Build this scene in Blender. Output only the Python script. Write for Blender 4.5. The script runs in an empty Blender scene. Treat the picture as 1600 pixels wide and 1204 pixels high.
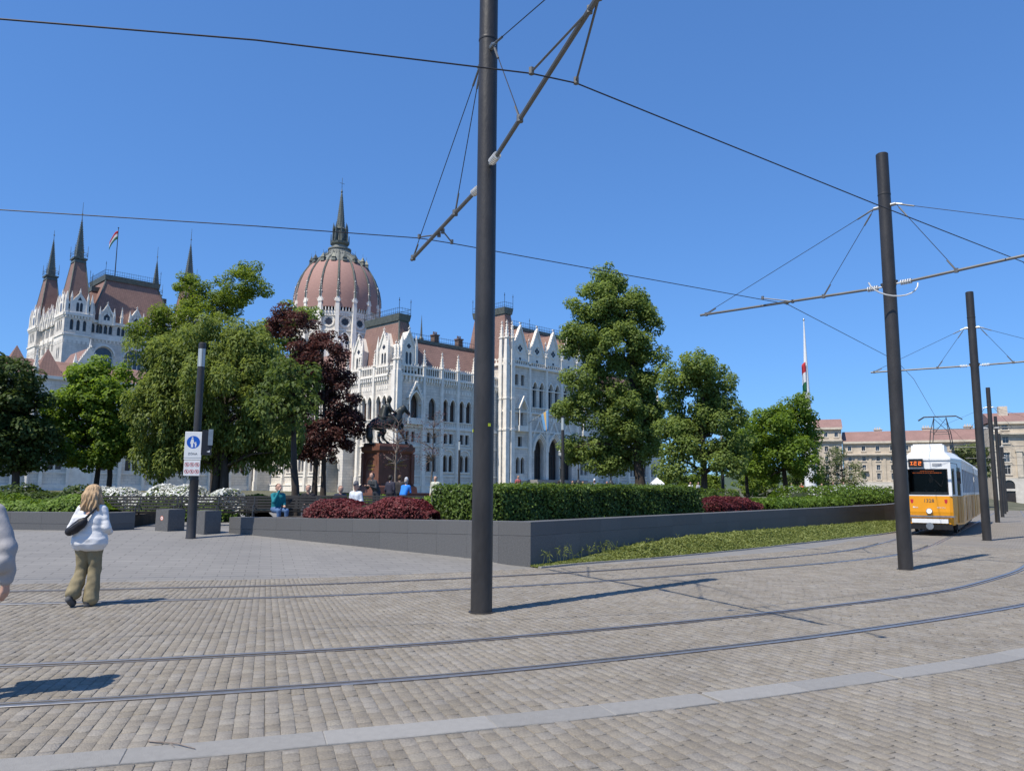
import bpy, bmesh, math, random
import numpy as np
from mathutils import Vector, Matrix
random.seed(7)
RNG = np.random.default_rng(11)
R = math.radians
SC = bpy.context.scene
COL = SC.collection

# ------------------------------------------------------------------ camera, sky, sun, exposure
EYE = 1.72
cam_d = bpy.data.cameras.new('camera'); cam = bpy.data.objects.new('camera', cam_d); COL.objects.link(cam)
cam_d.sensor_width = 36.0; cam_d.lens = 27.0; cam_d.clip_start = 0.1; cam_d.clip_end = 20000
cam.matrix_world = Matrix.Translation((0, 0, EYE)) @ Matrix.Rotation(R(97.5), 4, 'X') @ Matrix.Rotation(R(0.44), 4, 'Z')
SC.camera = cam
SUN_EL, SUN_AZ = 58.0, 46.0          # light travels towards +Y turned 46 degrees to +X
wd = bpy.data.worlds.new('World'); SC.world = wd; wd.use_nodes = True
wn = wd.node_tree; wn.nodes.clear()
sky = wn.nodes.new('ShaderNodeTexSky'); sky.sky_type = 'NISHITA'; sky.sun_disc = False
sky.sun_elevation = R(SUN_EL); sky.sun_rotation = R(SUN_AZ + 180)
sky.altitude = 100; sky.air_density = 1.0; sky.dust_density = 0.2; sky.ozone_density = 2.0
bgn = wn.nodes.new('ShaderNodeBackground'); bgn.inputs[1].default_value = 0.15
won = wn.nodes.new('ShaderNodeOutputWorld')
gm = wn.nodes.new('ShaderNodeGamma'); gm.inputs[1].default_value = 0.65; tn = wn.nodes.new('ShaderNodeMix'); tn.data_type = 'RGBA'; tn.blend_type = 'MULTIPLY'; tn.inputs[0].default_value = 1.0; tn.inputs[7].default_value = (0.50, 0.93, 1.60, 1)   # camera-like clear blue
wn.links.new(sky.outputs[0], gm.inputs[0]); wn.links.new(gm.outputs[0], tn.inputs[6]); wn.links.new(tn.outputs[2], bgn.inputs[0]); wn.links.new(bgn.outputs[0], won.inputs[0])
sl = bpy.data.lights.new('sun', 'SUN'); sl.energy = 4.6; sl.angle = R(0.5); sl.color = (1.0, 0.93, 0.82)
so = bpy.data.objects.new('sun', sl); COL.objects.link(so); so.location = (-30, -30, 60)
sd = Vector((math.sin(R(SUN_AZ)) * math.cos(R(SUN_EL)), math.cos(R(SUN_AZ)) * math.cos(R(SUN_EL)), -math.sin(R(SUN_EL))))
so.rotation_euler = sd.to_track_quat('-Z', 'Y').to_euler()
SC.view_settings.view_transform = 'Standard'; SC.view_settings.look = 'None'
SC.view_settings.exposure = 0.30; SC.view_settings.gamma = 1.0; SC.view_settings.use_curve_mapping = False
SC.render.engine = 'CYCLES'
SC.cycles.max_bounces = 6; SC.cycles.diffuse_bounces = 3; SC.cycles.glossy_bounces = 2
SC.cycles.transmission_bounces = 4; SC.cycles.transparent_max_bounces = 8
SC.cycles.use_denoising = True; SC.cycles.tile_size = 2048

# ------------------------------------------------------------------ helpers
def clamp(x, a, b): return max(a, min(b, x))
def sstep(a, b, x):
    t = clamp((x - a) / (b - a), 0, 1); return t * t * (3 - 2 * t)

class MB:
    """collects faces of one mesh"""
    def __init__(s): s.v = []; s.f = []; s.m = []
    def add(s, vs, fs, m=0):
        o = len(s.v); s.v.extend([tuple(map(float, p)) for p in vs])
        for q in fs: s.f.append(tuple(o + i for i in q)); s.m.append(m)
        return s
    def box(s, x0, x1, y0, y1, z0, z1, m=0):
        return s.add([(x0,y0,z0),(x1,y0,z0),(x1,y1,z0),(x0,y1,z0),(x0,y0,z1),(x1,y0,z1),(x1,y1,z1),(x0,y1,z1)],
                     [(3,2,1,0),(4,5,6,7),(0,1,5,4),(1,2,6,5),(2,3,7,6),(3,0,4,7)], m)
    def fru(s, c, sx, sy, h, tx, ty, m=0, rz=0.0):
        """frustum standing on c, base sx*sy, top tx*ty"""
        ca, sa = math.cos(rz), math.sin(rz); vs = []
        for (a, b, z) in ((sx, sy, 0), (tx, ty, h)):
            for (i, j) in ((-.5,-.5),(.5,-.5),(.5,.5),(-.5,.5)):
                x, y = a*i, b*j; vs.append((c[0]+x*ca-y*sa, c[1]+x*sa+y*ca, c[2]+z))
        return s.add(vs, [(3,2,1,0),(4,5,6,7),(0,1,5,4),(1,2,6,5),(2,3,7,6),(3,0,4,7)], m)
    def hip(s, r0, r1, z0, z1, m=0):
        """mansard block between two rectangles (x0,x1,y0,y1)"""
        vs = [(r0[0],r0[2],z0),(r0[1],r0[2],z0),(r0[1],r0[3],z0),(r0[0],r0[3],z0),(r1[0],r1[2],z1),(r1[1],r1[2],z1),(r1[1],r1[3],z1),(r1[0],r1[3],z1)]
        return s.add(vs, [(3,2,1,0),(4,5,6,7),(0,1,5,4),(1,2,6,5),(2,3,7,6),(3,0,4,7)], m)
    def tube(s, pts, r, n=8, m=0, cap=True):
        P = [Vector(p) for p in pts]; k = len(P)
        rr = r if hasattr(r, '__len__') else [r]*k
        T = []
        for i in range(k):
            t = (P[min(i+1,k-1)] - P[max(i-1,0)]); t = t.normalized() if t.length > 1e-9 else Vector((0,0,1)); T.append(t)
        up = Vector((0,0,1)) if abs(T[0].z) < .9 else Vector((1,0,0))
        a = T[0].cross(up).normalized(); vs = []
        for i in range(k):
            a = (a - T[i]*a.dot(T[i])); a = a.normalized() if a.length > 1e-6 else T[i].orthogonal().normalized()
            b = T[i].cross(a)
            for j in range(n):
                w = 2*math.pi*j/n; vs.append(P[i] + (a*math.cos(w) + b*math.sin(w))*rr[i])
        fs = [(i*n+j, i*n+(j+1)%n, (i+1)*n+(j+1)%n, (i+1)*n+j) for i in range(k-1) for j in range(n)]
        if cap: fs += [tuple(range(n))[::-1], tuple((k-1)*n+j for j in range(n))]
        return s.add(vs, fs, m)
    def lathe(s, prof, n=16, c=(0,0,0), m=0, a0=0.0):
        vs = []; k = len(prof)
        for (r, z) in prof:
            for j in range(n):
                w = a0 + 2*math.pi*j/n; vs.append((c[0]+r*math.cos(w), c[1]+r*math.sin(w), c[2]+z))
        fs = [(i*n+j, i*n+(j+1)%n, (i+1)*n+(j+1)%n, (i+1)*n+j) for i in range(k-1) for j in range(n)]
        fs += [tuple(range(n))[::-1], tuple((k-1)*n+j for j in range(n))]
        return s.add(vs, fs, m)
    def ext(s, pts, d, m=0):
        """solid from a planar polygon pushed along d"""
        n = len(pts); d = Vector(d); A = [Vector(p) for p in pts]; B = [p + d for p in A]
        return s.add(A + B, [tuple(range(n))[::-1], tuple(range(n, 2*n))] + [(i, (i+1)%n, n+(i+1)%n, n+i) for i in range(n)], m)
    def mesh(s, name, mats, smooth=None):
        me = bpy.data.meshes.new(name); me.from_pydata(s.v, [], s.f)
        for x in (mats if isinstance(mats, (list, tuple)) else [mats]): me.materials.append(x)
        if any(s.m): me.polygons.foreach_set('material_index', s.m)
        if smooth is not None:
            me.polygons.foreach_set('use_smooth', [True]*len(s.f)); me.set_sharp_from_angle(angle=R(smooth))
        me.update(); return me
    def build(s, name, mats, parent=None, smooth=None):
        return put(name, s.mesh(name, mats, smooth), parent)

def put(name, me, parent=None, loc=None, rz=0.0, scale=None):
    o = bpy.data.objects.new(name, me); COL.objects.link(o)
    if parent is not None: o.parent = parent
    if loc is not None: o.location = loc
    if rz: o.rotation_euler = (0, 0, rz)
    if scale is not None: o.scale = scale
    return o
def tag(o, label, cat, group=None):
    o['label'] = label; o['category'] = cat
    if group: o['group'] = group
    return o
def kind(o, k, label=None):
    o['kind'] = k
    if label: o['label'] = label
    return o
def thing(name, label, cat, loc=(0,0,0), rz=0.0, group=None):
    o = bpy.data.objects.new(name, None); COL.objects.link(o); o.empty_display_size = .3
    o.location = loc; o.rotation_euler = (0, 0, rz)
    return tag(o, label, cat, group)
def np_mesh(name, V, Q, mats, midx=None, smooth=False):
    """quads from arrays"""
    me = bpy.data.meshes.new(name); V = np.asarray(V, np.float32); Q = np.asarray(Q, np.int32)
    me.vertices.add(len(V)); me.vertices.foreach_set('co', V.ravel())
    me.loops.add(Q.size); me.loops.foreach_set('vertex_index', Q.ravel())
    me.polygons.add(len(Q)); k = Q.shape[1]
    me.polygons.foreach_set('loop_start', np.arange(len(Q), dtype=np.int32)*k)
    me.polygons.foreach_set('loop_total', np.full(len(Q), k, np.int32))
    for x in (mats if isinstance(mats, (list, tuple)) else [mats]): me.materials.append(x)
    if midx is not None: me.polygons.foreach_set('material_index', np.asarray(midx, np.int32))
    if smooth: me.polygons.foreach_set('use_smooth', np.ones(len(Q), bool))
    me.update(calc_edges=True); return me
def text_mesh(s, size, mat, depth=.004, align='CENTER'):
    cu = bpy.data.curves.new('lettering', 'FONT'); cu.body = s; cu.size = size; cu.extrude = depth; cu.align_x = align; cu.align_y = 'CENTER'; cu.resolution_u = 2
    o = bpy.data.objects.new('lettering', cu); COL.objects.link(o)
    dg = bpy.context.evaluated_depsgraph_get(); me = bpy.data.meshes.new_from_object(o.evaluated_get(dg))
    bpy.data.objects.remove(o); bpy.data.curves.remove(cu)
    me.materials.clear(); me.materials.append(mat)
    for v in me.vertices: x, y, z = v.co; v.co = (x, -z, y)       # stands up, read from -Y
    return me

# ------------------------------------------------------------------ materials
def mat(name, col, rough=.7, var=.12, scale=3.0, metal=0.0, bump=0.0, bscale=40.0, col2=None, spec=.3, isl=0.0, coat=0.0, stretch=None):
    m = bpy.data.materials.new(name); m.use_nodes = True; t = m.node_tree; N = t.nodes; L = t.links
    b = N['Principled BSDF']; b.inputs['Roughness'].default_value = rough; b.inputs['Metallic'].default_value = metal
    b.inputs['Specular IOR Level'].default_value = spec
    if coat: b.inputs['Coat Weight'].default_value = coat; b.inputs['Coat Roughness'].default_value = .08
    tc = N.new('ShaderNodeTexCoord'); co = tc.outputs['Object']
    if stretch:
        mp = N.new('ShaderNodeMapping'); mp.inputs['Scale'].default_value = stretch; L.new(co, mp.inputs[0]); co = mp.outputs[0]
    nz = N.new('ShaderNodeTexNoise'); nz.inputs['Scale'].default_value = scale; nz.inputs['Detail'].default_value = 5; nz.inputs['Roughness'].default_value = .65
    L.new(co, nz.inputs['Vector'])
    rp = N.new('ShaderNodeValToRGB'); e = rp.color_ramp.elements
    c2 = col2 or tuple(clamp(c*(1+var), 0, 1) for c in col); c1 = tuple(c*(1-var) for c in col)
    e[0].position = .3; e[0].color = (*c1, 1); e[1].position = .7; e[1].color = (*c2, 1)
    src = nz.outputs[0]
    if isl:
        g = N.new('ShaderNodeNewGeometry'); oi = N.new('ShaderNodeObjectInfo')
        ad = N.new('ShaderNodeMath'); ad.operation = 'ADD'; L.new(g.outputs['Random Per Island'], ad.inputs[0]); L.new(oi.outputs['Random'], ad.inputs[1])
        fr = N.new('ShaderNodeMath'); fr.operation = 'FRACT'; L.new(ad.outputs[0], fr.inputs[0])
        mx = N.new('ShaderNodeMix'); mx.inputs[0].default_value = isl; L.new(nz.outputs[0], mx.inputs[2]); L.new(fr.outputs[0], mx.inputs[3]); src = mx.outputs[0]
    L.new(src, rp.inputs[0]); L.new(rp.outputs[0], b.inputs['Base Color'])
    if bump:
        n2 = N.new('ShaderNodeTexNoise'); n2.inputs['Scale'].default_value = bscale; n2.inputs['Detail'].default_value = 4; L.new(co, n2.inputs['Vector'])
        bp = N.new('ShaderNodeBump'); bp.inputs['Strength'].default_value = bump; bp.inputs['Distance'].default_value = .02
        L.new(n2.outputs[0], bp.inputs['Height']); L.new(bp.outputs[0], b.inputs['Normal'])
    return m
def brick_mat(name, c1, c2, mortar, bw, bh, ms=.02, rough=.8, bump=.3, uv=False, dirt=.25, dscale=.4, axis=None, rot=0.0, spec=.3):
    """coursed surface; axis 'wall' maps (x+y, z)"""
    m = bpy.data.materials.new(name); m.use_nodes = True; t = m.node_tree; N = t.nodes; L = t.links
    b = N['Principled BSDF']; b.inputs['Roughness'].default_value = rough; b.inputs['Specular IOR Level'].default_value = spec
    tc = N.new('ShaderNodeTexCoord')
    if uv: co = tc.outputs['UV']
    else: co = tc.outputs['Object']
    if axis == 'wall':
        sp = N.new('ShaderNodeSeparateXYZ'); L.new(co, sp.inputs[0]); ad = N.new('ShaderNodeMath'); ad.operation = 'ADD'
        L.new(sp.outputs[0], ad.inputs[0]); L.new(sp.outputs[1], ad.inputs[1])
        cb = N.new('ShaderNodeCombineXYZ'); L.new(ad.outputs[0], cb.inputs[0]); L.new(sp.outputs[2], cb.inputs[1]); co2 = cb.outputs[0]
    else: co2 = co
    if rot:
        mp = N.new('ShaderNodeMapping'); mp.inputs['Rotation'].default_value = (0,0,rot); L.new(co2, mp.inputs[0]); co2 = mp.outputs[0]
    br = N.new('ShaderNodeTexBrick'); br.inputs['Scale'].default_value = 1; br.inputs['Brick Width'].default_value = bw; br.inputs['Row Height'].default_value = bh
    br.inputs['Mortar Size'].default_value = ms; br.inputs['Color1'].default_value = (*c1,1); br.inputs['Color2'].default_value = (*c2,1); br.inputs['Mortar'].default_value = (*mortar,1)
    br.inputs['Mortar Smooth'].default_value = .3; br.inputs['Bias'].default_value = 0
    L.new(co2, br.inputs['Vector'])
    nz = N.new('ShaderNodeTexNoise'); nz.inputs['Scale'].default_value = dscale; nz.inputs['Detail'].default_value = 8; nz.inputs['Roughness'].default_value = .7; L.new(co, nz.inputs['Vector'])
    rp = N.new('ShaderNodeValToRGB'); rp.color_ramp.elements[0].position = .3; rp.color_ramp.elements[1].position = .68
    d = 1-dirt; rp.color_ramp.elements[0].color = (d,d,d,1); rp.color_ramp.elements[1].color = (1.08,1.07,1.06,1); L.new(nz.outputs[0], rp.inputs[0])
    mx = N.new('ShaderNodeMix'); mx.data_type = 'RGBA'; mx.blend_type = 'MULTIPLY'; mx.inputs[0].default_value = 1
    L.new(br.outputs[0], mx.inputs[6]); L.new(rp.outputs[0], mx.inputs[7]); L.new(mx.outputs[2], b.inputs['Base Color'])
    if bump:
        bp = N.new('ShaderNodeBump'); bp.inputs['Strength'].default_value = bump; bp.inputs['Distance'].default_value = .015; bp.invert = True
        L.new(br.outputs['Fac'], bp.inputs['Height']); L.new(bp.outputs[0], b.inputs['Normal'])
    return m
def leaf_mat(name, dark, light, trans=.35, rough=.55):
    m = bpy.data.materials.new(name); m.use_nodes = True; t = m.node_tree; N = t.nodes; L = t.links; N.clear()
    g = N.new('ShaderNodeNewGeometry'); tc = N.new('ShaderNodeTexCoord')
    nz = N.new('ShaderNodeTexNoise'); nz.inputs['Scale'].default_value = .55; nz.inputs['Detail'].default_value = 2; L.new(tc.outputs['Object'], nz.inputs['Vector'])
    mx = N.new('ShaderNodeMix'); mx.inputs[0].default_value = .55; L.new(nz.outputs[0], mx.inputs[2]); L.new(g.outputs['Random Per Island'], mx.inputs[3])
    rp = N.new('ShaderNodeValToRGB'); e = rp.color_ramp.elements; e[0].position = .2; e[0].color = (*dark,1); e[1].position = .85; e[1].color = (*light,1)
    L.new(mx.outputs[0], rp.inputs[0])
    d = N.new('ShaderNodeBsdfPrincipled'); d.inputs['Roughness'].default_value = rough; d.inputs['Specular IOR Level'].default_value = .25; L.new(rp.outputs[0], d.inputs['Base Color'])
    tr = N.new('ShaderNodeBsdfTranslucent'); hs = N.new('ShaderNodeHueSaturation'); hs.inputs['Hue'].default_value = .49; hs.inputs['Saturation'].default_value = 1.1; hs.inputs['Value'].default_value = 1.3
    L.new(rp.outputs[0], hs.inputs['Color']); L.new(hs.outputs[0], tr.inputs['Color'])
    ms = N.new('ShaderNodeMixShader'); ms.inputs[0].default_value = trans; L.new(d.outputs[0], ms.inputs[1]); L.new(tr.outputs[0], ms.inputs[2])
    o = N.new('ShaderNodeOutputMaterial'); L.new(ms.outputs[0], o.inputs[0]); return m
def glass_mat(name, tint=(.7,.75,.75), fac=.55, rough=.03, ior=1.3):
    m = bpy.data.materials.new(name); m.use_nodes = True; t = m.node_tree; N = t.nodes; L = t.links; N.clear()
    tr = N.new('ShaderNodeBsdfTransparent'); tr.inputs[0].default_value = (*tint,1)
    gl = N.new('ShaderNodeBsdfGlossy'); gl.inputs['Roughness'].default_value = rough
    fr = N.new('ShaderNodeFresnel'); fr.inputs[0].default_value = ior
    ms = N.new('ShaderNodeMixShader'); L.new(fr.outputs[0], ms.inputs[0]); L.new(tr.outputs[0], ms.inputs[1]); L.new(gl.outputs[0], ms.inputs[2])
    o = N.new('ShaderNodeOutputMaterial'); L.new(ms.outputs[0], o.inputs[0]); return m
def glow_mat(name, col, s):
    m = bpy.data.materials.new(name); m.use_nodes = True; b = m.node_tree.nodes['Principled BSDF']
    b.inputs['Base Color'].default_value = (*col,1); b.inputs['Emission Color'].default_value = (*col,1); b.inputs['Emission Strength'].default_value = s; return m

def sett_mat():
    m = bpy.data.materials.new('granite_sett'); m.use_nodes = True; t = m.node_tree; N = t.nodes; L = t.links; b = N['Principled BSDF']
    b.inputs['Roughness'].default_value = .82; b.inputs['Specular IOR Level'].default_value = .25
    g = N.new('ShaderNodeNewGeometry'); oi = N.new('ShaderNodeObjectInfo')
    ad = N.new('ShaderNodeMath'); ad.operation = 'ADD'; L.new(g.outputs['Random Per Island'], ad.inputs[0]); L.new(oi.outputs['Random'], ad.inputs[1])
    fr = N.new('ShaderNodeMath'); fr.operation = 'FRACT'; L.new(ad.outputs[0], fr.inputs[0])
    r1 = N.new('ShaderNodeValToRGB'); e = r1.color_ramp.elements; e[0].color = (.226,.202,.164,1); e[1].color = (.268,.244,.202,1)
    x = r1.color_ramp.elements.new(.45); x.color = (.247,.222,.184,1); x = r1.color_ramp.elements.new(.85); x.color = (.256,.237,.208,1); L.new(fr.outputs[0], r1.inputs[0])
    def noise(sc, lo, hi, c0, c1, det=6):
        n = N.new('ShaderNodeTexNoise'); n.inputs['Scale'].default_value = sc; n.inputs['Detail'].default_value = det; n.inputs['Roughness'].default_value = .7; L.new(g.outputs['Position'], n.inputs['Vector'])
        r = N.new('ShaderNodeValToRGB'); r.color_ramp.elements[0].position = lo; r.color_ramp.elements[1].position = hi; r.color_ramp.elements[0].color = (*c0,1); r.color_ramp.elements[1].color = (*c1,1); L.new(n.outputs[0], r.inputs[0]); return r.outputs[0], n
    col = r1.outputs[0]
    for args in ((.45,.30,.62,(.84,.83,.82),(1.06,1.05,1.04)), (2.6,.35,.6,(.86,.85,.84),(1.05,1.05,1.05)), (55,.35,.65,(.80,.80,.80),(1.15,1.15,1.14))):
        o, n = noise(*args); mx = N.new('ShaderNodeMix'); mx.data_type = 'RGBA'; mx.blend_type = 'MULTIPLY'; mx.inputs[0].default_value = 1; L.new(col, mx.inputs[6]); L.new(o, mx.inputs[7]); col = mx.outputs[2]
    o, n9 = noise(13, .62, .72, (0,0,0), (1,1,1), 2); mx = N.new('ShaderNodeMix'); mx.data_type = 'RGBA'; mx.inputs[7].default_value = (.12,.105,.095,1); L.new(col, mx.inputs[6]); ml = N.new('ShaderNodeMath'); ml.operation = 'MULTIPLY'; ml.inputs[1].default_value = .35; L.new(o, ml.inputs[0]); L.new(ml.outputs[0], mx.inputs[0]); L.new(mx.outputs[2], b.inputs['Base Color'])
    n2 = N.new('ShaderNodeTexNoise'); n2.inputs['Scale'].default_value = 75; n2.inputs['Detail'].default_value = 5; L.new(g.outputs['Position'], n2.inputs['Vector'])
    bp = N.new('ShaderNodeBump'); bp.inputs['Strength'].default_value = .7; bp.inputs['Distance'].default_value = .012; L.new(n2.outputs[0], bp.inputs['Height']); L.new(bp.outputs[0], b.inputs['Normal'])
    return m

M = {}
M['stone'] = brick_mat('limestone', (.80,.742,.65), (.71,.66,.58), (.50,.48,.45), 1.5, .55, .03, .85, .3, dirt=.34, dscale=.3, axis='wall')
M['stone_trim'] = mat('carved_limestone', (.80,.748,.66), .85, .14, .8, bump=.25, bscale=6)
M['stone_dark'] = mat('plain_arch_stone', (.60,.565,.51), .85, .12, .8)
M['tile'] = brick_mat('roof_tile', (.31,.19,.15), (.275,.168,.135), (.21,.125,.10), .45, .35, .04, .7, .35, dirt=.2, dscale=.5)
M['tile_wall'] = brick_mat('steep_roof_tile', (.31,.19,.152), (.27,.165,.134), (.19,.115,.095), .5, .42, .05, .7, .35, dirt=.2, dscale=.5, axis='wall')
M['lead'] = mat('patinated_metal', (.13,.14,.12), .5, .3, 2.0, metal=.3)
M['iron'] = mat('wrought_iron', (.035,.04,.045), .5, .2, 5)
M['pane'] = mat('dark_window_pane', (.035,.03,.03), .12, .3, 1.5, spec=.5)
M['pane_brown'] = mat('brown_window_pane', (.065,.04,.03), .2, .35, 1.0, spec=.4)
M['pane_blue'] = mat('sky_window_pane', (.05,.065,.085), .1, .3, 1.0, spec=.6)
M['asphalt_pole'] = mat('charcoal_steel', (.034,.031,.029), .45, .38, 3.0, bump=.2, bscale=26, spec=.45, stretch=(1,1,.35))
M['steel'] = mat('galvanised_steel', (.33,.34,.34), .4, .2, 8, metal=.8)
M['arm'] = mat('grey_bracket_tube', (.15,.15,.145), .5, .12, 3, metal=.3)
M['dome_tile'] = mat('dome_tile', (.35,.205,.17), .75, .10, 1.2, bump=.3, bscale=8, stretch=(1,1,3))
M['wire'] = mat('wire_dark', (.03,.03,.035), .5, .1, 5)
M['ceramic'] = mat('insulator_white', (.6,.6,.58), .35, .1, 5)
M['railhead'] = mat('polished_rail', (.30,.30,.305), .33, .2, 12, metal=.6, stretch=(1,1,1))
M['railside'] = mat('rusty_groove', (.05,.042,.036), .7, .3, 9)
M['sett'] = sett_mat()
M['joint'] = mat('joint_sand', (.135,.11,.085), .95, .3, 6, bump=.4, bscale=120)
M['bed'] = brick_mat('sett_paving', (.252,.230,.195), (.234,.212,.18), (.175,.153,.122), .19, .125, .012, .8, .5, uv=True, dirt=.2, dscale=.5)
M['granite'] = mat('pale_granite', (.268,.258,.238), .65, .12, 14, bump=.3, bscale=120, isl=.35)
M['slate'] = mat('dark_granite', (.118,.117,.115), .6, .26, 26, bump=.25, bscale=150, isl=.12)
M['slate_top'] = mat('dark_granite_honed', (.15,.155,.16), .45, .12, 25, isl=.2)
M['plaza'] = brick_mat('plaza_slabs', (.235,.226,.210), (.216,.208,.194), (.152,.145,.134), .62, .21, .012, .75, .3, uv=True, dirt=.16, dscale=.35)
M['soil'] = mat('soil', (.06,.048,.036), .95, .3, 4, bump=.5, bscale=30)
M['bark'] = mat('bark', (.055,.044,.036), .9, .35, 6, bump=.8, bscale=18, stretch=(1,1,.25))
M['bark_pale'] = mat('pale_bark', (.20,.165,.14), .85, .25, 8)
M['black_wood'] = mat('black_slat', (.02,.019,.018), .5, .25, 10)
M['skin'] = mat('skin', (.50,.30,.22), .55, .08, 8)
M['hair_blond'] = mat('blond_hair', (.42,.285,.16), .55, .35, 22, stretch=(1,1,.15), bump=.6, bscale=60)
M['hair_dark'] = mat('dark_hair', (.03,.022,.018), .5, .25, 20)
M['white_paint'] = mat('white_paint', (.74,.74,.72), .4, .05, 3)
# ------------------------------------------------------------------ terrain
PK = (.43, 17.0); PL = (-7.38, 20.42); PE = (19.5, 40.6); PE2 = (28.2, 54.0)
def right_of_planter(x, y):
    return max((x-PK[0])*.778-(y-PK[1])*.629, (x-PE[0])*.839-(y-PE[1])*.545)
def zg(x, y):
    e = (x+8.75)*-.294+(y-13.5)*.956
    up = .075*clamp(e, 0, 6.4) - .02*sstep(0, .6, e)*0
    s = x*.545+y*.839
    k = sstep(-1.2-.01*max(s-20,0), -.3, right_of_planter(x, y))
    return up*(1-k) - .012*clamp(s-25, 0, 270)*k

def spline(pts, step=.25):
    P = np.array(pts, float); d = np.r_[0, np.cumsum(np.linalg.norm(np.diff(P, axis=0), axis=1))]
    out = []
    for i in range(len(P)-1):
        p0 = P[max(i-1,0)]; p1 = P[i]; p2 = P[i+1]; p3 = P[min(i+2,len(P)-1)]
        t0 = d[max(i-1,0)]; t1 = d[i]; t2 = d[i+1]; t3 = d[min(i+2,len(P)-1)]
        m1 = (p2-p0)/(t2-t0); m2 = (p3-p1)/(t3-t1); h = t2-t1
        for u in np.linspace(0, 1, max(2, int(h/.2)), endpoint=False):
            out.append((2*u**3-3*u*u+1)*p1+(u**3-2*u*u+u)*h*m1+(-2*u**3+3*u*u)*p2+(u**3-u*u)*h*m2)
    out.append(P[-1]); out = np.array(out)
    for _ in range(12): out[1:-1] = .25*out[:-2]+.5*out[1:-1]+.25*out[2:]
    d = np.r_[0, np.cumsum(np.linalg.norm(np.diff(out, axis=0), axis=1))]
    s = np.arange(0, d[-1], step)
    return np.c_[np.interp(s, d, out[:,0]), np.interp(s, d, out[:,1])], s
def normals(P):
    T = np.gradient(P, axis=0); T /= np.linalg.norm(T, axis=1)[:,None]
    return np.c_[-T[:,1], T[:,0]], T
TD = np.array((.545, .839))
far_end = [tuple(np.array((15.7,29.7))+TD*t) for t in (10, 25, 60, 120, 250)]
near_end = [tuple(np.array((19.5,27.5))+TD*t) for t in (10, 25, 60, 120, 250)]
NEAR, SN = spline([(-24,1.6),(-14,4.3),(-6.3,6.45),(-4.2,6.95),(-2.35,7.48),(-.5,8.12),(.4,8.55),(1.75,9.2),(3.8,10.3),(7.2,12.45),(8.8,13.75),(12.35,17.5),(19.5,27.5)]+near_end)
FAR, SF = spline([(-26,7.9),(-16,10.1),(-7.6,11.95),(-5.6,12.45),(-3.1,13.1),(1.05,15.05),(3.6,16.65),(9.9,21.5),(15.7,29.7)]+far_end)
NN, TN = normals(NEAR); NF, TF = normals(FAR)

def sheet(name, rows, m, uvs=None):
    """grid of points rows[i][j]"""
    A = np.array(rows, float); a, b = A.shape[:2]; V = A.reshape(-1,3)
    i, j = np.meshgrid(np.arange(a-1), np.arange(b-1), indexing='ij'); i = i.ravel(); j = j.ravel()
    Q = np.c_[i*b+j, (i+1)*b+j, (i+1)*b+j+1, i*b+j+1]
    me = np_mesh(name, V, Q, m)
    if uvs is not None:
        U = np.array(uvs, float).reshape(-1,2); ul = me.uv_layers.new(name='UVMap')
        ul.data.foreach_set('uv', U[Q.ravel()].astype(np.float32).ravel())
    return put(name, me)

# base terrain, one sheet to the horizon
gx = np.r_[-6000,-2500,-1000,-500,-300,-200,-140,-100,-70,-50,np.arange(-40,46,1.0),50,56,64,74,86,100,120,140,170,210,270,350,500,1000,2500,6000]
gy = np.r_[-300,-60,-20,-8,np.arange(0,70,1.0),74,80,88,98,110,125,145,170,200,240,290,350,500,1000,2500,8000]
M['park'] = mat('park_ground', (.085,.095,.045), .95, .35, .25, bump=.4, bscale=9, col2=(.16,.15,.10))
ground = kind(sheet('ground', [[(x, y, zg(x,y)-.1) for x in gx] for y in gy], M['park']), 'structure')

# track bed: strip along both tracks
SETT_S = 47.0       # last station (m along the near track) with single setts
def nD(i):          # lateral offset of the far edge of the bed at station i of the near track
    p = NEAR[i]; d = FAR - p; a = np.abs(d @ TN[i]); c = np.where(a < .4)[0]
    if len(c) == 0: return 5.2
    n = (d[c] @ NN[i]); return float(n[np.argmin(np.abs(n-5))])
ST = list(range(0, len(NEAR), 4)); ND = np.interp(np.arange(len(NEAR)), ST, [nD(i) for i in ST])
rows = []; uvs = []
for i in range(0, len(NEAR), 2):
    s = SN[i]; far = s > SETT_S
    lo = -14 + 11.0*sstep(40, 62, s); hi = ND[i]+1.75
    r = []; u = []
    for k in range(13):
        n = lo+(hi-lo)*k/12; p = NEAR[i]+NN[i]*n
        z = zg(*p); z = (-.0065 if s <= SETT_S else -.004) + min(z, 0)
        r.append((p[0], p[1], z)); u.append((n, s))
    rows.append(r); uvs.append(u)
bed = kind(sheet('cobbled_road', rows, M['bed'], uvs), 'structure')
# plaza paving on the far side of the tracks
rows = []; uvs = []
for i in range(0, len(NEAR), 2):
    if SN[i] > 150: break
    p0 = NEAR[i]+NN[i]*(ND[i]+1.75); r = []; u = []
    wide = 22 - 19.2*sstep(27.5, 34, SN[i])
    for k in range(23):
        n = wide*k/22; p = p0+NN[i]*n; r.append((p[0], p[1], zg(*p)+(.002 if k else -.005))); u.append((SN[i], n))
    rows.append(r); uvs.append(u)
kind(sheet('plaza_pavement', rows, M['plaza'], uvs), 'structure')

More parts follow.
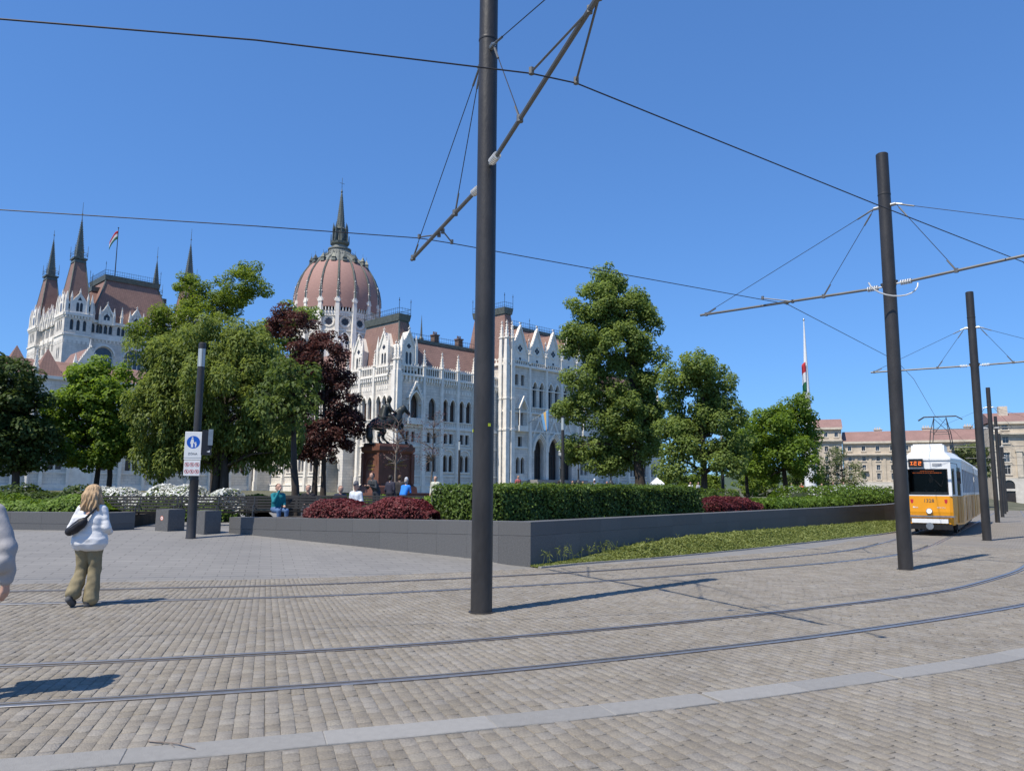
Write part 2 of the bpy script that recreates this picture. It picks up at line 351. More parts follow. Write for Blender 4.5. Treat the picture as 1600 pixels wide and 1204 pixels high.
# rails
def rail(P, Nn, off, name, label, inner, s_arr):
    prof = [(-.045,-.06),(-.045,.003),(-.04,.006),(.026,.006),(.03,-.03),(.066,-.03),(.069,.003),(.098,.003),(.098,-.06)]
    mi = [1,0,0,1,1,1,0,1]
    V = []; idx = [i for i in range(len(P)) if s_arr[i] < 200]
    for i in idx:
        z0 = min(zg(*P[i]), 0)
        for (a, z) in prof: q = P[i]+Nn[i]*(off+a*inner); V.append((q[0], q[1], z+z0+.002))
    k = len(prof); Q = []; mm = []
    for i in range(len(idx)-1):
        for j in range(k-1): Q.append((i*k+j, (i+1)*k+j, (i+1)*k+j+1, i*k+j+1)); mm.append(mi[j])
    o = put(name, np_mesh(name, V, Q, [M['railhead'], M['railside']], mm)); return tag(o, label, 'rail', 'grooved tram rails in the setts')
GA = .75
rail(NEAR, NN, -GA, 'tram_rail', 'grooved steel tram rail running next to the granite kerb strip', 1, SN)
rail(NEAR, NN, GA, 'tram_rail', 'second grooved tram rail from the granite kerb strip', -1, SN)
rail(FAR, NF, -GA, 'tram_rail', 'third tram rail from the kerb strip, passing just behind the tall pole', 1, SF)
rail(FAR, NF, GA, 'tram_rail', 'tram rail bordering the slab plaza, fourth from the kerb strip', -1, SF)

# granite kerb strip
kp, ks = spline([(-12,2.35),(-6.5,4.0),(-3.13,4.95),(-1.05,5.62),(1.03,6.37),(3.2,7.33),(5.5,8.5),(8.2,10.35),(11,12.9),(14.5,17)], .05)
kn, kt = normals(kp)
kerb = kind(put('granite_kerb', None), 'structure')
slab_me = []
s = 0.0; KW = .15
while s < ks[-1]-1.2:
    ln = random.uniform(.85, 1.25); i0 = int(s/.05); i1 = int((s+ln)/.05); im = (i0+i1)//2
    mb = MB(); bot = []; top = []; pts = list(range(i0, i1+1, 4))
    if pts[-1] != i1: pts.append(i1)
    prevb = None; zt = .006+random.uniform(-.002,.002)
    o0 = kp[im]
    poly = [kp[i]-kn[i]*KW for i in pts]+[kp[i]+kn[i]*KW for i in pts[::-1]]
    c = sum(poly)/len(poly); tp = [q+(c-q)/np.linalg.norm(c-q)*.006 for q in poly]
    n = len(poly); vs = [(*(q-o0), -.05) for q in poly]+[(*(q-o0), zt-.006) for q in poly]+[(*(q-o0), zt) for q in tp]
    fs = [(a, (a+1)%n, n+(a+1)%n, n+a) for a in range(n)]+[(n+a, n+(a+1)%n, 2*n+(a+1)%n, 2*n+a) for a in range(n)]+[tuple(range(2*n,3*n))]
    mb.add(vs, fs); o = mb.build('granite_slab', M['granite'], kerb); o.location = (o0[0], o0[1], 0)
    s += ln+.012

# granite setts: rows across the track, running bond
def bands(i):
    """lateral intervals kept free (rails, kerb)"""
    p = NEAR[i]; out = [(-GA-.056, -GA+.110), (GA-.110, GA+.056)]
    d = FAR-p; c = np.where(np.abs(d @ TN[i]) < .3)[0]
    if len(c):
        j = c[np.argmin(np.abs(d[c] @ NN[i]-5))]; nc = d[j] @ NN[i]; w = GA/max(.5, TF[j] @ TN[i])
        out += [(nc-w-.07, nc-w+.125), (nc+w-.125, nc+w+.07)]
    d = kp-p; c = np.where(np.abs(d @ TN[i]) < .05)[0]
    if len(c):
        j = c[0]; nc = d[j] @ NN[i]; w = (KW+.012)/max(.5, kt[j] @ TN[i]); out.append((nc-w, nc+w))
    return sorted(out)
SW, SLN = .102, .152
setts = []      # (centre, tangent, half along track, half across)
fi = np.arange(0, SETT_S, SW)
for r_, s in enumerate(fi):
    i = int(s/.25)
    if i >= len(NEAR)-1: break
    f = s/.25-i; P = NEAR[i]*(1-f)+NEAR[i+1]*f; T = TN[i]*(1-f)+TN[i+1]*f; T /= np.linalg.norm(T); Nv = np.array((-T[1], T[0]))
    kap = float(np.cross(TN[max(i-4,0)], TN[min(i+4,len(TN)-1)]))/2.0       # curvature, 1/m
    bd = bands(i); edges = [-11.0]+[x for b in bd for x in b]+[float(ND[i]+1.75)]
    for a, b in zip(edges[0::2], edges[1::2]):
        if b-a < .05: continue
        off = (r_ % 2)*.5*SLN+random.uniform(-.015,.015)
        cuts = [a]+[x for x in np.arange(math.floor(a/SLN)*SLN+off, b, SLN) if a+.06 < x < b-.06]+[b]
        for c0, c1 in zip(cuts[:-1], cuts[1:]):
            nm = (c0+c1)/2; C = P+Nv*nm
            if C[1] < 3.2 or abs(C[0]) > .78*C[1]+2.6 or C[1] > 27: continue
            setts.append((C[0], C[1], T[0], T[1], .5*SW*(1-nm*kap)-.0022, .5*(c1-c0)-.0028))
setts = np.array(setts)
zs = RNG.normal(0, .0022, len(setts)); tlt = RNG.normal(0, .006, (len(setts), 2))
inview = np.abs(setts[:,0]) < .66*setts[:,1]
dist = np.where(inview & (setts[:,1] > 4.75), np.hypot(setts[:,0], setts[:,1]), 1e9)
near_ids = set(np.argsort(dist)[:300].tolist())
rest = np.array([k for k in range(len(setts)) if k not in near_ids])
def sett_arrays(S, z, tl):
    n = len(S); T = S[:,2:4]; Nv = np.c_[-T[:,1], T[:,0]]; ring = []
    jit = RNG.normal(0, .0017, (n, 4, 2))
    for (ins, zz) in ((0, -.03), (.0006, -.0035), (.0045, 0.0)):
        for q, (a, b) in enumerate(((-1,-1),(1,-1),(1,1),(-1,1))):
            x = a*(S[:,4]-ins)+jit[:,q,0]; y = b*(S[:,5]-ins)+jit[:,q,1]
            p = S[:,0:2]+T*x[:,None]+Nv*y[:,None]
            ring.append(np.c_[p, (z+zz+(tl[:,0]*x+tl[:,1]*y if zz > -.02 else 0))])
    V = np.stack(ring, 1).reshape(-1,3); o = np.arange(n)[:,None]*12
    pat = [(8,9,10,11)]+[(l*4+a, l*4+(a+1)%4, l*4+4+(a+1)%4, l*4+4+a) for l in (0,1) for a in range(4)]
    Q = np.concatenate([o+np.array(p)[None,:] for p in pat], 0)
    return V, Q
V, Q = sett_arrays(setts[rest], zs[rest], tlt[rest])
o = put('sett_field', np_mesh('sett_field', V, Q, M['sett']), bed); kind(o, 'stuff')
tmpl = []
for k in range(6):
    S1 = np.array([[0,0,1,0,.5*SW-.0022,.5*SLN-.0028]]); V, Q = sett_arrays(S1, np.zeros(1), RNG.normal(0,.005,(1,2))); tmpl.append(np_mesh('granite_sett', V, Q, M['sett']))
for k in sorted(near_ids):
    x, y, tx, ty, hs, hn = setts[k]
    put('granite_sett', tmpl[k % 6], bed, (x, y, zs[k]), math.atan2(ty, tx), (hs/(.5*SW-.0022), hn/(.5*SLN-.0028), 1))
# fallen twig and bits of litter on the setts
mb = MB(); mb.tube([(-2.42,5.42,.012),(-2.2,5.36,.018),(-2.05,5.28,.012)], [.006,.005,.003], 5); mb.tube([(-2.25,5.37,.016),(-2.2,5.31,.014)], [.003,.002], 4)
tag(mb.build('fallen_twig', M['bark_pale']), 'thin pale twig lying on the setts above the kerb strip', 'twig')

# ------------------------------------------------------------------ stone planter walls
def bevel_unit(name, m, b=(.006,.012,.012)):
    mb = MB(); x, y, z = .5, .5, .5
    bm = bmesh.new(); bmesh.ops.create_cube(bm, size=1.0); bmesh.ops.bevel(bm, geom=list(bm.edges), offset=.003, segments=1, affect='EDGES')
    me = bpy.data.meshes.new(name); bm.to_mesh(me); bm.free(); me.materials.append(m); return me
slab_side = bevel_unit('stone_slab', M['slate']); slab_top = bevel_unit('coping_slab', M['slate'])
def stone_wall(t, A, B, zt0, zt1, thick, side, ln=.83, course=.30):
    """slabs from A to B; outer face on the given side (+1 left of A->B)"""
    A = np.array(A, float); B = np.array(B, float); L = np.linalg.norm(B-A); T = (B-A)/L; Nv = np.array((-T[1], T[0]))*side
    n = max(1, round(L/ln)); w = L/n; rz = math.atan2(T[1], T[0]); ox, oy, oz = t.location
    for k in range(n):
        c = A+T*(k+.5)*w; zt = zt0+(zt1-zt0)*(k+.5)/n; c2 = c-Nv*thick/2; zb = min(zg(*A), zg(*B))-.12
        h1 = course; h2 = zt-h1-zb
        sl = math.atan((zt1-zt0)/L)
        a = put('coping_slab', slab_top, t, (c2[0]-ox, c2[1]-oy, zt-h1/2-oz), rz, (w-.002, thick, h1-.004)); a.rotation_euler = (0, -sl, rz)
        c3 = c-Nv*(thick/2+.004)
        b = put('stone_slab', slab_side, t, (c3[0]-ox, c3[1]-oy, zb+h2/2-oz), rz, (w-.002, thick, h2-.002)); b.rotation_euler = (0, 0, rz)
pw = thing('stone_planter', 'long low dark granite planter wall wrapping the hedge corner', 'planter', (PK[0], PK[1], 0))
stone_wall(pw, PL, PK, .875, .962, .42, -1, .80)
stone_wall(pw, PK, PE, .962, .93, .42, -1, .95)
stone_wall(pw, PE, PE2, .93, .90, .42, -1, .95)
pdv = lambda x, y, dz=0: (x-PK[0], y-PK[1], dz)
mb = MB()
soil_poly = [(-7.1,20.62),(.35,17.4),(19.2,40.7),(27.8,54.2),(14,48),(2,34),(-3.0,25.5)]
mb.ext([pdv(x, y, .45) for x, y in soil_poly], (0,0,.40)); mb.build('soil', M['soil'], pw)
lw = thing('stone_planter', 'dark granite planter wall at the lawn edge behind the walking woman', 'planter', (-10.8, 20.6, 0))
stone_wall(lw, (-24.0,21.9), (-10.74,20.59), .93, .955, .42, -1, .9)
stone_wall(lw, (-10.74,20.59), (-10.3,21.35), .955, .955, .40, -1, .9)
mb = MB(); mb.ext([(x+10.8, y-20.6, .3) for x, y in [(-24,22.4),(-11.1,20.95),(-10.7,21.4),(-11.5,26),(-24,26)]], (0,0,.52)); mb.build('soil', M['soil'], lw)

# stone cubes on the plaza
def stone_cube(x, y, label, sticker=False):
    z = zg(x, y)
    bm = bmesh.new(); bmesh.ops.create_cube(bm, size=1.0); bmesh.ops.scale(bm, vec=(.52,.52,.6), verts=bm.verts); bmesh.ops.translate(bm, vec=(0,0,.27), verts=bm.verts)
    bmesh.ops.bevel(bm, geom=list(bm.edges), offset=.008, segments=2, affect='EDGES')
    me = bpy.data.meshes.new('cube_block'); bm.to_mesh(me); bm.free(); me.materials.append(M['slate']); t = tag(put('stone_cube', me, None, (x, y, z), math.atan2(.87,.49)), label, 'bollard', 'dark stone cubes on the plaza')
    if sticker:
        mb = MB(); n = 20
        for (r, xo, mi) in ((.062,-.2612,0),(.045,-.2622,1),(.02,-.2632,0)):
            mb.add([(xo, r*math.cos(6.283*k/n), .34+r*math.sin(6.283*k/n)) for k in range(n)], [tuple(range(n))], mi)
        mb.build('sticker', [mat('orange_sticker', (.62,.13,.04), .5), M['white_paint']], t)
stone_cube(-9.15, 20.93, 'dark stone cube with a round orange sticker beside the lamp post', True)
stone_cube(-7.95, 20.34, 'dark stone cube standing just behind the lamp post')
# ------------------------------------------------------------------ facades
def arch_pts(a0, a1, b0, b1, k, n=5):
    w = a1-a0; mid = (a0+a1)/2
    if k == 'r': return [(a0,b0),(a0,b1),(a1,b1),(a1,b0)], b1
    if k == 'p':
        bs = b1-.866*w; L = [(a1-w*math.cos(R(60)*i/n), bs+w*math.sin(R(60)*i/n)) for i in range(n+1)]
        Rr = [(a0+a1-x, y) for x, y in L[:-1]][::-1]
    else:
        bs = b1-w/2; L = [(mid-w/2*math.cos(R(90)*i/n), bs+w/2*math.sin(R(90)*i/n)) for i in range(n+1)]
        Rr = [(a0+a1-x, y) for x, y in L[:-1]][::-1]
    return [(a0,b0)]+L+Rr+[(a1,b0)], bs
def facade(mb, tf, L, z0, z1, ops, d=.5, m=0, mr=0):
    A = sorted({0.0, L, *[o[0] for o in ops], *[o[1] for o in ops]}); B = sorted({z0, z1, *[o[2] for o in ops], *[o[3] for o in ops]})
    def free(a, b): return not any(o[0] < a < o[1] and o[2] < b < o[3] for o in ops)
    for a, a2 in zip(A[:-1], A[1:]):
        if a2-a < 1e-5: continue
        run = None
        for b, b2 in zip(B[:-1], B[1:]):
            if b2-b < 1e-5: continue
            if free((a+a2)/2, (b+b2)/2):
                if run is None: run = b
                end = b2
            elif run is not None:
                mb.add([tf(a,0,run), tf(a2,0,run), tf(a2,0,end), tf(a,0,end)], [(0,1,2,3)], m); run = None
        if run is not None: mb.add([tf(a,0,run), tf(a2,0,run), tf(a2,0,end), tf(a,0,end)], [(0,1,2,3)], m)
    for (a0, a1, b0, b1, k) in ops:
        pts, bs = arch_pts(a0, a1, b0, b1, k)
        if k != 'r':
            h = [p for p in pts[1:-1]]; n = len(h)//2
            for i in range(n): mb.add([tf(a0,0,b1), tf(h[i][0],0,h[i][1]), tf(h[i+1][0],0,h[i+1][1])], [(0,1,2)], m)
            for i in range(n, len(h)-1): mb.add([tf(a1,0,b1), tf(h[i][0],0,h[i][1]), tf(h[i+1][0],0,h[i+1][1])], [(0,1,2)], m)
        for p, q in zip(pts, pts[1:]+pts[:1]):
            mb.add([tf(p[0],0,p[1]), tf(q[0],0,q[1]), tf(q[0],d,q[1]), tf(p[0],d,p[1])], [(0,1,2,3)], mr)
def hood(mb, tf, a0, a1, b0, b1, k, w=.18, out=.14, m=0):
    """moulding round the head of an arch"""
    pts, bs = arch_pts(a0, a1, b0, b1, k); o2, _ = arch_pts(a0-w, a1+w, b0, b1+w*1.15, k)
    pts = pts[1:-1]; o2 = o2[1:-1]
    for i in range(len(pts)-1):
        p, q, r, s = pts[i], pts[i+1], o2[i+1], o2[i]
        mb.add([tf(p[0],-out,p[1]), tf(q[0],-out,q[1]), tf(r[0],-out,r[1]), tf(s[0],-out,s[1]), tf(p[0],0.02,p[1]), tf(q[0],0.02,q[1]), tf(r[0],0.02,r[1]), tf(s[0],0.02,s[1])],
               [(0,1,2,3),(0,4,5,1),(3,2,6,7)], m)
PANES = {}
def pane_mesh(w, h, k, m, fm, bars=(1,1)):
    key = (round(w,2), round(h,2), k, m.name, fm.name if fm else None, bars)
    if key not in PANES:
        pts, bs = arch_pts(-w/2, w/2, 0, h, k)
        a = MB(); a.add([(x,0,z) for x, z in pts], [tuple(range(len(pts)))])
        b = None
        if fm:
            b = MB(); t = max(.05, min(w,h)*.045); out = pts
            for p, q in zip(out, out[1:]+out[:1]):
                cx, cz = 0, h*.45; pi = (p[0]+(cx-p[0])*t*2/max(w,.1), p[1]+(cz-p[1])*t*2/max(h,.1)); qi = (q[0]+(cx-q[0])*t*2/max(w,.1), q[1]+(cz-q[1])*t*2/max(h,.1))
                b.add([(p[0],-.05,p[1]),(q[0],-.05,q[1]),(qi[0],-.05,qi[1]),(pi[0],-.05,pi[1])], [(0,1,2,3)])
                b.add([(pi[0],-.05,pi[1]),(qi[0],-.05,qi[1]),(qi[0],0,qi[1]),(pi[0],0,pi[1])], [(0,1,2,3)])
            for i in range(bars[0]): x = -w/2+w*(i+1)/(bars[0]+1); b.box(x-t/2, x+t/2, -.048, .0, .02, (bs if bs < h else h)-.02 if k != 'r' else h-.02)
            for i in range(bars[1]): z = (h*.68 if bars[1] == 1 else h*(i+1)/(bars[1]+1)); b.box(-w/2+.02, w/2-.02, -.046, .0, z-t/2, z+t/2)
        PANES[key] = (a.mesh('window_pane', m), b.mesh('window_frame', fm) if b else None)
    return PANES[key]
def windows(parent, tf, rz, ops, d, m, fm=None, bars=(1,1), name='window', dd=-.03):
    for (a0, a1, b0, b1, k) in ops:
        pm, fr = pane_mesh(a1-a0, b1-b0, k, m, fm, bars)
        o = put(name, pm, parent, tf((a0+a1)/2, d+dd, b0), rz)
        if fr is not None: put('window_frame', fr, o)
def band(mb, tf, a0, a1, z0, z1, out, m=0):
    P = [tf(a0,.05,z0), tf(a1,.05,z0), tf(a1,-out,z0), tf(a0,-out,z0), tf(a0,.05,z1), tf(a1,.05,z1), tf(a1,-out,z1), tf(a0,-out,z1)]
    mb.add(P, [(0,1,2,3),(4,5,6,7),(0,1,5,4),(3,2,6,7),(0,3,7,4),(1,2,6,5)], m)

# ------------------------------------------------------------------ the parliament: local x = north along the square, y = west into the building
PH = thing('parliament_building', 'huge white gothic parliament with red brown roofs and ribbed dome behind the trees', 'building', (-21.668, 143.0, 0), R(45.5))
ST_, TR, TI, LD, IR = M['stone'], M['stone_trim'], M['tile_wall'], M['lead'], M['iron']
def part(mb, name, m, smooth=None, parent=None): return mb.build(name, m, parent or PH, smooth)
# shared pieces
pin = MB()
pin.fru((0,0,0), .62, .62, 1.7, .56, .56); pin.fru((0,0,1.7), .8, .8, .18, .7, .7); pin.fru((0,0,1.88), .52, .52, 2.5, .08, .08)
for k in range(4):
    w = k*math.pi/2; pin.fru((.3*math.cos(w), .3*math.sin(w), 1.85), .2, .2, .55, .03, .03)
for z in (2.4, 2.9, 3.4, 3.8):
    r = .30*(1-(z-1.88)/2.6)+.05
    for k in range(4): w = k*math.pi/2+.785; pin.fru((r*math.cos(w)*1.2, r*math.sin(w)*1.2, z), .13, .13, .16, .05, .05)
pin.fru((0,0,4.35), .28, .28, .16, .28, .28); pin.fru((0,0,4.5), .08, .08, .35, .05, .05)
PIN = pin.mesh('pinnacle', TR)
def pinnacle(u, v, z, s=1.0, sz=None, parent=None): return put('pinnacle', PIN, parent or PH, (u, v, z), 0, (s, s, sz or s))
bal = MB()     # one bay of gallery balustrade, unit 4.3 m long, 2.3 high
bal.box(0, 4.3, -.18, .18, 0, .22); bal.box(0, 4.3, -.14, .14, 1.52, 1.78)
for k in range(7):
    x = 4.3*(k+.5)/7-.307; bal.box(x, x+.17, -.1, .1, .22, 1.52)
bal.box(4.3-.17, 4.3, -.1, .1, .22, 1.52)
for k in range(7):
    x = 4.3*(k+.5)/7; bal.add([(x-.2,-.08,1.78),(x+.2,-.08,1.78),(x,-.08,2.3),(x-.2,.08,1.78),(x+.2,.08,1.78),(x,.08,2.3)], [(0,1,2),(5,4,3),(0,2,5,3),(1,4,5,2),(0,3,4,1)])
    bal.add([(x-.30,-.09,1.30),(x-.13,-.09,1.52),(x-.47,-.09,1.52)], [(0,1,2)])
BAL = bal.mesh('balustrade', TR)
def balus(u, v, z, L, rz=0.0, sz=1.0): return put('balustrade', BAL, PH, (u, v, z), rz, (L/4.3, 1, sz))
cor = MB()
for k in range(6):
    x = 4.3*(k+.5)/6; cor.box(x-.17, x+.17, -.42, .05, .35, 1.1); cor.box(x-.14, x+.14, -.24, .05, 0, .35)
cor.box(0, 4.3, -.5, .05, 1.1, 1.35)
COR = cor.mesh('corbel_table', TR)
def corb(u, v, z, L, rz=0.0): return put('corbel_table', COR, PH, (u, v, z), rz, (L/4.3, 1, 1))
but = MB(); but.box(-.4,.4,-.75,.1,0,3.4); but.box(-.35,.35,-.62,.1,3.4,13); but.fru((0,-.25,13), .66, .66, .4, .5, .5); but.box(-.28,.28,-.48,.1,13.2,22.7); but.fru((0,-.2,9), .78, .78, .3, .78, .78)
BUT = but.mesh('buttress', TR)
def buttress(u, v, rz=0.0, h=1.0): return put('buttress', BUT, PH, (u, v, .0), rz, (1, 1, h))

def rows_wing(c, w2=1.0):
    """openings of one bay centred on c: ground pair, low pair, tall pair"""
    return ([(c-1.28,c-.18,4.5,7.85,'p'), (c+.18,c+1.28,4.5,7.85,'p')],
            [(c-1.2,c-.25,10.0,11.95,'r'), (c+.25,c+1.2,10.0,11.95,'r')],
            [(c-1.62,c-.30,14.4,18.8,'p'), (c+.30,c+1.62,14.4,18.8,'p')])
def wing(nm, tf, rz, L, bays, extra=(), ztop=22.7):
    w = MB(); ops = []; g = [[], [], []]
    for c in bays:
        for k, r in enumerate(rows_wing(c)): g[k] += r; ops += r
    ops += list(extra)
    facade(w, tf, L, 0, ztop, ops, .55, 0, 1)
    part(w, nm, [ST_, M['stone_dark']])
    t = MB()
    for z0, z1, o in ((.0,1.6,.30),(1.6,1.85,.42),(3.55,3.8,.14),(9.15,9.4,.16),(12.75,13.15,.28),(13.15,13.3,.2)): band(t, tf, 0, L, z0, z1, o)
    for c in bays:
        hood(t, tf, c-1.45, c+1.45, 6.2, 8.75, 'o', .2, .16)
        for r in rows_wing(c)[2]: hood(t, tf, r[0], r[1], r[2], r[3], 'p', .2, .18)
        for r in rows_wing(c)[1]: band(t, tf, r[0]-.1, r[1]+.1, 9.75, 9.98, .14); band(t, tf, r[0]-.1, r[1]+.1, 11.97, 12.15, .12)
        # balcony parapet below the tall pair, colonnettes between lights
        for k in range(9): x = c-1.9+3.8*k/8; band(t, tf, x-.07, x+.07, 13.3, 14.2, .14)
        band(t, tf, c-2.0, c+2.0, 14.2, 14.38, .22)
        for x in (c, c-1.8, c+1.8): band(t, tf, x-.1, x+.1, 14.4, 17.4, .12)
        for k in range(5): x = c-1.5+3*k/4; band(t, tf, x-.22, x+.22, 20.0, 20.65, .07)
        band(t, tf, c-.1, c+.1, 4.5, 7.2, .1)
        band(t, tf, c-1.5, c+1.5, 4.25, 4.48, .2)
    part(t, 'string_course', TR)
    windows(PH, tf, rz, g[0], .55, M['pane_brown'], M['black_wood'], (0,1)); windows(PH, tf, rz, g[1], .55, M['pane'], None); windows(PH, tf, rz, g[2], .55, M['pane_brown'], M['black_wood'], (0,1))
# east wing towards the camera
tfE = lambda a, d, z: (a, d, z)
bayE = [8.75, 13.0, 17.3, 21.6, 25.0]
wing('east_wing_wall', tfE, 0, 27.0, bayE[1:4], [(2.86,5.25,14.6,19.4,'p'), (7.85,9.6,14.4,18.8,'p'), (7.55,8.7,4.5,7.85,'p'), (8.9,10.0,4.5,7.85,'p'), (7.6,8.5,10,11.95,'r'), (9.05,9.95,10,11.95,'r'), (2.2,3.3,4.5,7.85,'p'), (3.7,4.8,4.5,7.85,'p'), (2.4,3.2,10,11.95,'r'), (3.8,4.6,10,11.95,'r')])
windows(PH, tfE, 0, [(2.86,5.25,14.6,19.4,'p'), (7.85,9.6,14.4,18.8,'p'), (7.55,8.7,4.5,7.85,'p'), (8.9,10.0,4.5,7.85,'p'), (7.6,8.5,10,11.95,'r'), (9.05,9.95,10,11.95,'r'), (2.2,3.3,4.5,7.85,'p'), (3.7,4.8,4.5,7.85,'p'), (2.4,3.2,10,11.95,'r'), (3.8,4.6,10,11.95,'r')], .55, M['pane_brown'], M['black_wood'], (0,1))
gb = MB(); gb.box(.7,26.8,.72,.85,22.72,24.7); gb.box(.72,.85,.85,45,22.72,24.7); part(gb, 'gallery_shade_panel', LD)  # dark panels standing in for the shaded walkway behind the balustrade
# canopied oriel on the corner bay
t = MB(); hood(t, tfE, 2.7, 5.4, 15, 19.5, 'p', .3, .9)
t.ext([(2.3,-1.0,18.2),(4.05,-1.0,21.6),(5.8,-1.0,18.2),(5.5,-1.0,18.2),(4.05,-1.0,20.7),(2.6,-1.0,18.2)], (0,1.1,0)); t.box(2.2,5.9,-1.0,.1,13.3,14.5); t.box(2.45,2.7,-.95,-.7,14.5,18.3); t.box(5.4,5.65,-.95,-.7,14.5,18.3)
for k in range(6): t.fru((2.45+.29*k, -.95, 18.5+.55*k), .25,.25,.3,.1,.1); t.fru((5.65-.29*k, -.95, 18.5+.55*k), .25,.25,.3,.1,.1)
part(t, 'oriel', TR)
for u in (6.4, 10.9, 15.15, 19.5, 23.4): buttress(u, 0); pinnacle(u, -.15, 22.7, 1.12)
for u0, u1 in ((.6,6.1),(6.7,10.6),(11.2,14.9),(15.4,19.2),(19.8,23.1),(23.7,26.7)): balus(u0, -.15, 22.75, u1-u0); corb(u0, 0, 21.35, u1-u0)
# south face of the wing, in the sun
tfS = lambda a, d, z: (d, a, z)
bayS = [4.5+4.75*k for k in range(9)]
wing('south_wing_wall', tfS, R(90), 46.0, bayS)
for k in range(9):
    v = 2.15+4.75*k
    if k: put('buttress', BUT, PH, (0, v, 0), R(-90)); pinnacle(-.15, v, 22.7, 1.12)
    balus(-.15, v+.3, 22.75, 4.15, R(90)); put('corbel_table', COR, PH, (0, v+4.5, 21.35), R(-90), (4.2/4.3,1,1))
balus(-.15, .5, 22.75, 1.4, R(90))
# corner piers
for (u, v) in ((.15,-.25),(-.25,.15)): mbx = MB(); mbx.box(u-.55,u+.55,v-.55,v+.55,0,23.3); part(mbx, 'corner_pier', TR); pinnacle(u, v, 23.3, 1.2)
# projecting lit porch at the far left end of the south face
t = MB(); t.box(-3.4,.2,46.0,50.0,0,15.5); t.fru((-1.6,48,15.5),3.8,4.2,.5,4.1,4.5); part(t, 'porch_block', ST_)
for vv in (46.2, 49.7):
    for zz in range(1): b = put('buttress', BUT, PH, (-3.4, vv, 0), R(-90), (1,1,.72))
# carriage arch standing out of the south face near the monument
t = MB(); tfA = lambda a, d, z: (-3.0+d, 12.6+a, z)
facade(t, tfA, 7.0, 0, 11.4, [(1.3,5.7,0,8.8,'p')], 3.0); t.box(-3.0,0,12.6,19.6,11.4,11.9); hood(t, tfA, 1.3,5.7,0,8.8,'p',.4,.25); t.box(-3.001,-.02,12.55,12.6,0,11.4); t.box(-3.001,-.02,19.6,19.65,0,11.4)
part(t, 'carriage_arch', ST_)
# roofs of the near wing
r = MB(); r.hip((.9,5.6,.9,15.5), (2.2,4.2,2.6,13.4), 22.9, 34.0); part(r, 'corner_roof', TI)
t = MB(); t.hip((1.9,4.5,2.3,13.7),(1.7,4.7,2.1,13.9),33.6,34.9); t.hip((2.1,4.3,2.5,13.5),(2.1,4.3,2.5,13.5),32.4,33.6)
for (a, b, c, d) in ((.9,.9,2.2,2.6),(5.6,.9,4.2,2.6)): t.tube([(a,b,22.9),(c,d,33.8)], .18, 5)
part(t, 'roof_edging', LD)
def gable_roof(nm, u0, u1, v0, v1, z0, zr, ends=True):
    r = MB(); vm = (v0+v1)/2; r.add([(u0,v0,z0),(u1,v0,z0),(u1,vm,zr),(u0,vm,zr),(u0,v1,z0),(u1,v1,z0)], [(0,1,2,3),(3,2,5,4),(0,3,4),(1,5,2),(0,4,5,1)]); part(r, nm, TI)
    t = MB(); t.box(u0+.1, u1-.1, vm-.45, vm+.45, zr-.45, zr+.25); part(t, 'roof_edging', LD)
gable_roof('wing_roof', 5.0, 27.5, .95, 10.5, 23.4, 31.0)
r = MB(); r.add([(.9,15,22.9),(.9,46,22.9),(5.5,46,30.5),(5.5,15,30.5),(10.5,15,22.9),(10.5,46,22.9)], [(0,1,2,3),(3,2,5,4),(0,3,4),(1,5,2)]); part(r, 'wing_roof', TI)
def cresting(p, q, z, h=1.3, posts=True):
    t = MB(); p = Vector((*p, z)); q = Vector((*q, z)); L = (q-p).length; n = max(2, int(L/.6)); hv = Vector((0,0,1))
    for f in (.25, .85): t.tube([p+hv*h*f, q+hv*h*f], .035, 4)
    for k in range(n+1): a = p+(q-p)*(k/n); t.tube([a, a+hv*h], .03, 4)
    if posts:
        for a in (p, q): t.tube([a, a+hv*(h*2.4)], .05, 5); t.lathe([(.0,0),(.16,.15),(0,.3)], 6, tuple(a+hv*(h*1.9)))
    return part(t, 'roof_cresting', IR)
cresting((1.8,2.2),(4.6,2.2),34.9); cresting((1.8,2.2),(1.8,13.8),34.9); cresting((4.6,2.2),(4.6,13.8),34.9,posts=False)
cresting((6,5.7),(26.5,5.7),31.2)
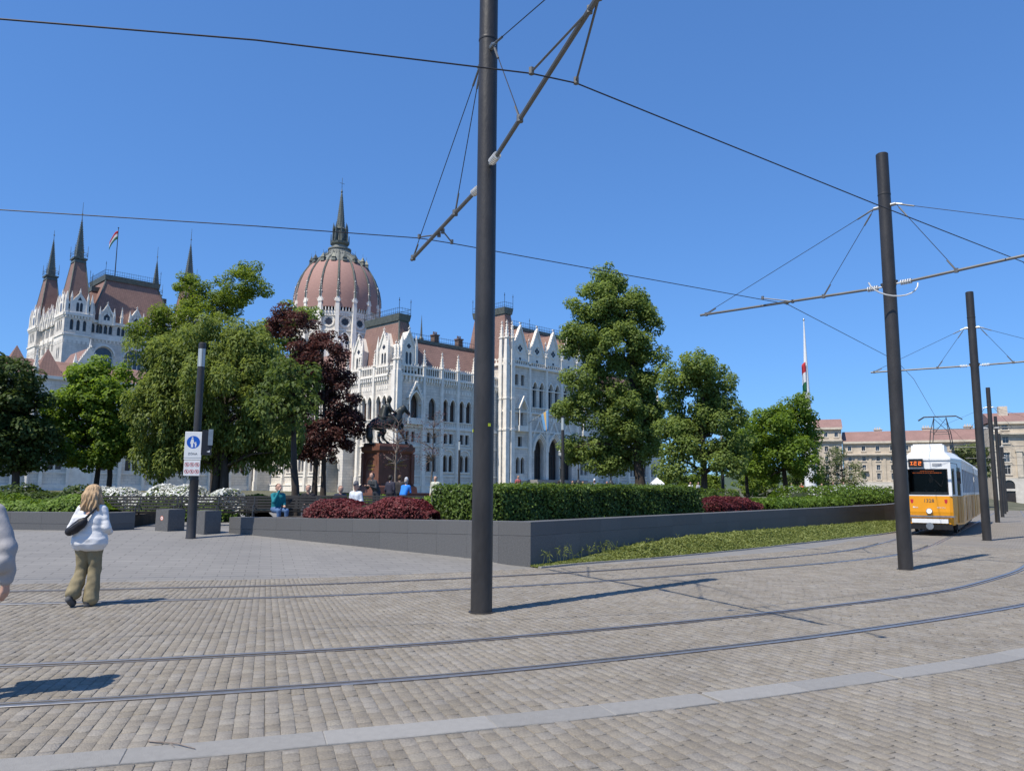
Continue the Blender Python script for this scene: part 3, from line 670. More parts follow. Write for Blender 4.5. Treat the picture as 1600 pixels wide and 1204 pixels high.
def dormer(u, v, rz, w=3.2, z0=23.6, ze=28.2, zt=31.2, deep=3.0, rose=True):
    """white gabled dormer with two lancets; faces local -y"""
    g = bpy.data.objects.new('dormer', None)
    ce, se = math.cos(rz), math.sin(rz)
    def tf(a, d, z): x = a-w/2; return (x, d, z-z0)
    mb = MB(); ops = [(w/2-.75,w/2-.12,z0+1.2,z0+3.6,'p'), (w/2+.12,w/2+.75,z0+1.2,z0+3.6,'p')]
    facade(mb, tf, w, z0, ze, ops, .25, 0, 1)
    h = ze-z0; ht = zt-z0
    mb.add([(-w/2,0,h),(w/2,0,h),(0,0,ht),(-w/2,deep,h),(w/2,deep,h),(0,deep,ht)], [(0,1,2),(0,2,5,3),(2,1,4,5)], 0)
    mb.add([(-w/2,0,0),(-w/2,deep,0),(-w/2,deep,h),(-w/2,0,h)], [(0,1,2,3)]); mb.add([(w/2,0,0),(w/2,deep,0),(w/2,deep,h),(w/2,0,h)], [(0,1,2,3)])
    for sx in (-1,1): mb.ext([(sx*(w/2+.15),-.22,h-.1),(0,-.22,ht+.3),(0,-.22,ht-.25),(sx*(w/2-.25),-.22,h-.1)], (0,.4,0))
    n = 6
    for k in range(n):
        f = (k+.5)/n
        for sx in (-1,1): mb.fru((sx*(w/2)*(1-f), -.1, h+(ht-h)*f+.15), .26,.26,.32,.08,.08)
    mb.fru((0,-.05,ht), .3,.3,.5,.12,.12); mb.fru((0,-.05,ht+.5), .5,.3,.16,.4,.3); mb.fru((0,-.05,ht+.6), .12,.12,.5,.05,.05)
    for sx in (-1,1):
        mb.fru((sx*(w/2+.05),-.15,0), .55,.55,h+.2,.5,.5); mb.fru((sx*(w/2+.05),-.15,h+.2), .5,.5,2.2,.05,.05)
    o = mb.build('dormer', [TR, M['stone_dark']], PH); o.location = (u, v, z0); o.rotation_euler = (0,0,rz)
    for op in ops:
        pm, fr = pane_mesh(op[1]-op[0], op[3]-op[2], 'p', M['pane_blue'], None); put('window_pane', pm, o, ((op[0]+op[1])/2-w/2, .22, op[2]-z0))
    if rose:
        q = MB(); 
        for k in range(4): w_ = k*math.pi/2; q.add([(.26*math.cos(w_)+.24*math.cos(6.283*j/10), -.012, .26*math.sin(w_)+.24*math.sin(6.283*j/10)) for j in range(10)], [tuple(range(10))])
        r_ = q.build('rose_window', M['pane'], o); r_.location = (0, -.012, h+.1)
    return o
dormer(2.85, .25, 0); dormer(.25, 4.7, R(-90)); dormer(.25, 13.2, R(-90))
for (u, v, z) in ((5.2,6.0,29.5),(14.5,6.6,30.6),(21.0,6.4,30.6)):
    t = MB(); t.fru((u,v,z), 1.3,1.3,2.2,1.2,1.2); t.fru((u,v,z+2.2),1.5,1.5,.25,1.5,1.5)
    for k in range(3): t.tube([(u-.4+.4*k,v,z+2.4),(u-.4+.4*k,v,z+3.1)], .13, 6)
    part(t, 'chimney', mat('sooty_brick',(.16,.11,.09)) if 'sooty' not in M else M['sooty'])
t = MB(); t.lathe([(.5,0),(.45,2),(.25,2.4),(.02,7)], 8, (13.2,9.5,30.5)); part(t, 'ridge_spike', LD)

# ---- middle pavilion with the main entrance
VB = -2.2
tfB = lambda a, d, z: (27.0+a, VB+d, z)
arches = [(8.7,11.7,3.3,12.3,'p'), (13.25,16.85,3.3,12.5,'p'), (18.3,21.3,3.3,12.3,'p')]
tall = [(x,x+1.25,18.9,24.5,'p') for x in (8.1,10.3,13.3,15.5,18.6,20.8)]
small = [(2.5,3.6,23.3,25.6,'r'),(4.5,5.5,23.3,25.6,'r'),(24.4,25.5,23.3,25.6,'r'),(26.4,27.4,23.3,25.6,'r'),(3.6,4.9,10.2,12.3,'r'),(25.1,26.4,10.2,12.3,'r')]
gw = [(3.05,4.15,4.5,8.0,'p'),(4.5,5.6,4.5,8.0,'p'),(24.4,25.5,4.5,8.0,'p'),(25.85,26.95,4.5,8.0,'p'),(3.6,5.2,14.6,17.6,'r'),(24.9,26.5,14.6,17.6,'r')]
w = MB(); facade(w, tfB, 30.0, 0, 27.7, arches+tall+small+gw, .7, 0, 1)
tfBs = lambda a, d, z: (27.0+d, VB+a, z)
sideops = [(1.0,2.0,4.5,7.9,'p'),(1.0,2.0,14.4,18.6,'p'),(1.0,2.0,10,11.95,'r'),(.9,2.1,22.8,25.6,'r'),(4.0,5.0,23,25.6,'r'),(6.0,7.0,23,25.6,'r')]
facade(w, tfBs, 12.0, 0, 27.7, sideops, .5, 0, 1)
facade(w, lambda a, d, z: (57.0-d, VB+a, z), 12.0, 0, 27.7, [], .5, 0, 1)
part(w, 'pavilion_wall', [ST_, M['stone_dark']])
windows(PH, tfB, 0, tall, .7, M['pane_blue'], M['black_wood'], (1,2)); windows(PH, tfB, 0, small+gw, .7, M['pane_brown'], M['black_wood'], (0,1)); windows(PH, tfBs, R(90), sideops, .5, M['pane_brown'])
# arch porch; dark doors fill the arches, standing in for the unlit hall
w = MB()
for (a0,a1,b0,b1,k) in arches:
    w.box(27+a0-.3, 27+a1+.3, VB+1.5, VB+1.7, b0, b1+.3); w.box(27+a0-.3,27+a0-.05,VB+.72,VB+1.5,b0,b1+.3); w.box(27+a1+.05,27+a1+.3,VB+.72,VB+1.5,b0,b1+.3); w.box(27+a0-.3,27+a1+.3,VB+.72,VB+1.5,b1+.3,b1+.5)
part(w, 'porch', M['stone_dark'])
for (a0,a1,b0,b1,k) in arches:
    d = MB(); pts, bs = arch_pts(27+a0+.03, 27+a1-.03, b0, b1-.1, 'p'); d.ext([(x, VB+1.0, z) for x, z in pts], (0,.25,0)); dm = mat('unlit_hall_door', (.035,.024,.02), .5); dd = part(d, 'entrance_door', dm)
    q = MB()
    for kx in range(4): x = 27+a0+.4+(a1-a0-.8)*kx/3; q.box(x-.06,x+.06,VB+.9,VB+.99,b0,b0+5.5)
    for z in (b0+.3,b0+2.5,b0+5.2): q.box(27+a0+.3,27+a1-.3,VB+.88,VB+.985,z,z+.12)
    q.build('door_grille', IR, dd)
t = MB()
for a in arches:
    for e in range(3): hood(t, tfB, a[0]-.35*e, a[1]+.35*e, a[2], a[3]+.4*e, 'p', .22, .28+.14*e)
    c = (a[0]+a[1])/2; t.ext([(27+c-2.1,VB-.2,12.6),(27+c,VB-.2,16.8),(27+c+2.1,VB-.2,12.6),(27+c+1.7,VB-.2,12.6),(27+c,VB-.2,15.9),(27+c-1.7,VB-.2,12.6)], (0,.3,0))
for a in tall: hood(t, tfB, a[0], a[1], a[2], a[3], 'p', .28, .25)
for z0, z1, o in ((0,1.6,.3),(3.0,3.3,.2),(9.8,10.05,.2),(13.45,13.8,.3),(17.4,17.7,.45),(22.7,22.9,.14),(27.3,27.75,.5)): 
    if z0 in (3.0,9.8): 
        band(t, tfB, 0, 8.3, z0, z1, o); band(t, tfB, 21.8, 30, z0, z1, o)
    elif z0 == 0: band(t, tfB, 0, 8.3, z0, z1, o); band(t, tfB, 21.8, 30, z0, z1, o)
    else: band(t, tfB, 0, 30, z0, z1, o)
    band(t, tfBs, 0, 9, z0, z1, o)
for k in range(28): x = 7.7+k*.52; band(t, tfB, x-.09, x+.09, 17.7, 18.65, .35)
band(t, tfB, 7.4, 22.2, 18.65, 18.85, .45)
for k in range(17): x = 8.2+k*.85; band(t, tfB, x-.26, x+.26, 16.1, 16.9, .1)
for (x0) in (3.0, 24.3):     # canopied niches
    t.box(27+x0,27+x0+2.8,VB-1.0,VB+.05,13.4,14.6); t.ext([(27+x0-.1,VB-1.1,18.2),(27+x0+1.4,VB-1.1,21.0),(27+x0+2.9,VB-1.1,18.2),(27+x0+2.6,VB-1.1,18.2),(27+x0+1.4,VB-1.1,20.2),(27+x0+.2,VB-1.1,18.2)], (0,1.1,0))
    for xx in (.1, 2.5): t.box(27+x0+xx,27+x0+xx+.22,VB-1.0,VB-.8,14.6,18.3)
for x in (7.0, 12.45, 17.55, 23.0):
    b = x; band(t, tfB, b-.38, b+.38, 0, 17.5, .5); band(t, tfB, b-.28, b+.28, 17.7, 27.3, .4)
part(t, 'carved_trim', TR)
for (u, v) in ((27,VB),(28.4,VB-.2),(57,VB),(27-.2,VB+1.3)):
    q = MB(); q.box(u-.5,u+.5,v-.5,v+.5,0,28.5); q.fru((u,v,28.5),.9,.9,3,.8,.8); q.fru((u,v,13.4),1.25,1.25,.4,1.25,1.25); q.fru((u,v,20),1.2,1.2,.3,1.2,1.2); part(q, 'corner_pier', TR); pinnacle(u, v, 31.0, 1.25)
for u0, u1 in ((28.9,33.8),(34.3,39.2),(39.7,44.3),(44.8,49.7),(50.2,56.5)): balus(u0, VB-.1, 27.8, u1-u0, 0, .5)
balus(26.9, VB+.5, 27.8, 8, R(90), .5)
def front_gable(c, rel=False):
    mb = MB(); w = 4.7; z0, ze, zt = 0, 2.6, 8.0
    mb.ext([(-w/2,0,z0),(w/2,0,z0),(w/2,0,ze),(0,0,zt),(-w/2,0,ze)], (0,.7,0))
    for sx in (-1,1): mb.ext([(sx*(w/2+.18),-.25,ze-.2),(0,-.25,zt+.35),(0,-.25,zt-.35),(sx*(w/2-.3),-.25,ze-.2)], (0,.6,0))
    for k in range(8):
        f = (k+.5)/8
        for sx in (-1,1): mb.fru((sx*w/2*(1-f), -.1, ze+(zt-ze)*f+.15), .3,.3,.36,.1,.1)
    mb.fru((0,0,zt),.35,.35,.7,.15,.15); mb.fru((0,0,zt+.7),.6,.3,.2,.5,.3)
    o = mb.build('gable', TR, PH); o.location = (c, VB+.1, 28.2)
    q = MB()
    for k in range(4): w_ = k*math.pi/2; q.add([(.42*math.cos(w_)+.34*math.cos(6.283*j/10), -.012, 3.2+.42*math.sin(w_)+.34*math.sin(6.283*j/10)) for j in range(10)], [tuple(range(10))])
    q.build('rose_window', M['pane'], o)
    q = MB(); q.add([(-.3,-.012,.3),(.3,-.012,.3),(.3,-.012,1.2),(-.3,-.012,1.2)], [(0,1,2,3)]); q.build('vent_window', M['pane'], o)
    q = MB(); q.tube([(1.05*math.cos(6.283*j/18), -.02, 3.2+1.05*math.sin(6.283*j/18)) for j in range(19)], .12, 5, cap=False); q.build('tracery_ring', TR, o)
    r = MB(); r.add([(-w/2+.2,.65,2.4),(w/2-.2,.65,2.4),(0,.65,7.6),(-w/2+.2,7,2.4),(w/2-.2,7,2.4),(0,7,7.6)], [(0,1,2),(0,2,5,3),(2,1,4,5)]); r.build('gable_roof', mat('copper_roof',(.30,.29,.20)) if False else TI, o)
for c in (31.2, 36.6, 42.0, 47.4, 52.8): front_gable(c)
for u in (33.9, 39.3, 44.7, 50.1): pinnacle(u, VB, 28.2, 1.2)
gable_roof('pavilion_roof', 30, 57.5, VB+.7, 9.5, 27.8, 37.6)
cresting((31,3.6),(55,3.6),37.8)
r = MB(); r.hip((27.6,31.8,VB+.8,11.5),(29.2,31.0,VB+3.0,10.2),28.0,39.6); part(r, 'corner_roof', TI)
t = MB(); t.hip((28.9,31.3,VB+2.7,10.5),(28.7,31.5,VB+2.5,10.7),39.2,40.6); t.hip((29.1,31.1,VB+2.9,10.3),(29.1,31.1,VB+2.9,10.3),38.0,39.2); part(t, 'roof_edging', LD)
cresting((28.8,VB+2.6),(31.4,VB+2.6),40.6); cresting((28.8,VB+2.6),(28.8,10.6),40.6)
r = MB(); r.hip((46,60,8,30),(48,58,10,28),30,39.0); part(r, 'back_roof', TI); cresting((47,10),(58,10),39.2)
# entrance steps
t = MB()
for k in range(7): t.box(33.5-.3*k, 50.5+.3*k, VB-1.0-.5*k-2, VB-.8-.5*k if k else VB+.6, 3.25-.47*(k+1)*.98, 3.25-.47*k)
part(t, 'entrance_steps', M['granite'])
# ---- north half of the front
tfN = lambda a, d, z: (57.0+a, d, z)
wing('north_wing_wall', tfN, 0, 31.6, [4.2+4.6*k for k in range(6)])
for k in range(6): buttress(57+1.9+4.6*k+4.6, 0); pinnacle(57+1.9+4.6*k+4.6, -.15, 22.7, 1.1); balus(57+2.1+4.6*k, -.15, 22.75, 4.2); corb(57+2.1+4.6*k, 0, 21.35, 4.2)
t = MB(); t.box(57,88.6,.6,.7,0,22); t.box(88.5,88.6,0,46,0,22.7); part(t, 'end_wall', ST_)
gable_roof('wing_roof', 57, 88, .9, 10.5, 22.9, 31.0)
t = MB(); t.box(.7,26.5,.62,.7,0,22.6); t.box(.62,.7,.7,45.9,0,22.6); t.box(28,56.5,VB+3.7,VB+3.8,0,27.5); part(t, 'inner_wall', M['stone_dark'])

# ---- dome
DC = (38.24, 81.5)
dome = bpy.data.objects.new('dome', None)
prof = [(12.7,52.5),(12.75,55.5),(12.65,57.6),(12.3,59.6),(11.75,61.5),(10.75,64.0),(9.2,66.4),(8.1,67.6)]
d = MB(); d.lathe(prof, 64, (DC[0],DC[1],0)); dome = part(d, 'dome', [M['dome_tile']], 40)
t = MB(); t.lathe([(8.3,67.45),(8.0,68.0),(7.0,68.9),(4.9,70.2),(4.2,71.2),(3.4,72.0),(3.2,72.6),(3.5,72.7),(3.5,73.1),(2.5,73.2),(2.2,74.2)], 48, (DC[0],DC[1],0)); t.build('dome_cap', mat('weathered_lead',(.20,.205,.18),.6,.25,1.0), dome)
A16 = [R(45.5*0)+2*math.pi*k/16 for k in range(16)]
off = math.atan2(-81.5, 0)          # one rib faces roughly the square
psi = math.atan2(-(143.0+0), 21.668)-R(45.5)  # direction to the viewer side in local axes
view = math.atan2(-227.4, 53.0)-R(45.5)
A16 = [view+2*math.pi*k/16 for k in range(16)]
for a in A16:
    r_ = MB(); r_.tube([(DC[0]+(r+.08)*math.cos(a), DC[1]+(r+.08)*math.sin(a), z) for r, z in prof[1:]+[(7.0,68.9),(4.9,70.2),(4.2,71.2)]], [.31]*7+[.27,.25,.22], 6); r_.build('rib', LD, dome)
for k, a in enumerate(A16):
    a += math.pi/16; r = 8.3; c = Vector((DC[0]+r*math.cos(a), DC[1]+r*math.sin(a), 67.2))
    q = MB(); q.fru(tuple(c), 1.3,1.3,1.1,.9,.9, rz=a); q.fru((c.x,c.y,c.z+1.1), 1.3,1.3,1.5,.05,.05, rz=a); q.tube([(c.x,c.y,c.z+2.4),(c.x,c.y,c.z+3.5)], .05, 4); q.build('lucarne', LD, dome)
q = MB()
for a in np.linspace(0, 6.283, 33)[:-1]: q.tube([(DC[0]+4.6*math.cos(a),DC[1]+4.6*math.sin(a),70.4),(DC[0]+4.6*math.cos(a),DC[1]+4.6*math.sin(a),71.7)], .05, 4)
q.tube([(DC[0]+4.6*math.cos(a),DC[1]+4.6*math.sin(a),71.4) for a in np.linspace(0,6.283,33)], .05, 4); q.build('cap_railing', IR, dome)
# lantern and spire
q = MB(); q.lathe([(2.2,74.0),(2.9,74.6),(3.0,75.2),(2.5,75.3),(1.9,75.4),(1.7,77),(1.6,79.2),(1.9,79.3),(1.3,80.0),(1.15,82),(.95,84),(.62,87.5),(.32,90.6),(.2,91),(.35,91.5),(.15,92),(.08,92.4),(.06,96)], 8, (DC[0],DC[1],0))
for k in range(8):
    a = 2*math.pi*k/8+.39
    q.tube([(DC[0]+2.75*math.cos(a),DC[1]+2.75*math.sin(a),75.2),(DC[0]+2.75*math.cos(a),DC[1]+2.75*math.sin(a),77.6)], [.2,.1], 5); q.fru((DC[0]+2.1*math.cos(a),DC[1]+2.1*math.sin(a),75.2),.5,.5,4.0,.4,.4); q.fru((DC[0]+2.1*math.cos(a),DC[1]+2.1*math.sin(a),79.2),.5,.5,2.2,.04,.04)
    for z in np.arange(81,90,.7):
        r = 1.1*(1-(z-81)/11)+.1; q.fru((DC[0]+r*math.cos(a),DC[1]+r*math.sin(a),z),.2,.2,.3,.06,.06)
q.tube([(DC[0]-.9,DC[1],94.2),(DC[0]+.9,DC[1],94.2)], .06, 4)
q.build('lantern_spire', M['lead'], dome)
# drum: sixteen sided, gallery, roses, arches
n16 = 16; rd = 11.9; side = 2*rd*math.sin(math.pi/n16); ap = rd*math.cos(math.pi/n16)
dr = MB(); tr = MB()
for k in range(16):
    a = A16[k]+math.pi/16; ca, sa = math.cos(a), math.sin(a)
    tfD = lambda s_, dd, z, ca=ca, sa=sa: (DC[0]+(ap-dd)*ca-(s_-side/2)*sa, DC[1]+(ap-dd)*sa+(s_-side/2)*ca, z)
    ops = [(.95,side-.95,37.5,45.2,'p')]
    facade(dr, tfD, side, 28, 51.3, ops, .6, 0, 1)
    hood(tr, tfD, .95, side-.95, 37.5, 45.2, 'p', .35, .3); band(tr, tfD, 0, side, 45.6, 45.95, .3); band(tr, tfD, 0, side, 50.6, 51.4, .5)
    tr.tube([tfD(side/2+1.55*math.cos(6.283*j/16), -.05, 48.3+1.55*math.sin(6.283*j/16)) for j in range(17)], .22, 5, cap=False)
    for j in range(6): x = .3+(side-.6)*(j+.5)/6; band(tr, tfD, x-.28, x+.28, 49.95, 50.6, .4)
    # gallery arcade
    for j in range(5): x = .55+(side-1.1)*j/4; band(tr, tfD, x-.13, x+.13, 51.4, 54.2, .9)
    band(tr, tfD, 0, side, 54.2, 54.75, .95)
    for j in range(7): x = .4+(side-.8)*j/6; c0 = tfD(x, -.8, 54.75); tr.fru(c0, .4,.4,.75,.05,.05, rz=a)
    if math.cos(A16[k]+math.pi/16-view) > -.15:
        q = MB()
        for j in range(8): w_ = j*math.pi/4; q.add([tfD(side/2+.72*math.cos(w_)+.36*math.cos(6.283*i/8), -.06, 48.3+.72*math.sin(w_)+.36*math.sin(6.283*i/8)) for i in range(8)], [tuple(range(8))])
        q.add([tfD(side/2+.5*math.cos(6.283*i/10), -.07, 48.3+.5*math.sin(6.283*i/10)) for i in range(10)], [tuple(range(10))]); q.build('rose_window', M['pane'], dome)
        pts, _ = arch_pts(.95, side-.95, 37.5, 45.2, 'p'); q = MB(); q.add([tfD(x, .58, z) for x, z in pts], [tuple(range(len(pts)))]); o = q.build('window', M['pane_brown'], dome)
        for x in (side/2,): tr.add([tfD(x-.12,.35,37.5), tfD(x+.12,.35,37.5), tfD(x+.12,.35,43.5), tfD(x-.12,.35,43.5)], [(0,1,2,3)])
        for (xx, zz) in ((side/2-.75,42.3),(side/2+.75,42.3),(side/2,43.9)): tr.tube([tfD(xx+.62*math.cos(6.283*j/12), .34, zz+.62*math.sin(6.283*j/12)) for j in range(13)], .1, 4, cap=False)
    c0 = (DC[0]+(rd+.55)*math.cos(A16[k]), DC[1]+(rd+.55)*math.sin(A16[k]))
    q = MB(); q.fru((c0[0],c0[1],28), 1.35,1.35,17.5,1.2,1.2, rz=A16[k]); q.fru((c0[0],c0[1],45.5), 1.1,1.1,9.8,.95,.95, rz=A16[k]); q.fru((c0[0],c0[1],53.9), 1.25,1.25,.5,1.25,1.25, rz=A16[k]); q.build('dome_buttress', TR, dome)
    p_ = put('dome_pinnacle', PIN, dome, (c0[0], c0[1], 55.0), A16[k], (1.3,1.3,1.2))
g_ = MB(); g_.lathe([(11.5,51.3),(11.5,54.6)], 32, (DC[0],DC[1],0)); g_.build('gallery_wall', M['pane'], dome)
dr.build('drum_wall', [ST_, M['stone_dark']], dome); tr.build('drum_trim', TR, dome)
b_ = MB(); b_.box(DC[0]-16,DC[0]+16,DC[1]-16,DC[1]+16,20,33); part(b_, 'dome_base', ST_)
r = MB(); r.hip((8,70,12,68),(14,64,30,66),22,30); part(r, 'inner_roof', TI)
# little gabled aedicules round the base of the drum
for (u, v) in ((24.5,66.5),(29,64.0)): dormer(u, v, R(-20), 3.0, 31, 38, 42.5, 2.5)
# ---- south chamber hall with four spired towers
HU0, HU1, HV0, HV1 = -30.5, 4.7, 98.1, 131.0
def tower(u0, v0, nm_vis, ztop=44.6, w=6.4, d=8.0, zs=75.3):
    t = MB(); trims = []
    tfe = lambda a, dd, z: (u0+a, v0+dd, z); tfs = lambda a, dd, z: (u0+dd, v0+a, z)
    eo = [(w/2-1.9+1.5*k, w/2-1.1+1.5*k, 40.3, 43.1, 'p') for k in range(3)]
    so_ = [(d/2-1.9+1.5*k, d/2-1.1+1.5*k, 40.3, 43.1, 'p') for k in range(3)]+[(d/2-1.6+1.5*k, d/2-.9+1.5*k, 33, 36, 'p') for k in range(2)]
    facade(t, tfe, w, 20, ztop, eo, .5, 0, 1); facade(t, tfs, d, 20, ztop, so_, .5, 0, 1)
    t.box(u0+w-.05,u0+w,v0,v0+d,20,ztop); t.box(u0,u0+w,v0+d-.05,v0+d,20,ztop)
    for tf, L in ((tfe,w),(tfs,d)):
        tr = MB(); tr3 = MB(); trims += [tr, tr3]
        band(tr3, tf, 0, L, 38.9, 39.3, .25); band(tr3, tf, L*.06, L*.94, 37.6, 38.92, .05); band(tr, tf, 0, L, 44.0, 44.7, .4)
        for k in range(9): x = L*(k+.5)/9; band(tr, tf, x-.2, x+.2, 43.4, 44.0, .28)
        for k in range(6): x = L*(k+.5)/6; band(tr3, tf, x-.32, x+.32, 36.9, 37.8, .08)
    o = part(t, 'tower', [ST_, M['stone_dark']])
    for ops, tf, rz in ((eo,tfe,0),(so_,tfs,R(90))):
        for (a0,a1,b0,b1,k) in ops:
            pm, _ = pane_mesh(a1-a0, b1-b0, k, M['pane'], None); put('window', pm, o, tf((a0+a1)/2,.47,b0), rz)
    # belfry storey with gables
    q = MB(); q.box(u0+.3,u0+w-.3,v0+.3,v0+d-.3,44.6,47.6)
    for (tf, L) in ((lambda a,dd,z:(u0+a,v0+.3+dd,z), w),(lambda a,dd,z:(u0+.3+dd,v0+a,z), d)):
        c = L/2; P = [tf(c-1.7,-.25,44.6),tf(c+1.7,-.25,44.6),tf(c+1.7,-.25,47.9),tf(c,-.25,50.2),tf(c-1.7,-.25,47.9)]; dv = Vector(tf(0,.8,0))-Vector(tf(0,0,0)); q.ext(P, dv)
        for sx in (-1,1):
            b0 = tf(c+sx*1.9,-.2,44.6); q.fru(b0,.55,.55,4.0,.45,.45); q.fru((b0[0],b0[1],48.6),.5,.5,1.7,.05,.05)
            b0 = tf(c+sx*(L/2-.3),-.1,44.6); q.fru(b0,.7,.7,3.4,.6,.6); q.fru((b0[0],b0[1],48.0),.6,.6,2.2,.05,.05)
        b0 = tf(c,-.1,50.1); q.fru(b0,.4,.4,1.2,.08,.08)
    q.build('belfry', TR, o)
    g = MB()
    for (tf, L) in ((lambda a,dd,z:(u0+a,v0+.3+dd,z), w),(lambda a,dd,z:(u0+.3+dd,v0+a,z), d)):
        c = L/2
        for x0 in (c-.75, c+.1):
            pts, _ = arch_pts(x0, x0+.65, 45.2, 47.6, 'p'); g.add([tf(x,-.27,z) for x,z in pts], [tuple(range(len(pts)))])
        for sx in (-1,1):
            pts, _ = arch_pts(c+sx*2.45-.42, c+sx*2.45+.42, 45.6, 47.0, 'o'); g.add([tf(x,-.02,z) for x,z in pts], [tuple(range(len(pts)))])
        g.add([tf(c-.5,-.27,48.1),tf(c+.5,-.27,48.1),tf(c,-.27,49.1)], [(0,1,2)])
    g.build('belfry_opening', M['pane'], o)
    for tr in trims: tr.build('tower_trim', TR, o)
    # red tiled steep roof, metal collar, spire
    cx, cy = u0+w/2, v0+d/2
    r = MB(); r.hip((u0+.5,u0+w-.5,v0+.6,v0+d-.6),(cx-1.25,cx+1.25,cy-1.5,cy+1.5),46.8,58.8); r.build('tower_roof', TI, o)
    q = MB(); q.fru((cx,cy,58.6),2.9,3.3,.9,2.6,3.0); q.fru((cx,cy,59.5),3.2,3.6,.4,3.3,3.7); q.fru((cx,cy,59.9),1.9,2.1,1.2,1.7,1.9); q.fru((cx,cy,61.1),1.7,1.9,9.6,.16,.16); q.tube([(cx,cy,70.5),(cx,cy,zs)], [.09,.04], 5); q.lathe([(0,0),(.25,.25),(0,.5)], 6, (cx,cy,71.8))
    for (sx, sy) in ((-1,-1),(1,-1),(1,1),(-1,1)):
        q.tube([(cx+sx*1.55,cy+sy*1.75,60.2),(cx+sx*1.55,cy+sy*1.75,63.2)], [.09,.04], 4)
        q.tube([(u0+w/2+sx*(w/2-.5),v0+d/2+sy*(d/2-.6),46.8),(cx+sx*1.25,cy+sy*1.5,58.8)], .14, 4)
        for k in range(14):
            z = 61.6+.62*k; f = 1-(z-61.1)/9.6; q.fru((cx+sx*.85*f, cy+sy*.95*f, z), .3,.3,.26,.1,.1)
    for z in (60.7,61.3): q.tube([(cx+sx*1.6,cy+sy*1.8,z) for sx,sy in ((-1,-1),(1,-1),(1,1),(-1,1),(-1,-1))], .05, 4)
    q.build('spire', LD, o)
    return o
tower(HU0, HV0, True); tower(HU1-6.4, HV0, True); tower(HU0, HV1-8, True, zs=73.5); tower(HU1-6.4, HV1-8, True)
# hall body between the towers
w = MB(); tr = MB(); tr2 = MB()
tfh = lambda a, d, z: (-24.1+a, 99.6+d, z); LH = 22.4
hops = []; gal = []
for c in (3.8, 11.2, 18.6):
    hops.append((c-2.4, c+2.4, 29.0, 37.3, 'o'))
    for k in range(3): gal.append((c-1.65+1.2*k, c-.75+1.2*k, 40.6, 43.0, 'p'))
for x in (.3,1.5,6.6,7.7,14.1,15.2,20.8): gal.append((x, x+.85, 40.6, 43.0, 'p'))
facade(w, tfh, LH, 18, 43.8, hops+gal, .5, 0, 1)
tfh2 = lambda a, d, z: (-29.3+d, 106.1+a, z)
sops = [(1.0+4.3*k+j*1.0, 1.7+4.3*k+j*1.0, 40.4, 42.8, 'p') for k in range(4) for j in range(3)]
facade(w, tfh2, 17.0, 18, 43.8, sops, .5, 0, 1)
part(w, 'hall_wall', [ST_, M['stone_dark']])
for (a0,a1,b0,b1,k) in gal: pm, _ = pane_mesh(a1-a0,b1-b0,k,M['pane'],None); put('window', pm, PH, tfh((a0+a1)/2,.47,b0))
for (a0,a1,b0,b1,k) in sops: pm, _ = pane_mesh(a1-a0,b1-b0,k,M['pane'],None); put('window', pm, PH, tfh2((a0+a1)/2,.47,b0), R(90))
for (a0,a1,b0,b1,k) in hops:
    pm, fr = pane_mesh(a1-a0,b1-b0,k,M['pane_blue'],TR,(3,1)); o = put('window', pm, PH, tfh((a0+a1)/2,.46,b0)); put('window_frame', fr, o)
    hood(tr, tfh, a0, a1, b0, b1, 'o', .4, .3)
for z0, z1, o in ((38.9,39.4,.3),(39.4,40.3,.15),(43.3,43.9,.35)): band(tr, tfh, 0, LH, z0, z1, o); band(tr2, tfh2, 0, 17, z0, z1, o)
for k in range(24): x = LH*(k+.5)/24; band(tr, tfh, x-.2, x+.2, 38.3, 38.9, .22)
for k in range(18): x = 17*(k+.5)/18; band(tr2, tfh2, x-.2, x+.2, 38.3, 38.9, .22)
part(tr, 'hall_trim', TR); part(tr2, 'hall_trim', TR)
for c in (3.8, 11.2, 18.6): dormer(-24.1+c, 99.3, 0, 3.4, 43.0, 45.3, 48.2, 1.6)
for c in (.6, 7.5, 14.9, 22.0): pinnacle(-24.1+c, 99.4, 43.8, .95)
for k in range(4): dormer(-29.6, 108+4.3*k, R(-90), 2.6, 43.0, 45.0, 47.8, 1.4); pinnacle(-29.5, 110.1+4.3*k, 43.8, .9); pinnacle(-29.7, 110.1+4.3*k, 36.0, .9)
r = MB(); r.hip((-29,3.5,100.5,129.5),(-22,-3,107,123),43.6,53.2); part(r, 'hall_roof', TI)
r = MB(); r.hip((-24.0,-1.8,99.9,118),(-19.6,-6.2,104.2,116),43.2,56.4); part(r, 'hall_roof', TI)
t = MB(); t.hip((-20.0,-5.8,103.8,116.4),(-20.2,-5.6,103.6,116.6),56.2,57.6); t.hip((-22.4,-2.6,106.6,123.4),(-22.4,-2.6,106.6,123.4),53.1,54.4)
for (a, b, c, d) in ((-24,99.9,-19.6,104.2),(-1.8,99.9,-6.2,104.2)): t.tube([(a,b,43.2),(c,d,56.4)], .22, 5)
part(t, 'roof_edging', LD)
cresting((-20.1,103.7),(-5.7,103.7),57.6,1.5); cresting((-20.1,103.7),(-20.1,116.5),57.6,1.5); cresting((-22.3,106.7),(-22.3,123.3),54.4,1.5)
t = MB(); t.tube([(-17.2,105.5,56),(-17.2,105.5,71.5)], [.16,.08], 6); t.lathe([(0,0),(.25,.25),(0,.5)], 6, (-17.2,105.5,71.4)); part(t, 'roof_flagpole', IR)
GREEN = mat('flag_green', (.02,.14,.06)); REDF = mat('flag_red', (.45,.03,.04)); WHITEF = mat('flag_white', (.7,.7,.7))
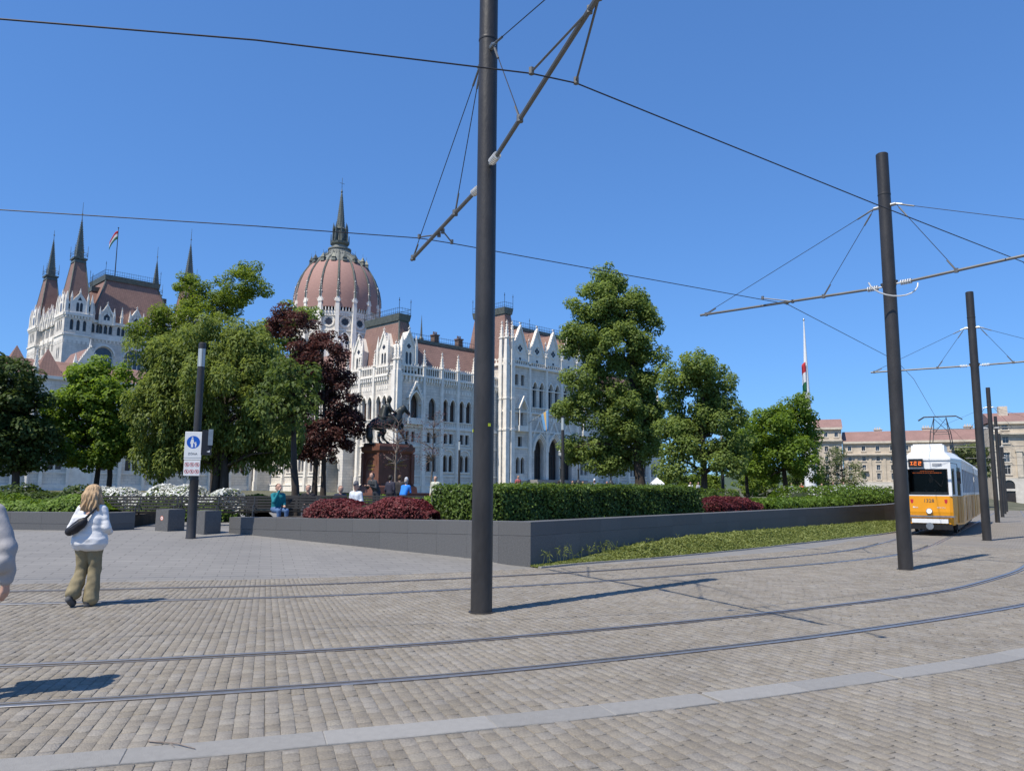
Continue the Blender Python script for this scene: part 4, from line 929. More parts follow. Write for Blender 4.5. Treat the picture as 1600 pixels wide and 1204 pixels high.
def flag(name, label, cat, origin, hoist, fly, drop, cols, rz, wav=.25):
    """cloth hanging from origin along -z (hoist) and local x (fly)"""
    nx, nz = 10, 12; V = []; Q = []; mi = []
    for i in range(nx+1):
        for j in range(nz+1):
            f = i/nx; g = j/nz; x = fly*f; z = -hoist*g-drop*f*f; y = wav*math.sin(f*7+g*2)*f
            V.append((x, y, z))
    for i in range(nx):
        for j in range(nz): Q.append((i*(nz+1)+j, (i+1)*(nz+1)+j, (i+1)*(nz+1)+j+1, i*(nz+1)+j+1)); mi.append(min(len(cols)-1, int(j/nz*len(cols))))
    o = put(name, np_mesh(name, V, Q, cols, mi, True), None, origin, rz)
    md = o.modifiers.new('thickness', 'SOLIDIFY'); md.thickness = .012
    return tag(o, label, cat)
ww = lambda u, v, z: tuple((Matrix.Translation((-21.668,143,0)) @ Matrix.Rotation(R(45.5),4,'Z') @ Vector((u,v,z))))
flag('national_flag', 'small red white and green flag flying above the spired chamber roof of the parliament', 'flag', ww(-17.2,105.5,70.8), 2.4, 1.9, 3.4, [REDF, WHITEF, GREEN], R(200))
# ---- recessed south wing with pyramid roofs, mostly behind the trees
tfW = lambda a, d, z: (-78.0+a, 48.0+d, z)
w = MB(); ops = []; g1 = []; g2 = []
for k in range(17):
    c = 2.5+4.6*k; g1 += [(c-1.2,c-.15,4.3,7.6,'p'),(c+.15,c+1.2,4.3,7.6,'p')]; g2 += [(c-1.2,c-.15,11.5,15.5,'p'),(c+.15,c+1.2,11.5,15.5,'p')]
facade(w, tfW, 78.0, 0, 21.8, g1+g2, .5, 0, 1); part(w, 'court_wing_wall', [ST_, M['stone_dark']])
windows(PH, tfW, 0, g1, .5, M['pane_brown']); windows(PH, tfW, 0, g2[10:], .5, M['pane_brown'])
t = MB()
for z0, z1, o in ((0,1.4,.3),(3.6,3.85,.15),(9.3,9.6,.2),(17.6,18.0,.25),(21.3,21.9,.4)): band(t, tfW, 0, 78, z0, z1, o)
for k in range(17):
    c = 2.5+4.6*k; hood(t, tfW, c-1.35, c+1.35, 6, 8.3, 'o', .2, .15); band(t, tfW, c+2.0, c+2.6, 0, 20, .5)
part(t, 'string_course', TR)
for k in range(30):
    pass
t = MB()
for k in range(60): x = 20+.95*k*.5; 
for c in (-50.6, -45.4):
    r = MB(); r.fru((c, 50.4, 21.9), 4.9, 4.9, 5.4, .1, .1); part(r, 'pyramid_roof', TI)
r = MB(); r.add([(-78,48.3,21.9),(0,48.3,21.9),(0,54,25.6),(-78,54,25.6)], [(0,1,2,3)]); part(r, 'wing_roof', TI)
pinnacle(-47.9, 47.5, 21.0, 1.25, 1.2)
t = MB(); t.tube([(-47.9,47.4,0),(-47.9,47.4,21)], .35, 6); part(t, 'corner_shaft', TR)
def tfg(c): return lambda a, d, z: (c+a, 47.6+d, z)
g = MB(); facade(g, lambda a,d,z: (-41.2+a,47.8+d,z), 4.8, 0, 24.2, [(1.9,2.9,21.6,24.1,'p')], .4); g.ext([(-41.2,47.8,24.2),(-36.4,47.8,24.2),(-38.8,47.8,28.4)], (0,.6,0))
for k in range(9):
    f = (k+.5)/9
    for sx in (-1,1): g.fru((-38.8+sx*2.5*(1-f), 47.7, 24.2+4.2*f+.1), .3,.3,.35,.08,.08)
g.fru((-38.8,47.9,28.3),.35,.35,1.6,.06,.06); g.fru((-41.3,47.7,23),.7,.7,2,.6,.6); g.fru((-41.3,47.7,25),.6,.6,1.8,.05,.05)
part(g, 'gable', TR)
r = MB(); r.add([(-41.2,48.3,24.2),(-36.4,48.3,24.2),(-38.8,48.3,28.2),(-41.2,60,24.2),(-36.4,60,24.2),(-38.8,60,28.2)], [(0,2,5,3),(2,1,4,5)]); part(r, 'gable_roof', TI)
t = MB(); t.box(-62,-54,60,66,18,32.5); t.box(-62.3,-53.7,59.7,66.3,32.5,33.2)
for k in range(3): t.tube([(-60+k*1.6,62,33.2),(-60+k*1.6,62,35.0)], .3, 6)
part(t, 'chimney', M['soil'])
# Szekler flag on a slanting pole by the entrance
t = MB(); p0 = Vector(ww(33.2,VB,15.0)); p1 = Vector(ww(35.6,VB-4.2,18.2)); t.tube([(0,0,0), p1-p0], .05, 6); fp = t.build('flag_staff', M['steel']); fp.location = p0
tag(fp, 'thin slanting flag staff on the wall beside the main entrance', 'flagpole')
BL = mat('flag_blue', (.14,.32,.55)); GO = mat('flag_gold', (.62,.40,.14))
nx, nz = 6, 14; V = []; Q = []; mi = []
e = (p1-p0).normalized()
for i in range(nx+1):
    for j in range(nz+1):
        f = i/nx; g_ = j/nz; q = e*(-2.0*f)*(1-.5*g_) + Vector((.12*math.sin(f*9+g_*3)*g_, .1*math.cos(f*6)*g_, -4.6*g_*(1-.1*f))); V.append(tuple(q))
for i in range(nx):
    for j in range(nz): Q.append((i*(nz+1)+j,(i+1)*(nz+1)+j,(i+1)*(nz+1)+j+1,i*(nz+1)+j+1)); mi.append(1 if i in (2,3) else 0)
o = put('wall_flag', np_mesh('wall_flag', V, Q, [BL, GO], mi, True), None, tuple(p1)); o.modifiers.new('thickness','SOLIDIFY').thickness = .015
tag(o, 'light blue flag with a gold stripe hanging beside the main entrance', 'flag')

# ------------------------------------------------------------------ apartment buildings beyond the tram
M['ochre'] = brick_mat('ochre_stone', (.64,.55,.43), (.58,.50,.39), (.49,.42,.33), 1.1, .5, .02, .85, .2, dirt=.35, dscale=.25, axis='wall')
M['ochre_trim'] = mat('ochre_trim', (.58,.51,.41), .85, .2, .7)
M['base_stone'] = mat('pale_base_stone', (.60,.56,.49), .85, .16, .6)
M['white_frame'] = mat('white_window_frame', (.72,.72,.70), .5, .05)
M['plain_roof'] = brick_mat('brown_red_roof', (.33,.20,.17), (.29,.175,.15), (.22,.135,.115), .4, .35, .04, .75, .3, dirt=.2, dscale=.3)
def apartment(name, label, A, B, deep, z0, levels, zc, zr, bays, wwid, stone, base_z, pil=False):
    A = Vector((*A, 0)); B = Vector((*B, 0)); T = (B-A).normalized(); L = (B-A).length; rz = math.atan2(T.y, T.x)
    t = thing(name, label, 'building', (A.x, A.y, z0), rz)
    tf = lambda a, d, z: (a, d, z-z0)
    ops = []; step = L/bays
    for (b0, b1, k) in levels:
        for i in range(bays): c = step*(i+.5); ops.append((c-wwid/2, c+wwid/2, b0, b1, k))
    w = MB(); facade(w, tf, L, z0, zc, ops, .35, 0, 0); w.box(0,.3,.36,deep,0,zc-z0); w.box(L-.3,L,.36,deep,0,zc-z0); w.box(0,L,deep-.3,deep,0,zc-z0); w.box(.3,L-.3,.6,.7,0,zc-z0-.1)
    w.build('wall', stone, t)
    for n_, op in enumerate(ops):
        pm, fr = pane_mesh(op[1]-op[0], op[3]-op[2], op[4], M['pane_blue'] if (n_*7) % 5 else M['pane'], M['white_frame'], (1,1))
        o = put('window', pm, t, tf((op[0]+op[1])/2, .3, op[2])); put('window_frame', fr, o)
    for op in ops:
        q = MB(); band(q, tf, op[0]-.32, op[1]+.32, op[2]-.3, op[2]+.0, .22); band(q, tf, op[0]-.32, op[1]+.32, op[3]-.0, op[3]+.28, .12); band(q, tf, op[0]-.28, op[0]-.02, op[2]-.05, op[3]+.05, .08); band(q, tf, op[1]+.02, op[1]+.28, op[2]-.05, op[3]+.05, .08); q.build('window_surround', M['ochre_trim'], t)
    q = MB(); band(q, tf, -.3, L+.3, zc-.5, zc+.2, .8); q.build('cornice', M['ochre_trim'], t); q = MB(); band(q, tf, 0, L, base_z, base_z+.4, .35); q.build('base_band', M['ochre_trim'], t); q = MB()
    zt = levels[-1][0]-1.0; band(q, tf, -.2, L+.2, zt-.4, zt, 1.0); band(q, tf, 0, L, zt-.9, zt-.4, .4)
    q.build('cornice', M['ochre_trim'], t)
    q = MB(); band(q, tf, 0, L, z0, base_z, .12); q.build('base_course', M['base_stone'], t) if False else None
    r = MB(); r.add([(-.4,-.4,zc-z0+.2),(L+.4,-.4,zc-z0+.2),(L+.4,deep*.5,zr-z0),(-.4,deep*.5,zr-z0),(-.4,deep+.4,zc-z0+.2),(L+.4,deep+.4,zc-z0+.2)], [(0,1,2,3),(3,2,5,4),(0,3,4),(1,5,2)]); r.build('roof', M['plain_roof'], t)
    return t, tf, L, rz
lv = [(-1.8,1.2,'r'),(5.0,7.0,'r'),(8.0,9.7,'r'),(11.0,12.5,'r'),(14.3,15.9,'r')]
t1, tf1, L1, rz1 = apartment('apartment_building', 'long ochre apartment block with a red brown roof behind the tram', (110.6,257), (152,236), 16, -3.4, lv, 17.2, 21.2, 11, 1.05, M['ochre'], 4.0, True)
q = MB(); band(q, tf1, 0, L1, -3.4, 4.0, .10); 
w = MB()
b_ops = [(L1*(i+.5)/11-.8, L1*(i+.5)/11+.8, -1.8, 1.6, 'o') for i in range(11)]
facade(w, lambda a,d,z: (a,-.3+d,z+3.4), L1, -3.4, 4.0, b_ops, .3); w.build('pale_base', M['base_stone'], t1)
for i in range(11):     # small balconies and wide pilasters
    c = L1*(i+.5)/11
    if i % 3 == 1:
        for zb in (7.75,):
            q = MB(); q.box(c-1.2,c+1.2,-1.1,0,zb+3.3,zb+3.5); 
            for k in range(9): q.box(c-1.15+.28*k,c-1.09+.28*k,-1.08,-1.02,zb+3.5,zb+4.3)
            q.box(c-1.2,c+1.2,-1.1,-1.02,zb+4.3,zb+4.38); q.build('balcony', M['ochre_trim'], t1)
    q = MB(); band(q, tf1, c+1.45, c+2.25, 4.4, 12.7, .25); q.build('pilaster', M['ochre'], t1)
for (x, d, h, w_) in ((3,8,-1.0,2.6),(9.5,9,1.0,2.4),(16,8,-.8,3.4),(24,9,1.2,3.0),(31,8,-.6,2.0),(36,9,1.4,2.4),(41,8,-.2,3)):
    q = MB(); q.box(x,x+w_,d,d+2,20.5,20.9+3.4+h*.8); q.box(x-.2,x+w_+.2,d-.2,d+2.2,20.9+3.4+h*.8,21.2+3.4+h*.8)
    for k in range(3): q.tube([(x+.4+k*.7,d+1,24.4+h*.8),(x+.4+k*.7,d+1,25.3+h*.8)], .18, 6)
    q.build('chimney', M['ochre_trim'], t1)
t2, tf2, L2, rz2 = apartment('apartment_building', 'ochre corner block with an attic storey, partly hidden by the silvery tree', (101.0,259.5), (110.0,256.0), 16, -3.4, [(5.0,7.0,'r'),(8.0,9.7,'r'),(11,12.6,'r'),(14.2,15.9,'r'),(19.0,20.6,'r')], 22.0, 25.6, 3, 1.05, M['ochre'], 4.0)
t3, tf3, L3, rz3 = apartment('apartment_building', 'tall ochre block with wide pilasters and a street arch behind the row of poles', (135.2,215.5), (168,203), 18, -2.8, [(6.2,8.8,'r'),(9.6,12.2,'r'),(14.8,16.6,'r'),(18.6,19.9,'r')], 20.6, 24.0, 6, 1.5, M['ochre'], 5.0, True)
for i in range(7):
    c = L3*i/6; q = MB(); band(q, tf3, c-.7, c+.7, 5.4, 13.0, .5); band(q, tf3, c-.9, c+.9, 12.4, 13.0, .65); q.build('pilaster', M['ochre_trim'], t3)
w = MB(); facade(w, lambda a,d,z: (a,-.35+d,z+2.8), L3, -2.8, 5.0, [(L3*(i+.5)/6-1.4, L3*(i+.5)/6+1.4, -2.8, 1.6, 'r') for i in range(6)]+[(L3*(i+.5)/6-1.4, L3*(i+.5)/6+1.4, 2.2, 4.6, 'o') for i in range(6)], .34); w.build('pale_base', M['base_stone'], t3)
for i in range(6):
    q = MB(); q.add([(L3*(i+.5)/6-1.4,-.05,0),(L3*(i+.5)/6+1.4,-.05,0),(L3*(i+.5)/6+1.4,-.05,4.4),(L3*(i+.5)/6-1.4,-.05,4.4)], [(0,1,2,3)]); q.build('shop_window', M['pane'], t3)
    pm, fr = pane_mesh(2.8, 2.4, 'o', M['pane'], M['ochre_trim'], (1,0)); put('window', pm, t3, (L3*(i+.5)/6, -.06, 5.0))
for (x, d, h) in ((3,6,2.5),(12,7,3.2),(22,6,2.4)):
    q = MB(); q.box(x,x+2.2,d,d+2,22.5,26.0+h); q.build('chimney', M['ochre_trim'], t3)
# hills on the horizon
hv = []; 
for k in range(60):
    a = -1.2+2.4*k/59; rr = 4200; h = 95+18*math.sin(k*.31)+14*math.sin(k*.83+1)+6*math.sin(k*1.9)
    for (r2, hh) in ((rr-900,-20),(rr-300,h*.55),(rr,h),(rr+900,-20)): hv.append((r2*math.sin(a), r2*math.cos(a), hh))
hq = [(k*4+j, (k+1)*4+j, (k+1)*4+j+1, k*4+j+1) for k in range(59) for j in range(3)]
kind(put('hills', np_mesh('hills', hv, hq, mat('far_wooded_hill', (.06,.085,.05), 1, .2, .002), None, True)), 'structure')
# ------------------------------------------------------------------ foliage
def leaf_quads(C, Nrm, L, W, rng, fold=.25, hang=None):
    """diamond leaves at C facing Nrm"""
    n = len(C); Nrm = Nrm/np.maximum(np.linalg.norm(Nrm, axis=1)[:,None], 1e-6)
    r = rng.normal(size=(n,3))
    if hang is not None: r = r*(1-hang)+np.array((0,0,-1.0))*hang*2
    t = r-Nrm*np.sum(r*Nrm, 1)[:,None]; t /= np.maximum(np.linalg.norm(t, axis=1)[:,None], 1e-6)
    b = np.cross(Nrm, t); s = rng.uniform(.65, 1.25, n)[:,None]
    a = t*L*.5*s; w = b*W*.5*s; f = Nrm*W*fold*s
    V = np.stack([C-a, C+w+f, C+a, C-w+f], 1).reshape(-1,3)
    Q = np.arange(4*n).reshape(-1,4); return V, Q
def puff_leaves(puffs, per, rng, L, W, jitter=.38, up=.55, hang=None, shell=.5):
    Cs = []; Ns = []
    for (c, r) in puffs:
        n = int(per*r[0]*r[1]); 
        if n < 3: n = 3
        d = rng.normal(size=(n,3)); d /= np.linalg.norm(d, axis=1)[:,None]
        rad = (shell+(1-shell)*rng.uniform(0,1,n)**.6)[:,None]
        Cs.append(np.array(c)+d*np.array(r)*rad); Ns.append(d*(1-jitter)+rng.normal(size=(n,3))*jitter*.8+np.array((0,0,up)))
    C = np.concatenate(Cs); Nn = np.concatenate(Ns); return leaf_quads(C, Nn, L, W, rng, hang=hang)
def tree(key, label, base, lobes, lm, seed, leaf=(.32,.24), per=260, pr=(.55,1.0), npuff=1.0, trunk=.22, bark='bark', lean=(0,0), fork=.4, hang=None, group=None, flat=.72, shell=.5, trunks=((0,0),), gap=0.0, twigs=True):
    rng = np.random.default_rng(seed); rd = random.Random(seed)
    bx, by = base; z0 = zg(bx, by)
    t = thing(key, label, 'tree', (bx, by, z0), 0, group)
    puffs = []
    for (dx, dy, z, rx, ry, rz) in lobes:
        z = z-z0; vol = rx*ry*rz; n = max(3, int(npuff*5.5*(rx*ry+rx*rz+ry*rz)/3/((pr[0]+pr[1])/2)**2*.55))
        for k in range(n):
            d = rng.normal(size=3); d /= np.linalg.norm(d); rr = rng.uniform(.45, .95)
            p = np.array((dx,dy,z))+d*np.array((rx,ry,rz))*rr
            if rng.uniform() < gap: continue
            q = rng.uniform(*pr); puffs.append((p, (q, q, q*flat)))
    V, Q = puff_leaves(puffs, per, rng, leaf[0], leaf[1], hang=hang, shell=shell)
    put('crown', np_mesh('crown', V, Q, lm), t)
    # trunk and limbs
    ctr = np.mean([np.array(l[:3])*1.0 for l in lobes], 0); zmax = max(l[2]+l[5] for l in lobes)-z0; zmin = min(l[2]-l[5] for l in lobes)-z0
    mb = MB(); fz = max(zmin+.3, zmax*.18); nodes = []
    for (ox, oy) in trunks:
        top = np.array((ctr[0]*.75+lean[0], ctr[1]*.6+lean[1], zmax*.86)); pts = []; rs = []
        for k in range(9):
            f = k/8; p = np.array((ox,oy,-.15))*(1-f**1.3)+top*f**1.3; p[2] = -.15+(top[2]+.15)*f; p[0] += rd.uniform(-.12,.12)*min(1,f*3)*trunk*4; p[1] += rd.uniform(-.1,.1)*min(1,f*3)*trunk*4
            pts.append(p); rs.append(trunk*(1.35 if k == 0 else 1)*(1-f)**.8+.02)
        mb.tube(pts, rs, 9); nodes += [(p, r) for p, r in zip(pts, rs) if p[2] > fz]
    if not nodes: nodes = [(pts[3], rs[3])]
    limbs = rd.sample(range(len(puffs)), min(len(puffs), 48 if twigs else 14))
    for k in limbs:
        c = np.array(puffs[k][0]); cand = [(np.linalg.norm((p-c)*np.array((1,1,.7)))+(3.0 if p[2] > c[2]-.2 else 0), p, r) for p, r in nodes]; _, p, r = min(cand, key=lambda x: x[0])
        r0 = min(r*.55, .05+.012*np.linalg.norm(c-p)); mid = (p+c)/2+np.array((rd.uniform(-.3,.3), rd.uniform(-.3,.3), .25*np.linalg.norm(c-p)*.35))
        mb.tube([p, p*.5+mid*.5+np.array((0,0,.05)), mid, mid*.4+c*.6, c], [r0, r0*.85, r0*.65, r0*.4, .012], 6)
    mb.build('trunk', M[bark], t, 60)
    return t
LM = dict(
 linden=leaf_mat('linden_leaf', (.095,.145,.036), (.30,.385,.11), .55),
 dark=leaf_mat('dark_leaf', (.03,.055,.014), (.10,.145,.04), .35),
 fresh=leaf_mat('fresh_leaf', (.08,.145,.024), (.25,.36,.06), .55),
 weep=leaf_mat('weeping_leaf', (.095,.14,.035), (.28,.34,.09), .5),
 acacia=leaf_mat('acacia_leaf', (.09,.14,.022), (.26,.34,.055), .5),
 purple=leaf_mat('purple_leaf', (.05,.024,.02), (.165,.072,.058), .4),
 pink=leaf_mat('reddish_bud', (.10,.045,.045), (.22,.11,.10), .35),
 silver=leaf_mat('silvery_leaf', (.09,.12,.04), (.23,.26,.11), .4),
 box=leaf_mat('hedge_leaf', (.04,.075,.016), (.17,.25,.05), .35, .45),
 barberry=leaf_mat('barberry_leaf', (.06,.014,.016), (.24,.06,.06), .3),
 cover=leaf_mat('ground_cover_leaf', (.11,.145,.035), (.29,.32,.10), .35),
 elm=leaf_mat('elm_leaf', (.05,.085,.02), (.16,.215,.055), .45),
 lawn=leaf_mat('shrub_leaf', (.065,.12,.018), (.20,.30,.05), .35),
 flower=leaf_mat('white_blossom', (.60,.60,.54), (.82,.82,.77), .2))
TREES = {
'A':((-25.55,40.00),[(-0.66,-0.53,6.85,2.02,1.81,1.7),(-1.17,0.13,5.16,2.84,2.56,2.02),(0.36,-0.2,4.84,1.5,1.35,2.02),(-0.18,0.24,3.5,2.33,2.09,1.5)]),
'B':((-22.77,44.00),[(-1.26,0.28,7.4,2.22,2.0,1.42),(-2.43,-0.67,5.91,1.55,1.39,1.67),(0.33,-0.75,5.93,1.55,1.39,1.86),(-1.05,0.87,4.81,2.57,2.31,1.84),(-0.95,-0.53,3.42,2.19,1.97,0.91),(1.02,-0.24,4.09,0.91,0.82,1.1)]),
'C':((-15.50,42.00),[(-1.24,1.23,9.7,2.49,2.24,1.38),(-3.46,-0.06,8.25,2.12,1.91,1.8),(0.97,0.71,8.28,2.12,1.91,1.8),(-1.07,-0.09,6.84,3.88,3.49,2.51),(2.14,0.24,6.15,1.76,1.58,2.14),(-3.82,-0.55,5.75,1.58,1.42,2.13),(-1.95,0.35,4.01,2.62,2.36,1.58),(1.19,0.9,4.04,2.44,2.2,1.58),(2.94,0.03,4.05,1.22,1.1,1.58),(-3.65,0.34,3.3,1.39,1.25,1.12)]),
'D':((-27.58,72.00),[(-3.38,0.32,20.39,1.84,1.66,1.77),(2.27,-1.07,20.62,2.46,2.21,2.15),(-0.11,0.63,19.16,2.45,2.21,1.76),(-6.95,0.21,15.98,2.32,2.09,1.74),(-5.2,-0.36,17.24,1.83,1.65,1.38),(-1.83,-1.15,17.27,2.45,2.2,1.88),(-3,0,14,4,3,2.4)]),
'E':((-14.07,58.00),[(-3.2,0.76,14.04,2.07,1.86,1.51),(-0.64,-0.07,11.56,2.45,2.2,2.4),(-2.01,0.53,9.33,2.44,2.19,2.97),(0.95,0.74,8.37,1.95,1.75,2.56),(-0.39,0.62,5.44,2.9,2.61,2.18),(1.6,0.73,6.4,1.2,1.3,1.7),(-1.82,-0.15,4.95,1.45,1.3,1.94)]),
'E2':((-18.36,66.00),[(-1.06,0.64,16.72,2.13,1.92,1.15),(-2.38,-0.09,14.88,1.68,1.51,1.71),(-1.5,0,12.5,2.2,2,2.2)]),
'F1':((-7.81,52.00),[(0.13,0.68,4.67,1.56,1.4,2.09),(-0.85,0.43,5.61,1.13,1.02,1.22),(1.11,-0.44,5.54,1.08,0.98,1.31)]),
'F2':((-5.82,56.00),[(-0.12,-0.58,4.91,1.58,1.43,2.15),(0.7,-0.26,6.32,0.94,0.84,1.41)]),
'G':((10.12,60.00),[(-2.22,0.72,18.6,1.54,1.39,1.27),(-3.53,-0.14,16.07,2.25,2.03,1.78),(-0.72,0.27,15.56,2.15,1.93,1.99),(0.8,-0.24,14.95,1.22,1.1,1.15),(-4.31,0.01,13.36,1.93,1.74,1.76),(-2.02,-0.32,12.86,2.79,2.51,2.33),(-0.01,-0.32,11.33,2.13,1.91,2.47),(-4.17,0.18,9.77,2.12,1.91,2.04),(-1.57,0.25,7.76,3.01,2.71,2.54),(0.44,0.71,7.78,1.76,1.58,2.44),(-5.49,0.27,7.73,1.51,1.36,0.81),(-2.1,0.9,4.75,2.1,1.89,1.9),(-0.1,0.68,5.26,1.9,1.71,1.91),(-4.85,0.74,4.73,1.5,1.35,0.9),(-3.11,0.24,3.65,1.39,1.25,0.89)]),
'H':((12.45,50.00),[(-0.43,-0.54,9.76,1.6,1.44,1.11),(1.01,0.5,8.49,1.39,1.25,1.4),(-1.52,0.55,8.47,1.18,1.06,1.62),(-0.29,0.88,6.79,2.18,1.96,2.03),(1.36,0.1,5.97,1.38,1.24,2.02),(-1.18,0.41,4.69,1.92,1.72,1.76),(0.67,-0.55,3.67,1.91,1.72,1.41),(2.15,0.3,4.72,0.92,0.83,1.75),(-2.04,0.07,3.24,0.91,0.82,0.99)]),
'I':((20.57,58.00),[(0.32,-0.4,7.66,1.85,1.66,1.17),(-1.19,-0.89,6.19,2.03,1.83,1.61),(1.23,0.57,6.21,1.6,1.44,1.85),(-2.2,0.85,4.73,1.74,1.56,1.74),(0.19,-0.91,4.36,2.22,2.0,1.83),(-1.55,0.52,2.91,1.73,1.56,0.86),(1.84,-0.08,3.42,0.87,0.78,1.15)]),
'I2':((18.92,62.00),[(-0.3,-0.5,5.44,1.45,1.3,2.18),(-0.1,-0.27,3.65,1.29,1.16,1.28)]),
'J':((40.77,95.00),[(-0.08,0.55,5.31,2.05,1.85,1.73),(-1.51,0.59,3.34,1.57,1.42,1.72),(1.01,-0.61,3.36,1.34,1.2,1.88),(-0.24,0.23,1.87,2.04,1.84,1.09)]),
'K':((82.54,140.00),[(-0.45,-1.17,7.53,2.56,2.3,2.56),(2.38,0.56,6.4,2.56,2.3,4.41),(-0.11,-0.49,4.07,2.9,2.61,2.89)]),
'L1':((28.28,130.00),[(0.02,0.57,3.0,1.51,1.36,1.07)]),
'L2':((34.50,135.00),[(0.03,0.86,3.31,1.79,1.61,1.33)]),
'L3':((36.09,128.00),[(-0.18,0.01,3.04,1.48,1.33,1.26)]),
'M':((35.68,94.00),[(-0.38,0.68,3.88,1.37,1.24,1.9),(0.55,-0.23,2.37,1.22,1.1,1.21)])}
T_ = TREES
tree('chestnut_tree', 'dark dense round tree casting shade over the lawn beside the bright green tree', *T_['A'], LM['dark'], 1, (.22,.16), 350, (.4,.75), 1.2, .2)
tree('maple_tree', 'bright green round tree on two trunks between the dark tree and the weeping tree', *T_['B'], LM['fresh'], 2, (.22,.17), 380, (.4,.75), 1.2, .15, trunks=((0,0),(-.95,.3)))
tree('weeping_tree', 'broad weeping pale green tree behind the lamp post', *T_['C'], LM['weep'], 3, (.25,.10), 560, (.45,.8), 1.2, .24, flat=1.25, hang=.7, trunks=((0,0),(-.6,.2)))
tree('acacia_tree', 'tall open crowned tree rising above the weeping tree', *T_['D'], LM['acacia'], 4, (.21,.15), 260, (.45,.85), 1.5, .28, gap=.12)
tree('purple_maple', 'dark purple leaved maple beside the equestrian statue', *T_['E'], LM['purple'], 5, (.19,.15), 380, (.36,.72), 1.25, .19, gap=.14, trunks=((0,0),(-.75,.3)))
tree('linden_tree', 'dull green treetop just above the purple maple', *T_['E2'], LM['linden'], 6, (.30,.22), 170, (.6,1.0), .9, .2)
tree('young_tree', 'slender young tree with sparse reddish buds before the statue pedestal', *T_['F1'], LM['pink'], 7, (.10,.07), 55, (.3,.6), .8, .07, 'bark_pale', shell=.1)
tree('young_tree', 'slender young budding tree before the white facade, not the pedestal', *T_['F2'], LM['pink'], 8, (.10,.07), 55, (.3,.6), .8, .06, 'bark_pale', shell=.1)
tree('linden_tree', 'tallest linden tree with an uneven crown in front of the parliament entrance wing', *T_['G'], LM['linden'], 9, (.21,.165), 360, (.45,.9), 1.5, .42, gap=.06, flat=.9, shell=.4, lean=(.6,0))
tree('linden_tree', 'mid sized linden next to the tallest linden, above the second red shrubs', *T_['H'], LM['linden'], 10, (.19,.15), 400, (.4,.8), 1.4, .22, gap=.05, flat=.9, shell=.4)
tree('linden_tree', 'darker round linden tree beside the white flagpole', *T_['I'], LM['fresh'], 11, (.20,.155), 370, (.42,.8), 1.3, .2, flat=.88, shell=.4)
tree('linden_tree', 'narrow linden squeezed between the two round lindens', *T_['I2'], LM['linden'], 12, (.30,.23), 220, (.5,.9), 1.0, .14)
tree('silver_tree', 'small light silvery tree in front of the ochre apartment block', *T_['J'], LM['silver'], 13, (.30,.12), 150, (.5,1.0), .9, .12, gap=.15, hang=.4)
tree('street_tree', 'green street tree behind the tram roof', *T_['K'], LM['silver'], 14, (.5,.35), 90, (.8,1.4), .9, .2)
for k, (bx_, by_, rr_, word) in enumerate(((25.6,132,2.4,'first'),(29.6,130,2.6,'second'),(34.0,134,3.0,'third'),(38.6,128,2.7,'fourth'),(43.0,131,3.1,'fifth'),(47.6,129,2.8,'sixth'),(52.0,133,3.2,'seventh'))):
    tree('park_bush', 'far green bush under the linden branches, %s of the row from the parliament corner' % word, (bx_, by_), [(0,0,2.1,rr_,rr_*.8,1.9),(.8,.3,3.3,rr_*.55,rr_*.5,1.1)], LM['acacia'], 50+k, (.36,.27), 110, (.5,.9), 1, .1, twigs=False, group='far bushes along the embankment')
tree('yew_shrub', 'dark evergreen shrub directly behind the white flagpole', *T_['M'], LM['dark'], 18, (.28,.2), 230, (.5,.8), 1, .1)
# tree trunk by the litter bin, its crown merging with the weeping tree
tree('elm_tree', 'straight dark trunked tree between the litter bin and the weeping tree', (-7.75,28.0), [(-.9,.2,5.5,.9,.8,.9),(.05,-.35,4.8,.8,.7,.8),(-.75,-.4,4.25,.9,.7,.75),(.0,.4,5.6,.7,.7,.6)], LM['elm'], 19, (.2,.11), 380, (.3,.55), 1.1, .15, hang=.6)

# ------------------------------------------------------------------ hedges and shrubs
def shrub(name, label, cat, base, outline_fn, n, lm, leaf, seed, core=None, group=None, up=.3, kindstuff=False, lm2=None, frac2=0.0, leaf2=None):
    """outline_fn(rng, n) -> points, normals in world xy and absolute z"""
    rng = np.random.default_rng(seed); C, Nn = outline_fn(rng, n); b = np.array(base)
    V, Q = leaf_quads(C-b, Nn+np.array((0,0,up))+rng.normal(size=C.shape)*.5, leaf[0], leaf[1], rng)
    t = thing(name, label, cat, base, 0, group)
    put('foliage', np_mesh('foliage', V, Q, lm), t)
    if lm2:
        m = int(n*frac2); C2, N2 = outline_fn(rng, m*3); k = np.argsort(-N2[:,2]-rng.uniform(0,.8,len(N2)))[:m]
        l2 = leaf2 or leaf; V, Q = leaf_quads(C2[k]+N2[k]*.03-b, N2[k]+np.array((0,0,.6))+rng.normal(size=(m,3))*.4, l2[0], l2[1], rng); put('blossom', np_mesh('blossom', V, Q, lm2), t)
    if core is not None:
        mb = MB(); core(mb, b); mb.build('branches', M['hedge_core'], t)  # added solid dark core inside the foliage, blocks the view through the leaves
    return t
M['hedge_core'] = mat('hedge_inside', (.022,.03,.012), .95, .4, 8)
